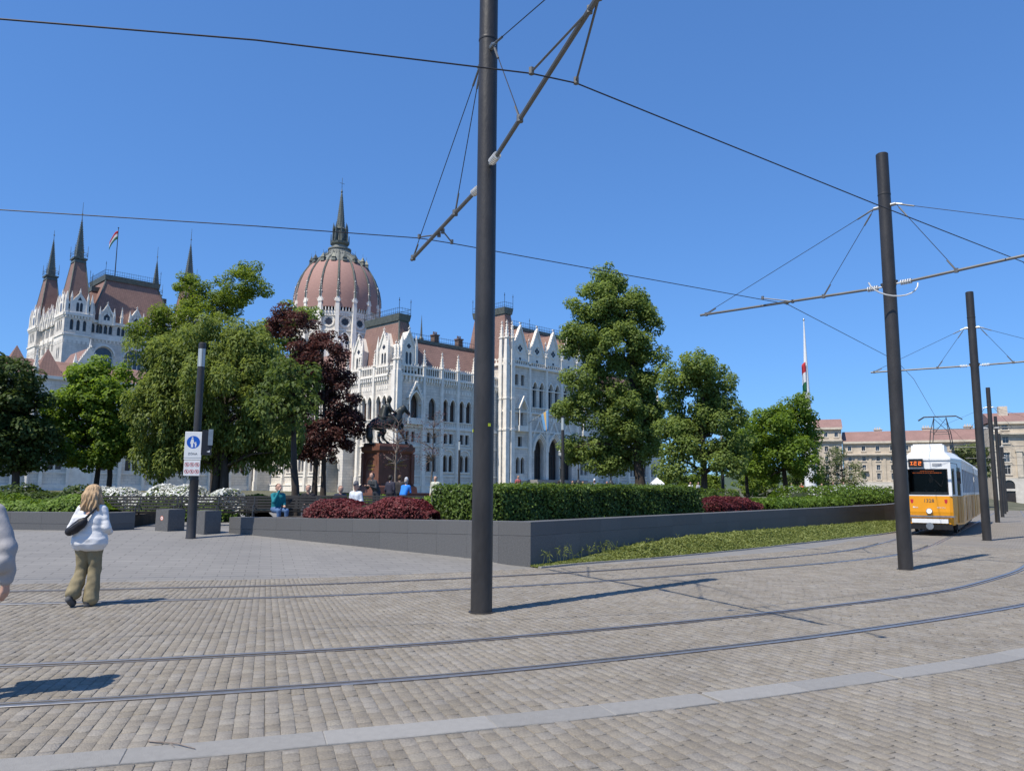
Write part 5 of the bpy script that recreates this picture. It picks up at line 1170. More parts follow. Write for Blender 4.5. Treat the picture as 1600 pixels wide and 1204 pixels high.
def box_fn(A, B, w, z0, z1, bulge=.05):
    A = np.array(A, float); B = np.array(B, float); L = np.linalg.norm(B-A); T = (B-A)/L; Nv = np.array((-T[1], T[0]))
    def fn(rng, n):
        h = z1-z0; areas = np.array([L*h, L*h, L*w, w*h, w*h]); k = rng.choice(5, n, p=areas/areas.sum()); u = rng.uniform(0,1,n); v = rng.uniform(0,1,n)
        s = np.where(k < 3, u*L, np.where(k == 3, 0, L)); q = np.where(k == 0, -w/2, np.where(k == 1, w/2, (v-.5)*w)); q = np.where(k >= 3, (u-.5)*w, q); z = np.where(k == 2, h, v*h)
        nn = np.zeros((n,3)); nn[k==0,:2] = -Nv; nn[k==1,:2] = Nv; nn[k==2,2] = 1; nn[k==3,:2] = -T; nn[k==4,:2] = T
        wob = bulge*(np.sin(s*2.1+z*3)+np.sin(s*5.3+q*4+z*2)*.6)
        P = np.c_[A+T*s[:,None]+Nv*q[:,None], z0+z]+nn*(wob+rng.normal(0,.035,n)-.03)[:,None]
        return P, nn
    def core(mb, b):
        i = .12; a = A+T*i; c = B-T*i; q = Nv*(w/2-i)
        mb.ext([(*(a-q-b[:2]), z0-b[2]), (*(c-q-b[:2]), z0-b[2]), (*(c+q-b[:2]), z0-b[2]), (*(a+q-b[:2]), z0-b[2])], (0,0,z1-z0-i))
    return fn, core
def mound_fn(path, w, z0, h, seed=0, pw=.5):
    """row of soft mounds along a path"""
    P = np.array(path, float); d = np.r_[0, np.cumsum(np.linalg.norm(np.diff(P, axis=0), axis=1))]
    def hh(s): return h*(.78+.16*np.sin(s*2.3+seed)+.1*np.sin(s*5.1+seed*2))
    def fn(rng, n):
        s = rng.uniform(0, d[-1], n); x = np.interp(s, d, P[:,0]); y = np.interp(s, d, P[:,1]); a = rng.uniform(0, math.pi, n)
        i = np.clip(np.searchsorted(d, s)-1, 0, len(P)-2); T = (P[i+1]-P[i])/np.linalg.norm(P[i+1]-P[i], axis=1)[:,None]; Nv = np.c_[-T[:,1], T[:,0]]
        e = np.clip(np.minimum(s, d[-1]-s)/.5, .25, 1)**.6
        rr = rng.uniform(.82, 1.0, n); ca = np.cos(a); q = np.sign(ca)*np.abs(ca)**.7*w/2*rr*e; z = np.sin(a)**pw*hh(s)*rr*e
        nn = np.c_[Nv*np.cos(a)[:,None], np.sin(a)]
        zz = z0 if not callable(z0) else np.array([z0(a_, b_) for a_, b_ in zip(x, y)])
        return np.c_[np.c_[x, y]+Nv*q[:,None], zz+z], nn
    def core(mb, b):
        for k in range(max(2, int(d[-1]/.5))):
            s = d[-1]*(k+.5)/max(2, int(d[-1]/.5)); x = np.interp(s, d, P[:,0]); y = np.interp(s, d, P[:,1]); zz = z0 if not callable(z0) else z0(x, y)
            e_ = clamp(min(s, d[-1]-s)/.9, .25, 1); mb.lathe([(w*.34*e_,-.1),(w*.32*e_,h*.38*e_),(w*.16*e_,h*.56*e_),(.02,h*.6*e_)], 8, (x-b[0], y-b[1], zz-b[2]))
    return fn, core
f, c = box_fn((-1.22,20.15), (5.55,27.15), 2.5, .84, 1.72); shrub('box_hedge', 'long clipped box hedge inside the planter corner', 'hedge', (-1.75,20.6,.84), f, 42000, LM['box'], (.085,.06), 21, c)
f, c = mound_fn([(-5.3,20.45),(-3.8,20.0),(-2.6,19.6),(-1.9,19.3)], 1.5, .84, .66, 1); shrub('barberry_bush', 'dark red barberry bushes in the planter before the statue pedestal', 'shrub', (-3.4,20.3,.84), f, 13000, LM['barberry'], (.075,.05), 22, c)
f, c = mound_fn([(6.8,28.3),(8.0,29.8),(9.7,31.9)], 1.8, .84, .62, 2); shrub('barberry_bush', 'dark red barberry bushes beyond the far end of the box hedge', 'shrub', (8.8,31.4,.84), f, 8000, LM['barberry'], (.09,.06), 23, c)
f, c = mound_fn([(10.0,32.7),(12.4,35.6),(14.4,38.2),(17.4,41.6)], 2.2, .84, .50, 3); shrub('leafy_bed', 'bright green leafy planting after the second barberry in the planter', 'shrub', (13,36.5,.84), f, 9000, LM['lawn'], (.22,.08), 24, c, up=.1)
f, c = mound_fn([(15.5,42.5),(18.5,45.5),(22,49.5),(25.5,53)], 4.0, .84, 1.15, 4); shrub('flowering_shrub', 'low rounded shrubs with cream flowers at the far end of the planter', 'shrub', (20,47,.84), f, 12000, LM['lawn'], (.16,.10), 25, c, lm2=LM['flower'], frac2=.07, leaf2=(.12,.10))
f, c = mound_fn([(4,36.5),(8,40),(13,45.5)], 1.6, .7, 1.0, 5); shrub('box_hedge', 'dark low hedge under the lindens behind the red shrubs', 'hedge', (8,40,.7), f, 7000, LM['box'], (.15,.1), 26, c)
f, c = mound_fn([(-24,23.2),(-18,22.9),(-14.5,22.7),(-11.6,22.6)], 2.6, .80, .62, 6, .6); shrub('green_shrubs', 'bright yellow green shrubs above the planter wall behind the walking woman', 'shrub', (-14,22.8,.8), f, 22000, LM['lawn'], (.10,.07), 27, c)
f, c = mound_fn([(-14.6,27.2),(-12.0,26.9),(-9.0,26.2)], 1.9, .5, 1.28, 7, .6); shrub('white_spirea', 'white blossoming spirea bushes behind the benches', 'shrub', (-12,26.8,.5), f, 12000, LM['lawn'], (.10,.06), 28, c, lm2=LM['flower'], frac2=.75, leaf2=(.11,.09))
f, c = mound_fn([(-30,31),(-22,30.6),(-16,30.2)], 2.2, .5, 1.2, 8, .4); shrub('yew_hedge', 'dark hedge in the shade of the two round trees', 'hedge', (-20,30.5,.5), f, 9000, LM['dark'], (.16,.11), 29, c)
f, c = mound_fn([(-9.5,34.5),(-6,35.5),(-2.5,36.5)], 2.4, .5, .75, 9, .4); shrub('low_hedge', 'low green hedge before the steps of the equestrian statue', 'hedge', (-6,35.5,.5), f, 7000, LM['fresh'], (.14,.1), 30, c)
f, c = mound_fn([(-20,46),(-12,47),(-4,46)], 2.6, .5, .7, 10, .4); shrub('low_hedge', 'far low green hedge under the purple maple', 'hedge', (-12,46.5,.5), f, 7000, LM['fresh'], (.16,.11), 31, c)
# ground cover wedge between planter wall and tracks, with its kerb
edge, es = spline([(.62,16.75),(1.6,17.75),(3.2,18.9),(7.8,23.3),(12.2,28.4),(16.3,33.6),(20.6,39.9),(24,45.2)], .3)
wallp = lambda s: (np.array(PK)+(np.array(PE)-np.array(PK))*s)
rng = np.random.default_rng(40); n = 70000; u = rng.uniform(0,1,n)**.85; v = rng.uniform(0,1,n)
E_ = np.c_[np.interp(u*(len(edge)-1), np.arange(len(edge)), edge[:,0]), np.interp(u*(len(edge)-1), np.arange(len(edge)), edge[:,1])]; Tn = np.array((.629,.778)); W_ = np.array(PK)+Tn*(((E_-np.array(PK))@Tn).clip(0, 32)[:,None])
Pp = E_*(1-v[:,None])+W_*v[:,None]; wd_ = np.linalg.norm(W_-E_, axis=1); keep = wd_ > .12; Pp = Pp[keep]; v = v[keep]; u = u[keep]; wd_ = wd_[keep]
prof = np.sin(np.clip(v,0,1)*math.pi*.62+.12)*np.clip(wd_/1.5,.12,1)*np.clip(u*9,.1,1)
hz = .40*prof*(.85+.12*np.sin(Pp[:,0]*3.1)*np.cos(Pp[:,1]*2.7)+.1*np.sin(Pp[:,0]*7.7+Pp[:,1]*5))*rng.uniform(.55,1.0,len(Pp))
zb = np.array([zg(a, b) for a, b in Pp]); C = np.c_[Pp, zb*0+np.minimum(zb,0)+hz+.02]
Vq, Qq = leaf_quads(C, rng.normal(size=C.shape)*.55+np.array((0,0,.8)), .075, .045, rng)
kind(put('low_plants', np_mesh('low_plants', Vq, Qq, LM['cover'])), 'stuff', 'low olive green ground cover between the planter wall and the tram kerb')
rows = []
for k in range(len(edge)):
    w_ = np.array(PK)+Tn*clamp(float((edge[k]-np.array(PK))@Tn), 0, 32); zz = min(zg(*edge[k]), 0); rr = []
    for j in range(6):
        p = edge[k]*(1-j/5)+w_*(j/5); rr.append((p[0], p[1], zz+.01+.24*math.sin(j/5*math.pi*.62+.1)*min(1, np.linalg.norm(w_-edge[k])/1.5)*min(1, k/8)))
    rows.append(rr)
kind(sheet('planting_ground', rows, mat('mossy_soil', (.11,.13,.045), .95, .35, 5, bump=.5, bscale=30)), 'structure')
mb = MB(); en, et = normals(edge)
kk = kind(put('planting_kerb', None), 'structure')
for k in range(0, len(edge)-4, 4):
    a, b_ = edge[k], edge[k+4]; q = en[k]*.045; zz = min(zg(*a),0); T2 = (b_-a)/np.linalg.norm(b_-a)*.006
    m_ = MB(); m_.ext([(*(a+T2-q), zz-.05), (*(b_-T2-q), zz-.05), (*(b_-T2+q), zz-.05), (*(a+T2+q), zz-.05)], (0,0,.085)); m_.build('kerb_stone', M['granite'], kk)
# tall weeds against the wall corner
rng = np.random.default_rng(41); Vs = []; Qs = []
mb = MB()
for k in range(60):
    s = rng.uniform(.2, 4.5) if k < 45 else rng.uniform(4.5, 16); p = np.array(PK)+Tn*s+np.array((.778,-.629))*rng.uniform(.06,.35); h = rng.uniform(.15,.45)
    q = [(p[0],p[1],0),(p[0]+rng.normal(0,.02),p[1]+rng.normal(0,.02),h*.6),(p[0]+rng.normal(0,.05),p[1]+rng.normal(0,.05),h)]
    mb.tube(q, [.004,.003,.002], 3)
    for j in range(7): c = np.array(q[1])*(1-j/7)+np.array(q[2])*(j/7); d = rng.normal(size=3)*.02; mb.add([c, c+d+(0,0,.02), c+d*2.2, c+d-(0,0,.008)], [(0,1,2,3)])
kind(mb.build('wall_weeds', LM['cover']), 'stuff', 'thin weeds growing along the foot of the planter wall')
# ------------------------------------------------------------------ catenary poles
def wire(mb, p, q, r=.008, sag=0.0, n=8):
    p = Vector(p); q = Vector(q); mb.tube([p.lerp(q, i/n)+Vector((0,0,-sag*4*(i/n)*(1-i/n))) for i in range(n+1)], r, 5)
def pole(x, y, h, label, arms, r=.155, taper=.9, ztop_stay=8.25, detail=True):
    z0 = min(zg(x, y), 0); t = thing('catenary_pole', label, 'pole', (x, y, z0), 0, 'charcoal tram line poles')
    mb = MB(); mb.lathe([(r,-.3),(r,0),(r*(1+taper)/2,h*.5),(r*taper,h-.02),(r*taper-.02,h)], 28); mb.build('shaft', M['asphalt_pole'], t, 40)
    mb = MB(); mb.lathe([(r+.004,0),(r+.03,.0),(r+.03,.012),(r+.004,.014)], 28); mb.build('base_ring', M['asphalt_pole'], t, 30)
    mb = MB(); mb.lathe([(r*taper+.006,h-1.02),(r*taper+.010,h-1.0),(r*taper+.006,h-.98)], 28); mb.build('weld_ring', M['asphalt_pole'], t, 30)
    for (za, end, stays, side) in arms:
        d = Vector((end[0], end[1], 0)); L = d.length; u = d/L; a = u*(r*.95); a.z = za; e = Vector((end[0], end[1], end[2]))
        mb = MB(); mb.tube([a+u*.30, e], .032, 8); ar = mb.build('bracket_arm', M['arm'], t, 40)
        mb = MB(); mb.tube([a, a+u*.3], .02, 8)
        for k in range(5): c = a+u*(.12+.05*k); mb.tube([c-u*.012, c+u*.012], .06, 12)
        mb.build('insulator', M['ceramic'], t, 40)
        mb = MB(); mb.tube([a-u*.05+Vector((0,0,-.08)), a+u*.02+Vector((0,0,.08))], .035, 6); mb.build('hinge', M['iron'], t)
        zs = ztop_stay; c = u*(r*.95); c.z = zs
        mb = MB(); mb.tube([c-u*.03, c+u*.10], .04, 8); mb.tube([c+u*.1, c+u*.24+Vector((0,0,-.05))], .022, 6); mb.build('stay_clamp', M['steel'], t)
        for f in stays:
            p = a+u*.3; p = p.lerp(e, f); s = c+u*.1; dd = (p-s).normalized()
            mb = MB(); wire(mb, s, p+Vector((0,0,.03)), .0075); mb.build('stay_wire', M['wire'], t)
            mb = MB(); mb.tube([s+dd*.12, s+dd*.42], .018, 6); mb.build('turnbuckle', M['arm'], t); mb = MB(); mb.tube([p-dd*.32, p-dd*.02], .016, 6); mb.tube([p+Vector((0,0,-.04)), p+Vector((0,0,.05))], .045, 8); mb.build('wire_clamp', M['arm'], t)
    return t
P1 = pole(-.40, 10.92, 9.45, 'tall charcoal pole standing in the middle between the tracks, carrying two slanting arms',
     [(6.42,(1.36,-3.75,6.83),(.27,1.25),1), (6.20,(-1.50,3.05,5.92),(.27,.97),-1)], .150, .93, 8.25)
mat('yellow_sticker',(.55,.62,.04),.5)
mb = MB(); mb.box(-.02,.02,-.003,.0,-.022,.022); o = mb.build('sticker', bpy.data.materials['yellow_sticker'], P1); o.location = (.085,-.132,2.58); o.rotation_euler = (0,0,R(33))
mb = MB(); mb.box(-.02,.02,-.003,.0,-.02,.02); o = mb.build('sticker', bpy.data.materials['yellow_sticker'], P1); o.location = (-.148,-.04,2.50); o.rotation_euler = (0,0,R(-75))
n2 = Vector((-.69,.72,0))
pole(8.61, 17.1, 9.5, 'charcoal pole beside the curve, second in the row, in front of the tram', [(6.33,(-3.45,3.55,6.42),(.24,.96),-1), (6.36,(3.0,-3.2,6.55),(.24,.97),1)], .152, .88, 8.22)
nx_, ny_ = -.839, .545
row = [(17.5,28.7,'third'),(33.5,53.6,'fourth'),(45.5,72.0,'fifth'),(57.5,90.5,'sixth'),(70,109.7,'seventh')]
for x, y, w_ in row: pole(x, y, 9.35, 'charcoal pole, %s from the camera in the row along the tracks' % w_, [(6.5,(nx_*3.6,ny_*3.6,6.5),(.25,.96),-1), (6.5,(-nx_*3.6,-ny_*3.6,6.55),(.25,.96),1)], .15, .92, 7.95)
# loop cable round the second pole
mb = MB(); mb.tube([(8.61+.35*math.sin(a)*-1.6, 17.1-.17+.0*a+.12*math.cos(a)*-1, 6.36-.36*math.cos(a)*1.0+0.02) for a in np.linspace(-1.5,1.5,12)], .016, 6)
o = mb.build('jumper_cable', M['ceramic']); tag(o, 'pale jumper cable looping under the arms of the second pole', 'cable')
# contact wires
def hung(pts, name, label, r=.009):
    mb = MB(); P = np.array(pts, float); d = np.r_[0, np.cumsum(np.linalg.norm(np.diff(P, axis=0), axis=1))]
    q = []
    for i in range(len(P)-1):
        for f in np.linspace(0,1,8,endpoint=False): q.append(P[i]*(1-f)+P[i+1]*f)
    q.append(P[-1]); mb.tube(q, r, 6); return tag(mb.build(name, M['wire']), label, 'wire', 'tram contact wires')
fz = lambda t_: tuple(np.r_[np.array((15.7,29.7))+TD*t_, 0])
hung([(-20,2.8,5.9),(-5.01,6.95,6.19),(-2.74,7.6,6.39),(.2,8.45,6.52),(.75,8.75,6.57),(6.07,12.4,6.48),(10.9,15.9,6.55),(20.4,27.3,6.3),(36.2,51.9,6.0),(60.2,89,5.6),(72.8,108,5.4)], 'contact_wire', 'dark overhead wire above the near track, crossing the tall pole high up')
hung([(-24,8.6,5.8),(-8.34,12.0,6.11),(-4.48,12.9,6.18),(-1.77,14.0,6.35),(-1.18,14.3,6.35),(7.28,19.9,6.57),(14.7,29.0,6.6),(16.9,32.0,6.35),(22.4,40.5,5.62),(31,53.6,5.75),(55,90.5,5.5),(68,110,5.4)], 'contact_wire', 'dark overhead wire above the far track, running down to the tram')
# registration rods at the tall pole
def rods(lst, name, label):
    mb = MB()
    for (p, q) in lst:
        p = Vector(p); q = Vector(q); mb.tube([p, q], .014, 6); mb.tube([q+Vector((0,0,-.03)), q+Vector((0,0,.05))], .035, 6); mb.tube([p+Vector((0,0,-.04)), p+Vector((0,0,.04))], .035, 6)
    return tag(mb.build(name, M['arm']), label, 'rods')
rods([((.80,7.62,6.78),(.2,8.45,6.54)), ((.88,7.42,6.80),(.75,8.75,6.59))], 'registration_rods', 'pair of thin rods tying the near wire to the arm of the tall pole')
rods([((-1.28,12.8,6.02),(-1.77,14.0,6.37)), ((-1.2,12.65,6.03),(-1.18,14.3,6.37))], 'registration_rods', 'pair of thin rods tying the far wire to the arm of the tall pole')
rods([((7.0,18.75,6.36),(6.4,19.2,6.55)), ((7.0,18.75,6.36),(7.28,19.9,6.59))], 'registration_rods', 'pair of thin rods tying the far wire to the arm of the second pole')

# ------------------------------------------------------------------ lamp post with signs
lx, ly = -7.9, 19.29; lz = zg(lx, ly)
lp = thing('lamp_post', 'slim dark lamp post with a glass head carrying the pedestrian zone sign', 'lamp post', (lx, ly, lz))
mb = MB(); mb.lathe([(.125,-.2),(.125,.02),(.115,.04),(.105,1.4),(.108,1.41),(.108,1.44),(.098,1.45),(.085,4.28)], 20); mb.build('shaft', M['asphalt_pole'], lp, 40)
mb = MB(); mb.lathe([(.088,4.28),(.088,4.74)], 20); mb.build('glass_head', mat('frosted_lamp_glass',(.42,.46,.46),.25,.1,5,spec=.6), lp, 40)
mb = MB(); mb.lathe([(.09,4.74),(.09,4.88),(.07,4.9)], 20)
for k in range(6): a = k*math.pi/3; mb.tube([(.086*math.cos(a),.086*math.sin(a),4.27),(.086*math.cos(a),.086*math.sin(a),4.76)], .006, 4)
mb.build('lamp_cap', M['asphalt_pole'], lp, 40)
def disc(mb, c, r, m=0, n=28, y=0.0, sq=1.0): mb.add([(c[0]+r*math.cos(6.2832*k/n), y, c[1]+r*sq*math.sin(6.2832*k/n)) for k in range(n)], [tuple(range(n))], m)
def ring(mb, c, r, w, m=0, n=24, y=0.0):
    for k in range(n):
        a, b = 6.2832*k/n, 6.2832*(k+1)/n; mb.add([(c[0]+q*math.cos(t_), y, c[1]+q*math.sin(t_)) for q, t_ in ((r,a),(r,b),(r-w,b),(r-w,a))], [(0,1,2,3)], m)
WH = M['white_paint']; BLUE = mat('sign_blue', (.012,.10,.46), .4, .04); REDS = mat('sign_red', (.50,.03,.04), .4, .05); GREYT = mat('sign_grey_text', (.08,.085,.09), .5); DKB = mat('dark_box', (.02,.023,.03), .5)
srz = R(14)
def signplate(name, label, w, h, zc):
    t = thing(name, label, 'sign', (lx-.02, ly-.14, lz+zc), srz)
    bm = bmesh.new(); bmesh.ops.create_cube(bm, size=1); bmesh.ops.scale(bm, vec=(w,.02,h), verts=bm.verts); bmesh.ops.bevel(bm, geom=list(bm.edges), offset=.006, segments=1, affect='EDGES')
    me = bpy.data.meshes.new('plate'); bm.to_mesh(me); bm.free(); me.materials.append(WH); put('plate', me, t); return t
sg = signplate('zone_sign', 'white pedestrian zone sign with a blue disc on the lamp post', .40, .70, 2.27)
mb = MB(); disc(mb, (0,.09), .155, 0, y=-.0115); mb.build('blue_disc', BLUE, sg)
mb = MB(); Y = -.0125       # adult holding a child by the hand
disc(mb, (-.025,.195), .021, y=Y, n=14)
mb.add([(x, Y, z) for x, z in [(-.05,.165),(0,.165),(.012,.10),(.04,.06),(.03,.05),(-.002,.08),(-.005,.06),(0,-.035),(-.05,-.035),(-.055,.06),(-.06,.05),(-.075,.055)]], [tuple(range(12))])
disc(mb, (.055,.085), .014, y=Y, n=12); mb.add([(x, Y, z) for x, z in [(.038,.068),(.07,.068),(.082,.02),(.07,.018),(.07,-.03),(.04,-.03),(.042,.03),(.028,.058)]], [tuple(range(8))])
mb.build('pedestrian_symbol', WH, sg)
o = put('lettering', text_mesh('ZÓNA', .075, GREYT, .001), sg, (0,-.0125,-.20))
mb = MB(); mb.box(-.2,.2,-.0116,-.011,-.30,-.292); mb.build('divider_line', GREYT, sg)
s2 = signplate('prohibition_sign', 'small white panel with six red prohibition rings on the lamp post', .38, .38, 1.72)
mb = MB(); q = MB()
for i in range(3):
    for j in range(2):
        c = (-.118+.118*i, .085-.17*j); ring(mb, c, .053, .011, y=-.0115); a = .039
        mb.add([(c[0]-a-.004,-.0117,c[1]+a-.004),(c[0]-a+.004,-.0117,c[1]+a+.004),(c[0]+a+.004,-.0117,c[1]-a+.004),(c[0]+a-.004,-.0117,c[1]-a-.004)], [(0,1,2,3)])
        disc(q, (c[0]+.004*i, c[1]+.015), .012, y=-.0113, n=8); q.add([(c[0]-.016,-.0113,c[1]-.024),(c[0]+.018,-.0113,c[1]-.02),(c[0]+.01,-.0113,c[1]+.008),(c[0]-.012,-.0113,c[1]+.006)], [(0,1,2,3)])
mb.build('red_rings', REDS, s2); q.build('pictograms', GREYT, s2)
bx_ = thing('junction_box', 'dark junction box with a grey plate behind the pedestrian zone sign', 'box', (lx+.28, ly+.02, lz+2.05), R(20))
mb = MB(); mb.box(-.15,.09,-.08,.08,0,.62); mb.build('box_body', DKB, bx_); mb = MB(); mb.box(.0,.11,-.1,-.082,.24,.64); mb.build('plate', M['steel'], bx_)
mb = MB(); mb.add([(-.02,-.084,.08),(.06,-.084,.12),(.05,-.084,.06)], [(0,1,2)]); mb.build('arrow_mark', WH, bx_)

# ------------------------------------------------------------------ benches, bin
def bench_meshes(L):
    sl = MB(); sl.box(-L/2,L/2,-.03,.03,-.012,.012); slat = sl.mesh('slat', M['black_wood'])
    fr = MB(); fr.tube([(0,-.28,0),(0,-.26,.42),(0,.18,.40),(0,.30,.86)], [.03,.025,.025,.02], 6); fr.tube([(0,.18,.40),(0,.26,0)], .025, 6); fr.tube([(0,-.26,.42),(0,-.22,.60),(0,.2,.62)], .018, 6)
    return slat, fr.mesh('bench_frame', M['iron'])
BS, BF = bench_meshes(2.3)
def bench(x, y, rz, label):
    t = thing('park_bench', label, 'bench', (x, y, zg(x,y)), rz, 'black slatted park benches')
    for k in range(5): put('seat_slat', BS, t, (0, -.22+.095*k, .43-.012*k))
    for k in range(5): o = put('back_slat', BS, t, (0, .20+.025*k, .50+.088*k)); o.rotation_euler = (R(72),0,0)
    for sx in (-1.05,0,1.05): put('bench_frame', BF, t, (sx,0,0))
bd_ = math.atan2(1.0, 2.6)
bench(-11.0, 22.9, R(12), 'black slatted bench behind the stone cube with the sticker'); bench(-8.95, 23.7, R(14), 'black slatted bench directly behind the lamp post'); bench(-7.3, 24.85, R(10), 'black slatted bench with the teal jacket sitter')
bench(-6.75, 27.1, R(8), 'black slatted bench with the dark patterned jacket sitter'); bench(-4.3, 28.0, R(6), 'black slatted bench behind the red barberry')
lb = thing('litter_bin', 'dark cylindrical litter bin beside the teal jacket sitter', 'bin', (-7.28, 25.3, zg(-7.28,25.3)))
mb = MB(); mb.lathe([(.2,0),(.21,.02),(.235,.75),(.245,.76),(.245,.80),(.2,.80),(.19,.5)], 20); mb.build('bin_body', M['asphalt_pole'], lb, 40)
mb = MB(); mb.tube([(.36,0,0),(.36,0,.95)], .025, 6); mb.tube([(.36,0,.7),(.22,0,.7)], .015, 6); mb.build('bin_post', M['iron'], lb)

# ------------------------------------------------------------------ white flagpole, park lamps, small posts
fp = thing('flagpole', 'tall white tapered flagpole behind the round linden', 'flagpole', (35.6,92,zg(35.6,92)+.0))
mb = MB(); mb.lathe([(.75,-.5),(.72,0),(.62,5),(.42,11),(.2,17),(.05,21.6)], 24); mb.build('mast', M['white_paint'], fp, 40); mb = MB(); mb.lathe([(1.3,-.5),(1.3,.25),(.85,.45)], 24); mb.build('pole_base', M['granite'], fp, 30); mb = MB(); mb.lathe([(.0,21.5),(.14,21.7),(.0,21.95)], 10); mb.build('finial', M['steel'], fp, 40)
flag('national_flag', 'red white and green flag hanging limp along the tall white flagpole', 'flag', (35.45,91.6,16.9), 3.6, .55, .5, [REDF, WHITEF, GREEN], R(185), .1)
def lamp_small(x, y, h, label, z=None):
    t = thing('park_lamp', label, 'lamp post', (x, y, zg(x,y) if z is None else z), 0, 'dark park lamp posts')
    mb = MB(); mb.lathe([(.12,-.1),(.12,.1),(.10,h-.9)], 14); mb.build('shaft', M['asphalt_pole'], t, 40)
    mb = MB(); mb.lathe([(.1,h-.9),(.1,h-.1)], 14); mb.build('glass_head', bpy.data.materials['frosted_lamp_glass'], t, 40); mb = MB(); mb.lathe([(.105,h-.1),(.105,h)], 14); mb.build('lamp_cap', M['asphalt_pole'], t, 40)
lamp_small(3.4, 51.0, 5.9, 'dark park lamp standing before the entrance arches')
lamp_small(14.9, 54.5, 5.6, 'dark park lamp between the trunks of the smaller lindens'); lamp_small(-5.0, 74, 5.6, 'dark park lamp before the white facade near the young budding trees')
lamp_small(-21.2, 47, 5.4, 'dark park lamp under the bright green round tree')
def candelabra(u, v, label):
    x, y, _ = ww(u, v, 0); t = thing('candelabra_lamp', label, 'lamp post', (x, y, 2.2), 0, 'cast iron candelabra lamps by the entrance')
    mb = MB(); mb.lathe([(.9,-1.8),(.9,.5),(.6,.6),(.5,.9),(.22,1.2),(.18,3.2),(.3,3.4),(.14,3.7),(.12,5.6),(.4,5.9)], 12); mb.build('column', M['iron'], t, 40)
    mb = MB(); mb.lathe([(.25,5.9),(.55,6.3),(.6,7.0),(.7,7.1),(.3,7.5),(.05,8.0)], 8); mb.build('lantern', mat('old_lantern_glass',(.45,.46,.44),.3) if 'old_lantern_glass' not in bpy.data.materials else bpy.data.materials['old_lantern_glass'], t)
candelabra(39.3, VB-4.5, 'cast iron candelabra lamp between the flag and the middle entrance arch'); candelabra(45.2, VB-4.5, 'cast iron candelabra lamp on the linden side of the middle entrance arch'); candelabra(60.5, -4, 'cast iron candelabra lamp half hidden behind the tallest linden')
tn = thing('white_canopy', 'small white pointed canopy above the hedge near the tall linden trunk', 'canopy', (22.6,120,.4))
mb = MB(); mb.fru((0,0,2.0),1.9,1.9,.9,.1,.1); mb.fru((0,0,1.75),2.0,2.0,.25,1.9,1.9); mb.build('canopy_cloth', M['white_paint'], tn)
for sx in (-.9,.9):
    for sy in (-.9,.9): mb = MB(); mb.tube([(sx,sy,-.3),(sx,sy,1.8)], .04, 6); mb.build('leg', M['steel'], tn)
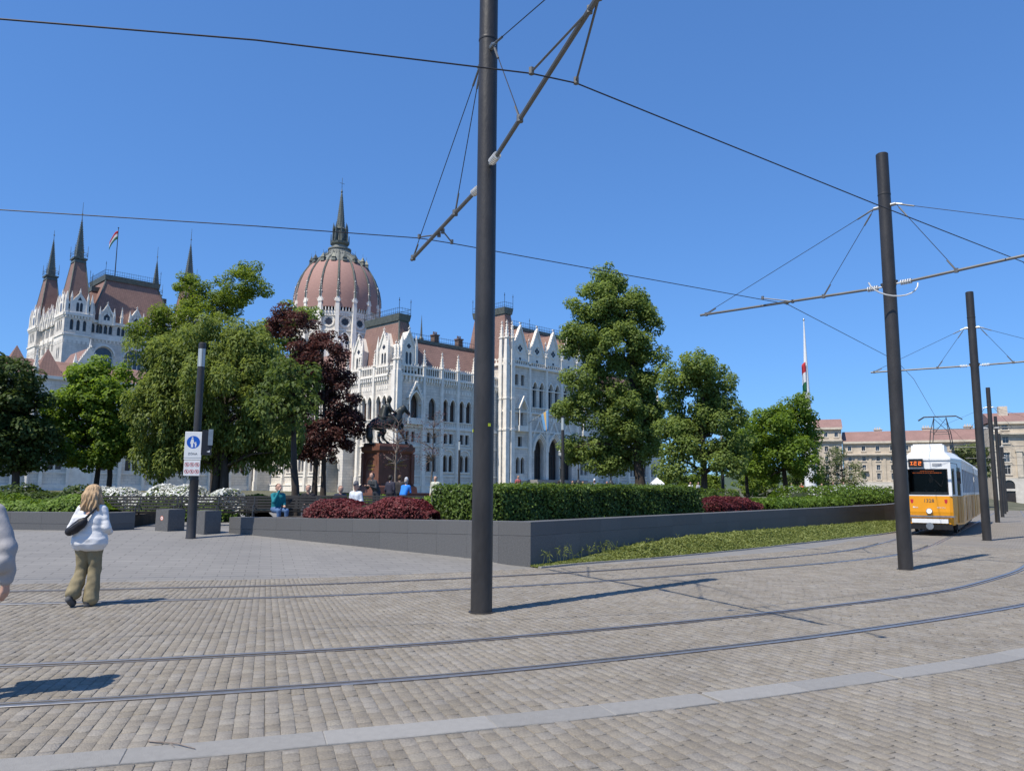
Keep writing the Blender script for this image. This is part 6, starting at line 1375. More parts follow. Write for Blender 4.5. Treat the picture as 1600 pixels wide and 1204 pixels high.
# ------------------------------------------------------------------ smooth bodies grown round tapered limbs
def sdf_mesh(name, prims, res, mats, k=.03, deform=None):
    """prims: (p0, p1, r0, r1, material index[, squash vector])"""
    P0 = np.array([p[0] for p in prims], float); P1 = np.array([p[1] for p in prims], float); rm = max(max(p[2], p[3]) for p in prims)
    lo = np.minimum(P0, P1).min(0)-rm-3*res-k; hi = np.maximum(P0, P1).max(0)+rm+3*res+k
    n = np.ceil((hi-lo)/res).astype(int)+1
    ax = [lo[i]+res*np.arange(n[i]) for i in range(3)]
    def dist(X, pr):
        p0 = np.array(pr[0], np.float32); d = np.array(pr[1], np.float32)-p0; L2 = float(d@d); q = X-p0
        t = np.clip((q@d)/L2, 0, 1) if L2 > 1e-12 else np.zeros(X.shape[:-1], np.float32)
        w = q-t[...,None]*d
        if len(pr) > 5: w = w*np.array(pr[5], np.float32)
        return np.sqrt((w*w).sum(-1))-(pr[2]+(pr[3]-pr[2])*t)
    F = np.full(tuple(n), 9.0, np.float32)
    for pr in prims:      # only near its own box
        r = max(pr[2], pr[3])*(1.6 if len(pr) > 5 else 1)+k*2+2*res; a = np.minimum(pr[0], pr[1])-r; b = np.maximum(pr[0], pr[1])+r
        i0 = np.maximum(((a-lo)/res).astype(int), 0); i1 = np.minimum(((b-lo)/res).astype(int)+2, n)
        g = np.stack(np.meshgrid(*[ax[c][i0[c]:i1[c]] for c in range(3)], indexing='ij'), -1).astype(np.float32)
        D = dist(g, pr); sl = tuple(slice(i0[c], i1[c]) for c in range(3)); A = F[sl]
        h = np.clip(k-np.abs(A-D), 0, None)/k; F[sl] = np.minimum(A, D)-h*h*k*.25
    S = F < 0; c = sum(S[i:n[0]-1+i, j:n[1]-1+j, l:n[2]-1+l].astype(np.int8) for i in (0,1) for j in (0,1) for l in (0,1))
    act = (c > 0) & (c < 8); idx = np.full(act.shape, -1, np.int64); ii = np.argwhere(act); idx[act] = np.arange(len(ii))
    acc = np.zeros((len(ii),3)); cnt = np.zeros(len(ii))
    for axis in range(3):
        o1, o2 = [a for a in range(3) if a != axis]
        for b1 in (0,1):
            for b2 in (0,1):
                s = ii.copy(); s[:,o1] += b1; s[:,o2] += b2; e = s.copy(); e[:,axis] += 1
                fa = F[s[:,0],s[:,1],s[:,2]]; fb = F[e[:,0],e[:,1],e[:,2]]; m = (fa < 0) != (fb < 0)
                t = fa[m]/(fa[m]-fb[m]); p = s[m].astype(float); p[:,axis] += t; acc[m] += p; cnt[m] += 1
    V = lo+res*(acc/cnt[:,None]); Q = []
    for axis in range(3):
        o1, o2 = [a for a in range(3) if a != axis]
        a = np.take(S, range(0, n[axis]-1), axis); b = np.take(S, range(1, n[axis]), axis); e = np.argwhere(a != b)
        e = e[(e[:,o1] > 0) & (e[:,o2] > 0) & (e[:,o1] < n[o1]-1) & (e[:,o2] < n[o2]-1)]
        fl = a[e[:,0],e[:,1],e[:,2]]; qs = []
        for (d1, d2) in ((-1,-1),(0,-1),(0,0),(-1,0)):
            s = e.copy(); s[:,o1] += d1; s[:,o2] += d2; qs.append(idx[s[:,0],s[:,1],s[:,2]])
        q = np.stack(qs, 1); flip = fl if axis != 1 else ~fl
        q[~flip] = q[~flip][:,::-1]; Q.append(q)
    Q = np.concatenate(Q); Q = Q[(Q >= 0).all(1)]
    cen = V[Q].mean(1).astype(np.float32); best = np.full(len(cen), 1e9); mi = np.zeros(len(cen), np.int32)
    for pr in prims:
        d = dist(cen, pr); m = d < best; best[m] = d[m]; mi[m] = pr[4]
    if deform is not None: V = deform(V)
    return np_mesh(name, V, Q, mats, mi, True)

# ------------------------------------------------------------------ equestrian monument
BRZ = mat('dark_bronze', (.026,.03,.03), .45, .4, 1.6, metal=.3, bump=.5, bscale=5, col2=(.06,.068,.066))
RED_GR = mat('red_brown_granite', (.165,.075,.052), .45, .18, 2.5, bump=.1, bscale=40); RED_D = mat('red_brown_granite_rough', (.15,.07,.05), .6, .2, 3)
GOLD = mat('gold_letters', (.42,.29,.09), .4, .1, 5, metal=.4)
mx_, my_ = -9.6, 60.0
mon = thing('monument_pedestal', 'red brown granite pedestal with gold inscriptions under the bronze rider', 'pedestal', (mx_, my_, zg(mx_, my_)), R(-44.5))
mb = MB(); mb.box(-2.5,2.5,-3.2,3.2,-.2,.35); mb.box(-2.1,2.1,-2.8,2.8,.35,.7); mb.build('step', RED_D, mon)
mb = MB(); mb.fru((0,0,.7),2.7,3.8,.45,2.6,3.7); mb.fru((0,0,1.15),2.5,3.6,.2,2.2,3.3); mb.build('plinth', RED_GR, mon)
mb = MB(); mb.fru((0,0,1.35),2.05,3.1,2.35,1.95,2.98); mb.build('die', RED_GR, mon)
mb = MB(); mb.fru((0,0,3.7),2.1,3.1,.2,2.4,3.4); mb.fru((0,0,3.9),2.4,3.4,.32,2.4,3.4); mb.fru((0,0,4.22),2.2,3.2,.2,2.1,3.1); mb.build('cornice', RED_GR, mon)
for (x, y) in ((-1.02,-1.55),(1.02,-1.55),(-1.02,1.55),(1.02,1.55)): mb = MB(); mb.fru((x,y,1.35),.3,.3,2.35,.28,.28); mb.build('corner_shaft', RED_GR, mon)
for k, (s_, sz, z) in enumerate((('RECRUDESCUNT',.19,3.05),('INCLYTAE GENTIS HUNGARAE',.15,2.80),('VULNERA',.19,2.54))):
    put('inscription', text_mesh(s_, sz, GOLD, .01), mon, (1.02,0,z), R(90))
for k, (s_, sz, z) in enumerate((('II.',.22,3.05),('RÁKÓCZI',.2,2.74),('FERENC',.2,2.46))): put('inscription', text_mesh(s_, sz, GOLD, .01), mon, (0,-1.56,z), 0)
mb = MB(); hood(mb, lambda a,d,z: (a-.9,-1.55+d,z), 0.25,1.55,1.9,3.4,'o',.07,.04); mb.build('arched_panel', RED_GR, mon)
# horse and rider, facing along local +y (to the right in the picture)
hr = thing('equestrian_statue', 'dark bronze rider on a stepping horse on top of the red pedestal', 'statue', (mx_, my_, zg(mx_, my_)+4.42), R(-60))
H = lambda *a: tuple(np.array(a)*.98)
horse = [ # barrel, chest and rump (x sideways, y forward, z up)
 ((0,-.80,1.62),(0,.55,1.98),.50,.50,0),((0,-.95,1.60),(0,-.62,1.66),.52,.48,0),((0,.45,1.98),(0,.72,2.10),.48,.40,0),
 ((0,.62,2.22),(0,1.00,2.78),.36,.26,0),((0,1.00,2.78),(0,1.22,2.98),.26,.21,0),((0,1.20,2.98),(0,1.60,2.62),.19,.12,0),((0,1.56,2.66),(0,1.70,2.50),.12,.10,0),
 ((.08,1.16,3.1),(.1,1.15,3.26),.05,.02,0),((-.08,1.16,3.1),(-.1,1.15,3.26),.05,.02,0),
 ((0,.62,2.62),(0,.98,3.05),.13,.09,0),((0,.5,2.45),(.05,.72,2.75),.14,.12,0),
 # hind legs
 ((.24,-.92,1.50),(.27,-.60,1.02),.30,.19,0),((.27,-.60,1.02),(.26,-.95,.58),.17,.10,0),((.26,-.95,.58),(.26,-.80,.12),.09,.075,0),((.26,-.80,.12),(.26,-.70,.05),.10,.11,0),
 ((-.24,-.85,1.50),(-.27,-.30,1.05),.30,.19,0),((-.27,-.30,1.05),(-.26,-.42,.58),.17,.10,0),((-.26,-.42,.58),(-.26,.06,.12),.09,.075,0),((-.26,.06,.12),(-.26,.16,.05),.10,.11,0),
 # front legs: one planted forward, one raised
 ((.24,.58,1.75),(.25,.82,1.18),.22,.13,0),((.25,.82,1.18),(.25,1.16,.66),.12,.085,0),((.25,1.16,.66),(.25,1.42,.16),.08,.07,0),((.25,1.42,.16),(.25,1.50,.05),.10,.10,0),
 ((-.24,.62,1.80),(-.25,1.22,1.62),.22,.13,0),((-.25,1.22,1.62),(-.25,1.28,1.12),.11,.08,0),((-.25,1.28,1.12),(-.25,1.08,.95),.08,.09,0),
 # tail
 ((0,-1.35,1.78),(0,-1.62,1.35),.15,.22,0),((0,-1.62,1.35),(0,-1.60,.55),.24,.26,0),((0,-1.60,.55),(0,-1.45,.06),.26,.12,0)]
put('horse', sdf_mesh('horse', [(H(*a), H(*b), r*.98, s*.98, m) for a, b, r, s, m in horse], .055, [BRZ], .12), hr)
rider = [((0,-.12,2.25),(0,-.16,2.85),.30,.31,0),((0,-.16,2.85),(0,-.10,3.12),.33,.20,0),((0,-.10,3.12),(0,-.06,3.32),.11,.11,0),((0,-.05,3.44),(0,-.03,3.52),.165,.15,0),((0,-.05,3.60),(0,-.06,3.80),.17,.12,0),((0,-.02,3.60),(0,.0,3.64),.19,.19,0),
 ((.30,-.16,3.02),(.46,.06,2.66),.14,.11,0),((.46,.06,2.66),(.25,.42,2.55),.10,.08,0),((.25,.42,2.55),(.18,.52,2.56),.09,.07,0),
 ((-.30,-.16,3.02),(-.50,-.10,2.62),.14,.11,0),((-.50,-.10,2.62),(-.36,.30,2.42),.10,.08,0),
 ((.22,-.02,2.28),(.52,.42,1.98),.23,.16,0),((.52,.42,1.98),(.52,.22,1.42),.14,.10,0),((.52,.18,1.34),(.53,.45,1.30),.09,.07,0),
 ((-.22,-.02,2.28),(-.52,.42,1.98),.23,.16,0),((-.52,.42,1.98),(-.52,.22,1.42),.14,.10,0),((-.52,.18,1.34),(-.53,.45,1.30),.09,.07,0),
 ((0,-.40,2.95),(0,-.62,2.15),.26,.34,0),((.15,-.4,2.9),(.25,-.6,2.1),.2,.26,0),((-.15,-.4,2.9),(-.25,-.6,2.1),.2,.26,0)]
put('rider', sdf_mesh('rider', [(H(*a), H(*b), r*.98, s*.98, m) for a, b, r, s, m in rider], .045, [BRZ], .07), hr)
mb = MB(); mb.tube([H(.2,.5,2.58), H(.17,1.3,2.75)], .025, 5); mb.tube([H(-.17,1.3,2.75), H(-.2,.4,2.5)], .025, 5); mb.tube([H(-.36,.28,2.42), H(-.62,1.05,2.72)], [.04,.02], 5); mb.build('reins', BRZ, hr)
mb = MB(); mb.box(-.75,.75,-1.75,1.65,-.06,.06); mb.build('statue_base', BRZ, hr)

# ------------------------------------------------------------------ people
CL = {}
def cloth(col, var=.12):
    key = tuple(round(c,3) for c in col)
    if key not in CL: CL[key] = mat('cloth', col, .85, var, 12, bump=.2, bscale=25)
    return CL[key]
def person(x, y, rz, label, pose, top, bottom, hair, h=1.72, z=None, res=.03, shoe=(.03,.03,.03), hat=None, hood=False, arms='down', bald=False, zoff=0.0):
    """faces local -y; materials: 0 skin 1 top 2 bottom 3 hair 4 shoe"""
    s = h/1.72; z = (zg(x,y) if z is None else z)+zoff; p = []
    C = lambda a, b, r0, r1, m, *q: p.append((tuple(np.array(a)*s), tuple(np.array(b)*s), r0*s, r1*s, m, *q))
    hip = .92; ly = 0
    if pose == 'sit':
        hip = .52
        for sx in (-1,1): C((sx*.1,.0,hip),(sx*.13,-.44,.50),.10,.075,2); C((sx*.13,-.44,.50),(sx*.13,-.42,.1),.07,.05,2); C((sx*.13,-.40,.06),(sx*.14,-.60,.04),.05,.04,4)
    elif pose == 'walk':
        for sx, f in ((-1,1),(1,-1)): C((sx*.09,0,.90),(sx*.10,-.10*f-.03,.50),.10,.07,2); C((sx*.10,-.10*f-.03,.50),(sx*.10,-.22*f+.04,.10),.068,.05,2); C((sx*.10,-.22*f+.05,.06),(sx*.11,-.22*f-.13,.04),.048,.04,4)
    else:
        for sx in (-1,1): C((sx*.09,0,.90),(sx*.11,-.02,.50),.10,.07,2); C((sx*.11,-.02,.50),(sx*.11,.02,.10),.068,.05,2); C((sx*.11,.03,.06),(sx*.13,-.16,.04),.048,.04,4)
    lean = {'sit':-.06,'lean':-.25}.get(pose, 0.0); dz = hip-.92
    tz = lambda v: v+dz
    C((-.07,.0,tz(.95)),(.07,.0,tz(.95)),.125,.125,2)
    C((-.06,.0,tz(1.02)),(-.08,lean*.8,tz(1.32)),.115,.12,1); C((.06,.0,tz(1.02)),(.08,lean*.8,tz(1.32)),.115,.12,1); C((-.15,lean,tz(1.40)),(.15,lean,tz(1.40)),.07,.07,1)
    hy = lean*1.15
    C((0,lean,tz(1.42)),(0,hy-.01,tz(1.53)),.055,.05,0); C((0,hy-.01,tz(1.57)),(0,hy-.02,tz(1.66)),.078,.085,0)
    C((0,hy-.10,tz(1.60)),(0,hy-.112,tz(1.585)),.016,.018,0)       # nose
    for sx in (-1,1): C((sx*.082,hy,tz(1.60)),(sx*.086,hy+.01,tz(1.63)),.016,.02,0)
    if not bald: C((0,hy+.02,tz(1.67)),(0,hy+.035,tz(1.62)),.094,.09,3)
    if hood: C((0,hy+.02,tz(1.68)),(0,hy+.06,tz(1.48)),.118,.11,1)
    if hat: C((0,hy-.01,tz(1.72)),(0,hy,tz(1.76)),.095,.08,5); C((0,hy-.10,tz(1.70)),(0,hy-.14,tz(1.695)),.05,.04,5)
    for sx in (-1,1):
        a = arms if isinstance(arms, str) else arms[0 if sx < 0 else 1]
        sh = (sx*.19,lean,tz(1.39))
        if a == 'down': e = (sx*.245,lean+.04,tz(1.10)); w = (sx*.25,lean-.05,tz(.86))
        elif a == 'lap': e = (sx*.24,lean+.02,tz(1.12)); w = (sx*.10,lean-.28,tz(1.05))
        elif a == 'face': e = (sx*.24,lean-.20,tz(1.18)); w = (sx*.06,hy-.17,tz(1.52))
        else: e = (sx*.24,lean-.02,tz(1.12)); w = (sx*.12,lean-.26,tz(1.20))
        C(sh,e,.062,.05,1); C(e,w,.048,.036,1)
        d = np.array(w)-np.array(e); d = d/np.linalg.norm(d); w2 = np.array(w)
        C(tuple(w2),tuple(w2+d*.09),.03,.034,0)
        side = np.array((1.0,0,0)) if abs(d[0]) < .8 else np.array((0,1.0,0)); side = side-d*(side@d); side /= np.linalg.norm(side)
        for q in range(4): b = w2+d*.085+side*(-.027+.018*q); C(tuple(b),tuple(b+d*(.055+.012*(q in (1,2)))),.011,.009,0)
        C(tuple(w2+d*.03+side*.03*-sx),tuple(w2+d*.08+side*.05*-sx),.012,.010,0)
    mats = [M['skin'], cloth(top), cloth(bottom), hair, cloth(shoe), cloth(hat or (.5,.5,.5))]
    return tag(put('person', sdf_mesh('person', p, res, mats, .022*s), None, (x, y, z), rz), label, 'person')
DK, BLD = M['hair_dark'], M['hair_blond']; GRY = mat('grey_hair', (.30,.28,.26), .6, .2, 20); BRN = mat('brown_hair', (.10,.055,.03), .55, .3, 20)
person(-7.45, 24.72, R(42), 'seated person in a teal jacket and blue jeans drinking, beside the litter bin', 'sit', (.012,.17,.20), (.075,.14,.27), BRN, 1.70, arms=('face','lap'), res=.024, zoff=-.06)
person(-7.06, 27.0, R(10), 'seated long haired person in a black patterned jacket on the bench behind the bin', 'sit', (.022,.022,.026), (.10,.10,.12), BRN, 1.66, arms='lap', res=.026, zoff=-.06)
person(-6.15, 27.9, R(25), 'seated person in a navy top with sunglasses behind the red barberry', 'sit', (.03,.035,.06), (.05,.05,.07), BRN, 1.66, arms='lap', zoff=-.08)
person(-5.35, 26.9, R(-20), 'seated person in a white shirt and grey cap before the pedestal steps', 'sit', (.62,.66,.70), (.25,.26,.28), GRY, 1.72, arms='lap', hat=(.12,.12,.13), zoff=-.02)
person(-5.66, 32.6, R(-35), 'standing dark haired person in a dark grey jacket before the pedestal', 'lean', (.055,.06,.065), (.04,.045,.06), DK, 1.74, arms='bent')
person(-5.18, 33.2, R(150), 'person in a dark navy jacket seen from behind beside the blue jacket', 'stand', (.035,.035,.055), (.03,.03,.04), DK, 1.66)
person(-4.92, 34.2, R(170), 'dark clothed person half hidden behind the navy jacket person', 'stand', (.04,.035,.035), (.03,.03,.03), BRN, 1.68)
person(-4.36, 31.3, R(160), 'person bent forward in a bright blue jacket and pale cap before the pedestal', 'lean', (.03,.20,.62), (.05,.06,.10), GRY, 1.50, arms='bent', hat=(.5,.52,.55))
person(-3.92, 40, R(-10), 'bald person in a pale patterned shirt walking by the near end of the hedge', 'walk', (.50,.50,.42), (.10,.10,.09), DK, 1.72, bald=True)
def crowd(px, y, rz, label, top, bottom, hair, h=1.7, **kw):
    person(px, y, rz, label, 'stand', top, bottom, hair, h, res=.05, **kw)
crowd(.55, 62.0, R(30), 'person in a red top standing under the blue and gold flag', (.42,.12,.12), (.05,.05,.06), BRN, 1.75, zoff=.35)
crowd(4.05, 66.0, R(200), 'person in a dark coat at the foot of the dark park lamp', (.10,.09,.09), (.04,.04,.05), DK, zoff=.05)
crowd(5.3, 67.0, R(10), 'person in a pink top next to the park lamp by the entrance', (.45,.20,.17), (.05,.06,.10), BRN, zoff=.05)
crowd(6.15, 66.5, R(0), 'person in a red brown top next to the pink top', (.36,.14,.11), (.05,.06,.10), BRN, zoff=.0)
crowd(7.1, 66.0, R(-20), 'person with a white cap and a blue jacket above the hedge', (.10,.14,.26), (.05,.06,.10), GRY, 1.82, hat=(.7,.7,.7), zoff=.05)
crowd(8.4, 68.0, R(20), 'person in a dark blue top beside the tallest linden trunk', (.05,.07,.13), (.05,.06,.10), DK, zoff=.05)
crowd(17.6, 76.0, R(0), 'person in a white top behind the second linden trunk', (.62,.62,.60), (.10,.12,.16), BRN, zoff=.1)
crowd(18.6, 77.0, R(30), 'person in a light grey top beside the white top', (.45,.46,.48), (.08,.08,.10), DK, zoff=.1)
crowd(29.6, 83.0, R(0), 'person in a navy top in the group next to the round linden trunk', (.06,.08,.14), (.06,.06,.08), DK, zoff=.1)
crowd(30.4, 84.0, R(20), 'person in a pale top in the group next to the round linden trunk', (.50,.52,.55), (.10,.10,.12), BRN, zoff=.1)
crowd(31.3, 83.5, R(-10), 'person in a bright red top by the round linden trunk', (.55,.07,.04), (.06,.06,.08), BRN, zoff=.1)
crowd(33.7, 84.0, R(15), 'person in a white top between the round linden and the flagpole', (.60,.60,.60), (.28,.08,.08), BLD, zoff=.1)
crowd(36.6, 88.0, R(0), 'person in dark clothes beside the flagpole base', (.05,.05,.06), (.05,.05,.06), DK, zoff=.3)
crowd(38.0, 88.5, R(0), 'person in a pale shirt beyond the dark clothed one at the flagpole', (.5,.5,.48), (.10,.10,.12), BRN, zoff=.3)

# the woman walking away
wx, wy = -6.03, 11.2
wo = thing('person', 'blond woman in a white jacket and olive trousers walking away over the tracks', 'person', (wx, wy, .004))
def put_sdf(name, prims, res, mats, t, k=.03, deform=None):
    o = put(name, sdf_mesh(name, prims, res, mats, k, deform), t); return o
def folds(a, fz=34.0):
    def fn(V):
        x, y, z = V.T; f = np.sin(z*fz+x*21+2*np.sin(y*17))+.6*np.sin(z*fz*1.7-x*33+y*26+1.3)+.5*np.sin(x*47+z*9); V = V.copy(); V[:,0] += a*.7*np.sin(z*fz*.8+y*30+1); V[:,1] += a*f; return V
    return fn
def strands(V):
    x, y, z = V.T; th = np.arctan2(x, -(y+.01)); am = .004+.013*np.clip((1.60-z)/.22, 0, 1); d = np.sin(th*9+z*22)+.7*np.sin(th*17-z*31+.7)+.4*np.sin(th*29+z*12); V = V.copy(); V[:,0] += am*d*np.sin(th)+.010*np.sin(z*26)*np.clip((1.5-z)/.15,0,1); V[:,1] -= am*d*np.cos(th); return V
LK, LA = (-.105,.06,.50), (-.125,-.10,.17); RK, RA = (.085,.04,.50), (.075,.0,.11)
body = [((0,0,.92),(0,0,1.25),.12,.13,0),((-.1,0,.90),LK,.085,.055,0),(LK,LA,.055,.035,0),((.08,0,.90),RK,.085,.055,0),(RK,RA,.055,.035,0),
 (LA,(-.13,-.16,.10),.036,.038,0),(RA,(.065,.09,.045),.036,.035,0),((-.14,0,1.36),(.14,0,1.36),.05,.05,0),((0,0,1.36),(0,.01,1.47),.05,.048,0),((0,.015,1.53),(0,.02,1.58),.085,.085,0),((0,.105,1.53),(0,.115,1.52),.015,.017,0),
 ((-.16,0,1.34),(-.245,-.03,1.10),.04,.036,0),((-.245,-.03,1.10),(-.20,.20,1.04),.034,.028,0),((.16,0,1.34),(.24,-.02,1.10),.04,.036,0),((.24,-.02,1.10),(.19,.20,1.02),.034,.028,0)]
for sx, w in ((-1,(-.20,.20,1.04)),(1,(.19,.20,1.02))):
    w = np.array(w); d = np.array((sx*-.45,.85,.1)); d /= np.linalg.norm(d); body.append((tuple(w),tuple(w+d*.08),.026,.03,0))
    for q in range(4): b = w+d*.075+np.array((0,0,-.027+.018*q)); body.append((tuple(b),tuple(b+d*.05+np.array((sx*-.02,0,-.01))),.0095,.008,0))
    b = w+d*.03+np.array((0,0,.03)); body.append((tuple(b),tuple(b+d*.05+np.array((0,0,.02))),.011,.009,0))
put_sdf('body', body, .0125, [M['skin']], wo, .02)
PUF = mat('white_quilted_jacket', (.66,.66,.66), .6, .05, 8)
nt = PUF.node_tree; b_ = nt.nodes['Principled BSDF']; wv = nt.nodes.new('ShaderNodeTexWave'); wv.bands_direction = 'Z'; wv.inputs['Scale'].default_value = 4.2; wv.inputs['Distortion'].default_value = 2.2; wv.inputs['Detail Scale'].default_value = 3
tc = nt.nodes.new('ShaderNodeTexCoord'); nt.links.new(tc.outputs['Object'], wv.inputs['Vector']); bp = nt.nodes.new('ShaderNodeBump'); bp.inputs['Strength'].default_value = .16; bp.inputs['Distance'].default_value = .03; nt.links.new(wv.outputs['Fac'], bp.inputs['Height']); nt.links.new(bp.outputs[0], b_.inputs['Normal'])
jk = [((-.06,-.0,.92),(-.065,0,1.22),.145,.12,0),((.07,0,.92),(.07,0,1.22),.145,.12,0),((-.10,0,1.34),(.10,0,1.34),.088,.088,0),((-.08,0,1.22),(-.1,0,1.33),.13,.10,0),((.08,0,1.22),(.1,0,1.33),.13,.10,0),((0,.0,1.38),(0,.01,1.44),.085,.07,0),
 ((-.15,0,1.335),(-.245,-.045,1.09),.07,.06,0),((-.245,-.045,1.09),(-.19,.17,1.035),.056,.046,0),((.15,0,1.335),(.24,-.03,1.09),.07,.06,0),((.24,-.03,1.09),(.185,.17,1.02),.056,.046,0),
 ((-.09,-.02,.90),(.11,-.02,.90),.150,.150,0)]
for z_, b__ in ((.97,.0),(1.05,-.008),(1.13,-.014),(1.21,-.02)): jk += [((-.065,-.012,z_),(.075,-.012,z_),.148+b__,.148+b__,0)]
o = put_sdf('jacket', jk, .012, [PUF], wo, .028, folds(.003, 30)); 
tr_ = [((-.075,0,.93),(.08,0,.93),.135,.135,0),((-.075,-.03,.88),(.085,-.03,.88),.118,.118,0),((-.09,0,.86),LK,.108,.080,0),(LK,(-.115,-.03,.32),.080,.088,0),((-.115,-.03,.32),(-.125,-.09,.19),.088,.104,0),((.085,0,.86),RK,.108,.080,0),(RK,(.08,.02,.25),.080,.090,0),((.08,.02,.25),(.075,.0,.10),.09,.108,0)]
put_sdf('trousers', tr_, .0125, [mat('olive_trousers', (.235,.195,.115), .85, .18, 9, bump=.7, bscale=11, stretch=(1,1,.6))], wo, .025, folds(.0042, 27))
hair = [((0,.0,1.60),(0,-.01,1.55),.108,.112,0),((-.03,-.055,1.54),(-.045,-.075,1.38),.085,.07,0),((.04,-.055,1.54),(.06,-.075,1.37),.085,.075,0),((.09,-.01,1.52),(.115,-.03,1.37),.055,.045,0),((-.085,.0,1.52),(-.095,-.02,1.39),.05,.04,0),((.1,-.06,1.40),(.14,-.07,1.345),.04,.015,0),((0,-.09,1.40),(.02,-.10,1.33),.05,.02,0),((-.06,-.085,1.39),(-.075,-.095,1.335),.045,.018,0),((.075,-.085,1.39),(.09,-.10,1.335),.045,.016,0)]
put_sdf('hair', hair, .009, [M['hair_blond']], wo, .02, strands)
SH = mat('dark_shoe', (.035,.035,.035), .7); SOLE = mat('grey_sole', (.10,.10,.10), .8)
put_sdf('shoe', [((-.13,-.17,.13),(-.128,-.07,.05),.044,.042,0),((-.13,-.195,.11),(-.128,-.09,.032),.040,.040,1)], .011, [SH, SOLE], wo, .02)
put_sdf('shoe', [((.065,-.06,.055),(.065,.10,.045),.046,.042,0),((.065,-.07,.022),(.065,.12,.022),.04,.038,1)], .011, [SH, SOLE], wo, .02)
bg = thing('crossbody_bag', 'black sling bag across the back of the walking woman', 'bag', (wx, wy, 1.0))
BK = mat('black_nylon', (.018,.018,.022), .55, .2, 20, bump=.3, bscale=30)
put_sdf('bag_body', [((-.205,-.165,.045),(-.045,-.19,.155),.062,.072,0),((-.12,-.19,.085),(.0,-.19,.20),.06,.045,0)], .011, [BK], bg, .03)
mb = MB(); mb.tube([(-.02,-.20,.19),(.05,-.175,.27),(.10,-.12,.36),(.12,-.03,.435),(.10,.08,.40),(.0,.16,.2),(-.2,.15,.03),(-.27,-.02,.0),(-.21,-.15,.04)], .019, 6); mb.build('strap', BK, bg, 60)
mb = MB(); mb.tube([(-.19,-.225,.09),(-.12,-.255,.13),(-.04,-.258,.185)], .005, 5); mb.build('zip', M['steel'], bg)

# person cut by the left edge of the frame, walking away
lx_, ly_ = -4.41, 6.40
le = thing('person', 'person in a pale grey sweatshirt cut off by the frame, arm hanging down', 'person', (lx_, ly_, .004), R(-8))
AE, AW = np.array((.335,-.02,1.18)), np.array((.315,.03,.93))
bd = [((-.08,0,.95),(.08,0,.95),.12,.12,0),((-.1,0,.93),(-.1,.08,.5),.09,.06,0),((-.1,.08,.5),(-.1,.06,.1),.06,.045,0),((.1,0,.93),(.1,-.02,.5),.09,.06,0),((.1,-.02,.5),(.1,-.12,.12),.06,.045,0),((0,0,1.0),(0,0,1.42),.13,.13,0),((-.16,0,1.5),(.16,0,1.5),.06,.06,0),((0,0,1.5),(0,.02,1.62),.055,.052,0),((0,.02,1.68),(0,.03,1.75),.088,.09,0),((0,.115,1.68),(0,.125,1.665),.016,.018,0),((.09,.02,1.68),(.092,.01,1.71),.016,.02,0),((-.09,.02,1.68),(-.092,.01,1.71),.016,.02,0),
 ((.2,0,1.47),tuple(AE),.05,.045,0),(tuple(AE),tuple(AW),.042,.032,0),((-.2,0,1.47),(-.3,-.02,1.18),.05,.045,0),((-.3,-.02,1.18),(-.28,.12,.95),.042,.032,0),
 ((-.1,.05,.05),(-.1,.16,.04),.045,.04,0),((.1,-.1,.06),(.1,.02,.04),.045,.04,0)]
d = np.array((-.04,.05,-1.0)); d /= np.linalg.norm(d)
bd += [(tuple(AW),tuple(AW+d*.085),.03,.034,0,(1.25,.85,1))]
for q, (ln, bend) in enumerate(((.062,.02),(.075,.012),(.070,.012),(.055,.018))):
    b = AW+d*.09+np.array((.0,-.033+.022*q,0)); m_ = b+d*ln*.55+np.array((-.008,0,0)); e_ = m_+d*ln*.45+np.array((-bend,.004,0)); bd += [(tuple(b),tuple(m_),.0105,.0095,0),(tuple(m_),tuple(e_),.0095,.008,0)]
b = AW+d*.025+np.array((-.012,.034,0)); m_ = b+d*.045+np.array((-.02,.022,0)); bd += [(tuple(b),tuple(m_),.0135,.012,0),(tuple(m_),tuple(m_+d*.032+np.array((-.008,.002,0))),.012,.0095,0)]
put_sdf('body', bd, .0115, [M['skin']], le, .014)
SWT = mat('pale_grey_sweatshirt', (.35,.335,.33), .9, .08, 6, bump=.45, bscale=10)
sw = [((-.07,0,1.0),(-.08,0,1.40),.15,.15,0),((.07,0,1.0),(.08,0,1.40),.15,.15,0),((-.14,0,1.47),(.14,0,1.47),.085,.085,0),((0,0,1.5),(0,.01,1.56),.09,.075,0),((-.1,0,.95),(.1,0,.95),.135,.135,0),
 ((.185,0,1.465),tuple(AE),.088,.075,0),(tuple(AE),tuple(AW+np.array((0,0,.08))),.078,.058,0),(tuple(AW+np.array((0,0,.075))),tuple(AW+np.array((0,0,.01))),.056,.054,0),((AE[0]+.01,AE[1]-.03,AE[2]-.08),(AE[0],AE[1]-.02,AE[2]-.12),.07,.07,0),
 ((-.185,0,1.465),(-.3,-.02,1.18),.088,.075,0),((-.3,-.02,1.18),(-.28,.11,.99),.075,.055,0)]
put_sdf('sweatshirt', sw, .0125, [SWT], le, .03, folds(.005, 24))
put_sdf('trousers', [((-.08,0,.94),(.08,0,.94),.132,.132,0),((-.1,0,.9),(-.1,.08,.5),.11,.08,0),((-.1,.08,.5),(-.1,.06,.1),.08,.07,0),((.1,0,.9),(.1,-.02,.5),.11,.08,0),((.1,-.02,.5),(.1,-.12,.13),.08,.07,0)], .016, [cloth((.05,.055,.075))], le, .03)
put_sdf('hair', [((0,.0,1.76),(0,-.01,1.70),.098,.098,0)], .014, [BRN], le)
for sx, yy in ((-1,.05),(1,-.1)): put_sdf('shoe', [((sx*.1,yy-.05,.05),(sx*.1,yy+.16,.042),.05,.044,0)], .014, [SH], le)
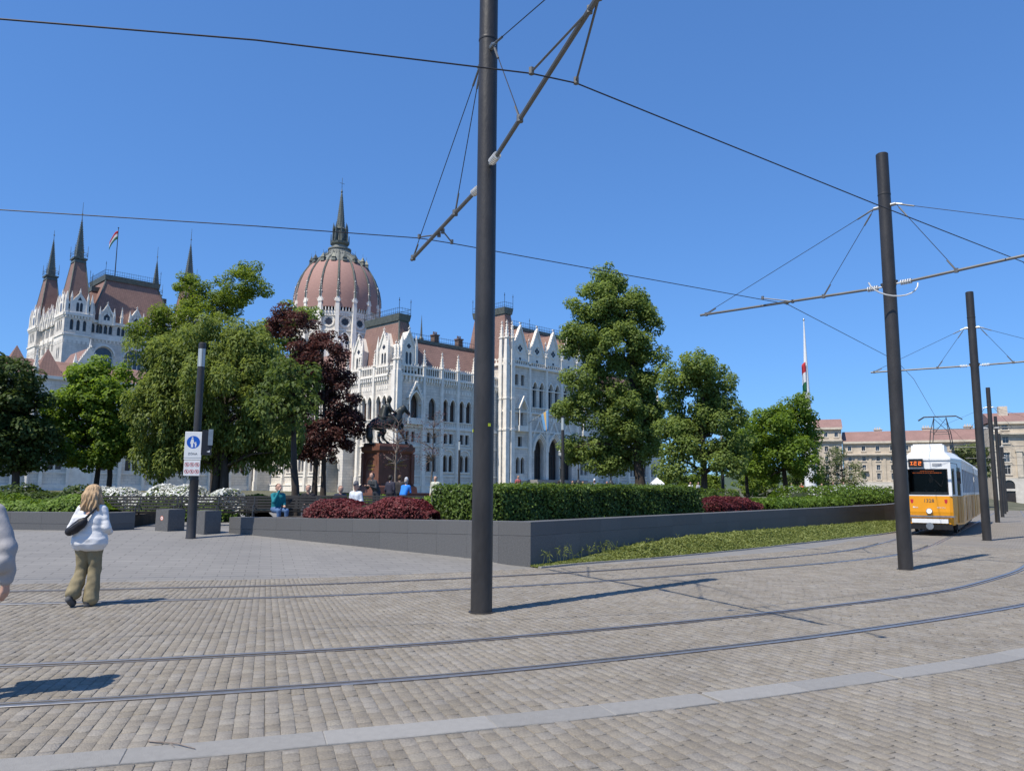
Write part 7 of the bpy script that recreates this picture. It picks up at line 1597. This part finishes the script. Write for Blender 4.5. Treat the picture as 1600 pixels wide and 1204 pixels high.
# ------------------------------------------------------------------ tram: local x runs to the rear, y to its right-hand neighbour side, z up
YEL = mat('tram_yellow', (.80,.325,.008), .32, .05, 2, spec=.5, coat=.3); TWH = mat('tram_white', (.76,.76,.74), .35, .04, 2, spec=.5, coat=.2); TGR = mat('tram_grey_roof', (.42,.43,.44), .5, .1, 2)
TBK = mat('tram_black', (.012,.012,.013), .6, .2, 4); RUB = mat('bellows_rubber', (.02,.02,.02), .8); LED = glow_mat('led_orange', (1.0,.20,.02), .8); DOORY = mat('door_brown_yellow', (.50,.20,.012), .35, .08, 2, coat=.2)
TGS = glass_mat('tram_side_glass', (.10,.11,.115), ior=1.16); TGL = glass_mat('tram_glass', (.30,.32,.33), ior=1.28); CHR = mat('chrome', (.55,.56,.57), .2, .1, 5, metal=.9)
fx, fy = 17.22, 32.0
tz0 = min(zg(fx, fy), 0)
tram = thing('tram', 'yellow and white articulated tram number 1328 coming round behind the second pole', 'tram', (fx, fy, tz0+.01), math.atan2(.839,.545))
HW, FW, NOSE = 1.15, .86, 1.9
out1 = [(0,-FW+.12),(.06,-FW),(NOSE,-HW),(13.0,-HW),(13.0,HW),(NOSE,HW),(.06,FW),(0,FW-.12)]
def slabz(name, outline, z0, z1, m, inset=0.0, parent=tram):
    mb = MB(); mb.ext([(x, y, z0) for x, y in outline], (0,0,z1-z0)); return mb.build(name, m, parent)
# lower yellow shell (sloping in at the nose)
mb = MB(); n = len(out1); lo = [(x+(.10 if x < .1 else 0), y*.985, .42) for x, y in out1]; md = [(x, y, .95) for x, y in out1]; hi = [(x, y, 1.60) for x, y in out1]
mb.add(lo+md+hi, [tuple(range(n))[::-1]]+[(i,(i+1)%n,n+(i+1)%n,n+i) for i in range(n)]+[(n+i,n+(i+1)%n,2*n+(i+1)%n,2*n+i) for i in range(n)]); mb.build('lower_body', YEL, tram)
# floor inside, dark
slabz('floor', [(.1,-.8),(NOSE,-HW+.05),(12.9,-HW+.05),(12.9,HW-.05),(NOSE,HW-.05),(.1,.8)], 1.58, 1.605, TBK)
# white upper walls with window openings
up = MB(); Z0, Z1 = 1.60, 3.06
tfF = lambda a, d, z: (d, -FW+.0+a, z)
fo = [(.14, 2*FW-.14, 1.66, 2.70, 'r')]; facade(up, tfF, 2*FW, Z0, Z1, fo, .05)
def side(sgn):
    L = math.hypot(NOSE-.06, HW-FW); ux, uy = (NOSE-.06)/L, (HW-FW)/L*sgn
    tfT = lambda a, d, z: (.06+ux*a+uy*d*0, sgn*(FW)+uy*a-sgn*d, z)
    o1 = [(.10,.62,1.66,2.72,'r'),(.92,1.62,1.62,2.78,'r')]; facade(up, tfT, L, Z0, Z1, o1, .05)
    tfL = lambda a, d, z: (NOSE+a, sgn*(HW-d), z)
    o2 = [(.22+1.38*k, 1.34+1.38*k, 1.74, 2.74, 'r') for k in range(8)]; facade(up, tfL, 11.1, Z0, Z1, o2, .05)
    return tfT, o1, tfL, o2
sides = [side(-1), side(1)]
up.build('upper_body', TWH, tram)
def pane_at(name, tf, op, d, m=TGL):
    mb = MB(); a0, a1, b0, b1, _ = op; P = [tf(a0,d,b0), tf(a1,d,b0), tf(a1,d,b1), tf(a0,d,b1)]; mb.add(P, [(0,1,2,3)]); return mb.build(name, m, tram)
ws = pane_at('windshield', tfF, fo[0], .03)
mb = MB()
for (y0,y1,z0,z1) in ((-.74,.74,1.655,1.69),(-.74,.74,2.67,2.705),(-.74,-.70,1.69,2.67),(.70,.74,1.69,2.67)): mb.box(-.012,.02,y0,y1,z0,z1)
mb.build('rubber_seal', RUB, ws)
for tfT, o1, tfL, o2 in sides:
    pane_at('cab_window', tfT, o1[0], .03, TGS); pane_at('door_window', tfT, o1[1], .03, TGS)
    for op in o2: pane_at('side_window', tfL, op, .03, TGS)
# front door panel (darker), lower part, both sides; further doors along the side
for sgn in (-1,1):
    tfT = sides[0 if sgn < 0 else 1][0]
    for (a0, a1) in ((.86,1.24),(1.28,1.66)):
        mb = MB(); P = [tfT(a0,-.012,.50), tfT(a1,-.012,.50), tfT(a1,-.012,1.585), tfT(a0,-.012,1.585)]; Q_ = [tfT(a0,.02,.50), tfT(a1,.02,.50), tfT(a1,.02,1.585), tfT(a0,.02,1.585)]
        mb.add(P+Q_, [(0,1,2,3),(4,5,6,7),(0,1,5,4),(1,2,6,5),(2,3,7,6),(3,0,4,7)]); mb.build('door_leaf', DOORY, tram)
    for x0 in (4.2, 5.0, 9.6, 10.4):
        mb = MB(); y0 = sgn*(HW+.012); mb.box(x0, x0+.72, min(y0, sgn*HW), max(y0, sgn*HW), .50, 1.585); mb.build('door_leaf', DOORY, tram)
    for k in range(8):
        mb = MB(); x = NOSE+.1+1.38*k; y0 = sgn*(HW+.008); mb.box(x-.015, x+.015, min(y0, sgn*HW), max(y0, sgn*HW), .5, 3.02); mb.build('seam', TGR, tram)
    mb = MB(); y0 = sgn*(HW+.02); mb.box(NOSE, 13.0, min(y0, sgn*HW), max(y0, sgn*HW), 1.585, 1.63); mb.build('waist_rail', YEL, tram)
# interior: dark back wall, seats, driver
mb = MB(); mb.box(2.2,2.25,-1.05,1.05,1.62,3.0); mb.build('cab_bulkhead', TBK, tram)
mb = MB(); mb.box(.12,.55,-.68,.68,1.60,1.76); mb.build('dashboard', mat('dash_grey',(.30,.31,.33),.6), tram)
dvr = thing('person', 'tram driver in dark clothes behind the windshield', 'person', (fx, fy, tz0+.01), math.atan2(.839,.545))
dp = [((1.05,-.06,1.62),(1.02,-.06,2.0),.17,.17,1),((1.0,-.20,2.02),(1.0,.10,2.02),.075,.075,1),((1.0,-.05,2.08),(.98,-.05,2.16),.05,.05,0),((.97,-.05,2.22),(.97,-.05,2.30),.082,.085,0),((.87,-.05,2.24),(.86,-.05,2.23),.016,.018,0),((1.0,-.05,2.32),(1.02,-.05,2.28),.092,.09,2),((1.0,-.24,2.0),(.78,-.30,1.80),.055,.045,1),((.78,-.30,1.80),(.60,-.22,1.82),.042,.034,1),((1.0,.14,2.0),(.78,.20,1.80),.055,.045,1),((.78,.20,1.80),(.60,.12,1.82),.042,.034,1),((.60,-.22,1.82),(.53,-.2,1.82),.032,.03,0),((.60,.12,1.82),(.53,.1,1.82),.032,.03,0)]
put('body', sdf_mesh('body', dp, .022, [M['skin'], cloth((.03,.035,.045)), DK], .03), dvr)
# roof
mb = MB(); A_ = [(.0,-FW),(NOSE,-HW),(13.0,-HW),(13.0,HW),(NOSE,HW),(.0,FW)]; B_ = [(.5,-.62),(NOSE+.2,-.85),(12.9,-.85),(12.9,.85),(NOSE+.2,.85),(.5,.62)]; n = 6
mb.add([(x-.04 if x == 0 else x, y*1.02, 3.06) for x, y in A_]+[(x-.04 if x == 0 else x, y*1.02, 3.14) for x, y in A_]+[(x, y, 3.42) for x, y in B_], [tuple(range(n))[::-1]]+[(i,(i+1)%n,n+(i+1)%n,n+i) for i in range(n)]+[(n+i,n+(i+1)%n,2*n+(i+1)%n,2*n+i) for i in range(n)]+[tuple(range(2*n,3*n))]); mb.build('roof', TWH, tram)
mb = MB(); mb.box(.9,2.7,-.62,.62,3.42,3.72); mb.box(.95,2.65,-.55,.55,3.72,3.78)
for k in range(5): mb.box(.885,.9,-.55+.22*k,-.4+.22*k,3.47,3.68)
mb.build('air_conditioner', TWH, tram)
mb = MB(); mb.box(4,8,-.5,.5,3.42,3.62); mb.box(9.2,11.6,-.55,.55,3.42,3.70); mb.build('roof_box', TGR, tram)
# pantograph
mb = MB(); px_ = 9.0
for sx in (-.7,.7):
    for sy in (-.5,.5): mb.tube([(px_+sx,sy,3.65),(px_+sx,sy,3.85)], .04, 6)
for sy in (-.5,.5):
    mb.tube([(px_-.7,sy,3.85),(px_+.7,sy,3.85)], .025, 6); mb.tube([(px_-.7,sy,3.85),(px_-.95,sy*.8,4.75),(px_,sy*.55,5.55)], .02, 6); mb.tube([(px_+.7,sy,3.85),(px_+.95,sy*.8,4.75),(px_,sy*.55,5.55)], .02, 6)
mb.tube([(px_-.95,-.4,4.75),(px_-.95,.4,4.75)], .018, 6); mb.tube([(px_+.95,-.4,4.75),(px_+.95,.4,4.75)], .018, 6); mb.tube([(px_-.95,-.4,4.75),(px_,.28,5.5)], .014, 5); mb.tube([(px_+.95,.4,4.75),(px_,-.28,5.5)], .014, 5)
for sx in (-.12,.12): mb.tube([(px_+sx,-1.0,5.42),(px_+sx,-.72,5.60),(px_+sx,.72,5.60),(px_+sx,1.0,5.42)], .026, 6)
mb.build('pantograph', M['iron'], tram)
# front fittings
mb = MB(); mb.box(-.10,.04,-.62+.62,.0+.62,2.76,3.10) if False else mb.box(-.14,.02,.12,.66,2.78,3.12); ds = mb.build('route_display', mat('display_black',(.02,.02,.02),.35), tram)
mb = MB()
for i, (y, z, w, h) in enumerate(((.36,3.00,.10,.02),(.36,2.94,.10,.02),(.36,2.87,.10,.02),(.31,2.97,.018,.05),(.40,2.90,.018,.05),(.52,3.0,.10,.02),(.52,2.94,.10,.02),(.52,2.87,.10,.02),(.57,2.90,.018,.05),(.66,2.99,.09,.018),(.66,2.88,.09,.018),(.66,2.94,.018,.09))): mb.box(-.1425,-.141,y-.12-w/2,y-.12+w/2,z-h/2,z+h/2)
mb.build('led_digits', LED, ds)
mb = MB(); mb.box(.05,.09,-.62,.62,2.50,2.66); db = mb.build('destination_display', bpy.data.materials['display_black'], tram)
mb = MB(); rr_ = random.Random(5)
for row_, (z, y0, y1) in enumerate(((2.615,-.25,.22),(2.545,-.52,.50))):
    y = y0
    while y < y1: w = rr_.uniform(.02,.06); mb.box(.047,.0485,y,y+w,z-.016,z+.016); y += w+rr_.uniform(.008,.03)
mb.build('led_text', LED, db)
mb = MB(); mb.box(-.01,.0,-.55,-.20,2.82,2.94)
for k in range(4): mb.box(-.016,-.01,-.54,-.21,2.83+.028*k,2.842+.028*k)
mb.build('vent_grille', TGR, tram)
def front_text(s, size, m, y, z): o = put('lettering', text_mesh(s, size, m, .003), tram, (-.006, y, z), R(-90)); return o
front_text('1328', .20, GREYT, 0, 1.40); front_text('●bkk', .085, WH, .50, 1.13); front_text('BKV Zrt.', .085, WH, -.45, 1.13)
for sy in (-.62,.62):
    mb = MB(); mb.add([(-.004,sy-.055,1.46),(-.004,sy+.055,1.46),(-.004,sy+.05,1.34),(-.004,sy,1.28),(-.004,sy-.05,1.34)], [(0,1,2,3,4)]); mb.build('coat_of_arms', REDS, tram)
mb = MB(); mb.tube([(.0,0,.985),(-.09,0,.985)], [.13,.115], 20); hl = mb.build('headlight', CHR, tram); mb = MB(); mb.tube([(-.088,0,.985),(-.10,0,.985)], .088, 18); mb.build('lens', glow_mat('headlight_lens',(.9,.92,.95),.7), hl)
mb = MB(); mb.box(-.05,.0,-.80,.80,.74,.80); mb.box(-.045,.3,.78,.9,.74,.80); mb.box(-.045,.3,-.9,-.78,.74,.80); mb.build('bumper_bar', M['steel'], tram)
mb = MB(); mb.box(-.03,.12,-.66,.66,.50,.67); mb.build('white_bumper', TWH, tram)
mb = MB(); mb.box(.0,.5,-.80,.80,.24,.46); mb.build('lifeguard', TBK, tram)
mb = MB(); mb.tube([(.12,0,.38),(-.14,0,.38)], .05, 8); mb.tube([(-.14,0,.38),(-.18,0,.38)], .14, 20); mb.build('coupler', M['steel'], tram)
mb = MB(); mb.tube([(-.02,.10,2.74),(-.04,-.18,2.35),(-.03,-.5,1.98)], .012, 6); mb.tube([(-.03,-.5,1.98),(-.03,-.62,2.42)], .008, 5); mb.tube([(-.03,-.5,1.98),(-.03,-.30,2.2)], .006, 5); mb.build('wiper', TBK, tram)
for sgn in (-1,1):
    mb = MB(); mb.tube([(.1,sgn*FW,2.95),(.02,sgn*(FW+.22),2.9),(.0,sgn*(FW+.26),2.6)], .012, 5); mb.box(-.03,.02,sgn*(FW+.27)-.07,sgn*(FW+.27)+.07,2.1,2.58); mb.build('mirror', TBK, tram)
    mb = MB(); mb.box(.5,12.9,sgn*.9-.06,sgn*.9+.06,.24,.45); mb.build('underframe', TBK, tram)
# wheels
for x in (2.6,4.4,10.4,12.2):
    for sy in (-.75,.75):
        mb = MB(); mb.tube([(x,sy-.06,.34),(x,sy+.06,.34)], .33, 20); w_ = mb.build('wheel', M['railside'], tram, 40); mb = MB(); mb.tube([(x,sy-.07,.34),(x,sy+.07,.34)], .12, 12); mb.build('hub', M['steel'], w_)
# bellows and rear section
mb = MB()
for k in range(7): mb.box(13.0+.09*k, 13.06+.09*k, -1.02, 1.02, .5, 3.1)
mb.box(13,13.6,-.95,.95,.5,3.05); mb.build('bellows', RUB, tram)
mb = MB(); mb.box(13.6,26,-HW,HW,.42,1.6); mb.build('rear_lower_body', YEL, tram)
ru = MB()
for sgn in (-1,1):
    tfL = lambda a, d, z, sgn=sgn: (13.6+a, sgn*(HW-d), z); o2 = [(.3+1.5*k, 1.5+1.5*k, 1.74, 2.74, 'r') for k in range(8)]; facade(ru, tfL, 12.4, Z0, Z1, o2, .05)
    for op in o2: pane_at('side_window', tfL, op, .03, TGS)
    for x0 in (15.2,16.0,20.6,21.4):
        mb = MB(); y0 = sgn*(HW+.012); mb.box(x0, x0+.72, min(y0, sgn*HW), max(y0, sgn*HW), .50, 1.585); mb.build('door_leaf', DOORY, tram)
ru.box(25.95,26,-HW,HW,Z0,Z1); ru.build('rear_upper_body', TWH, tram)
mb = MB(); mb.hip((13.6,26,-HW,HW),(13.7,25.8,-.85,.85),3.06,3.42); mb.build('rear_roof', TWH, tram)
mb = MB(); mb.box(2.3,12.9,-1.08,1.08,3.02,3.055); mb.build('ceiling', TGR, tram)
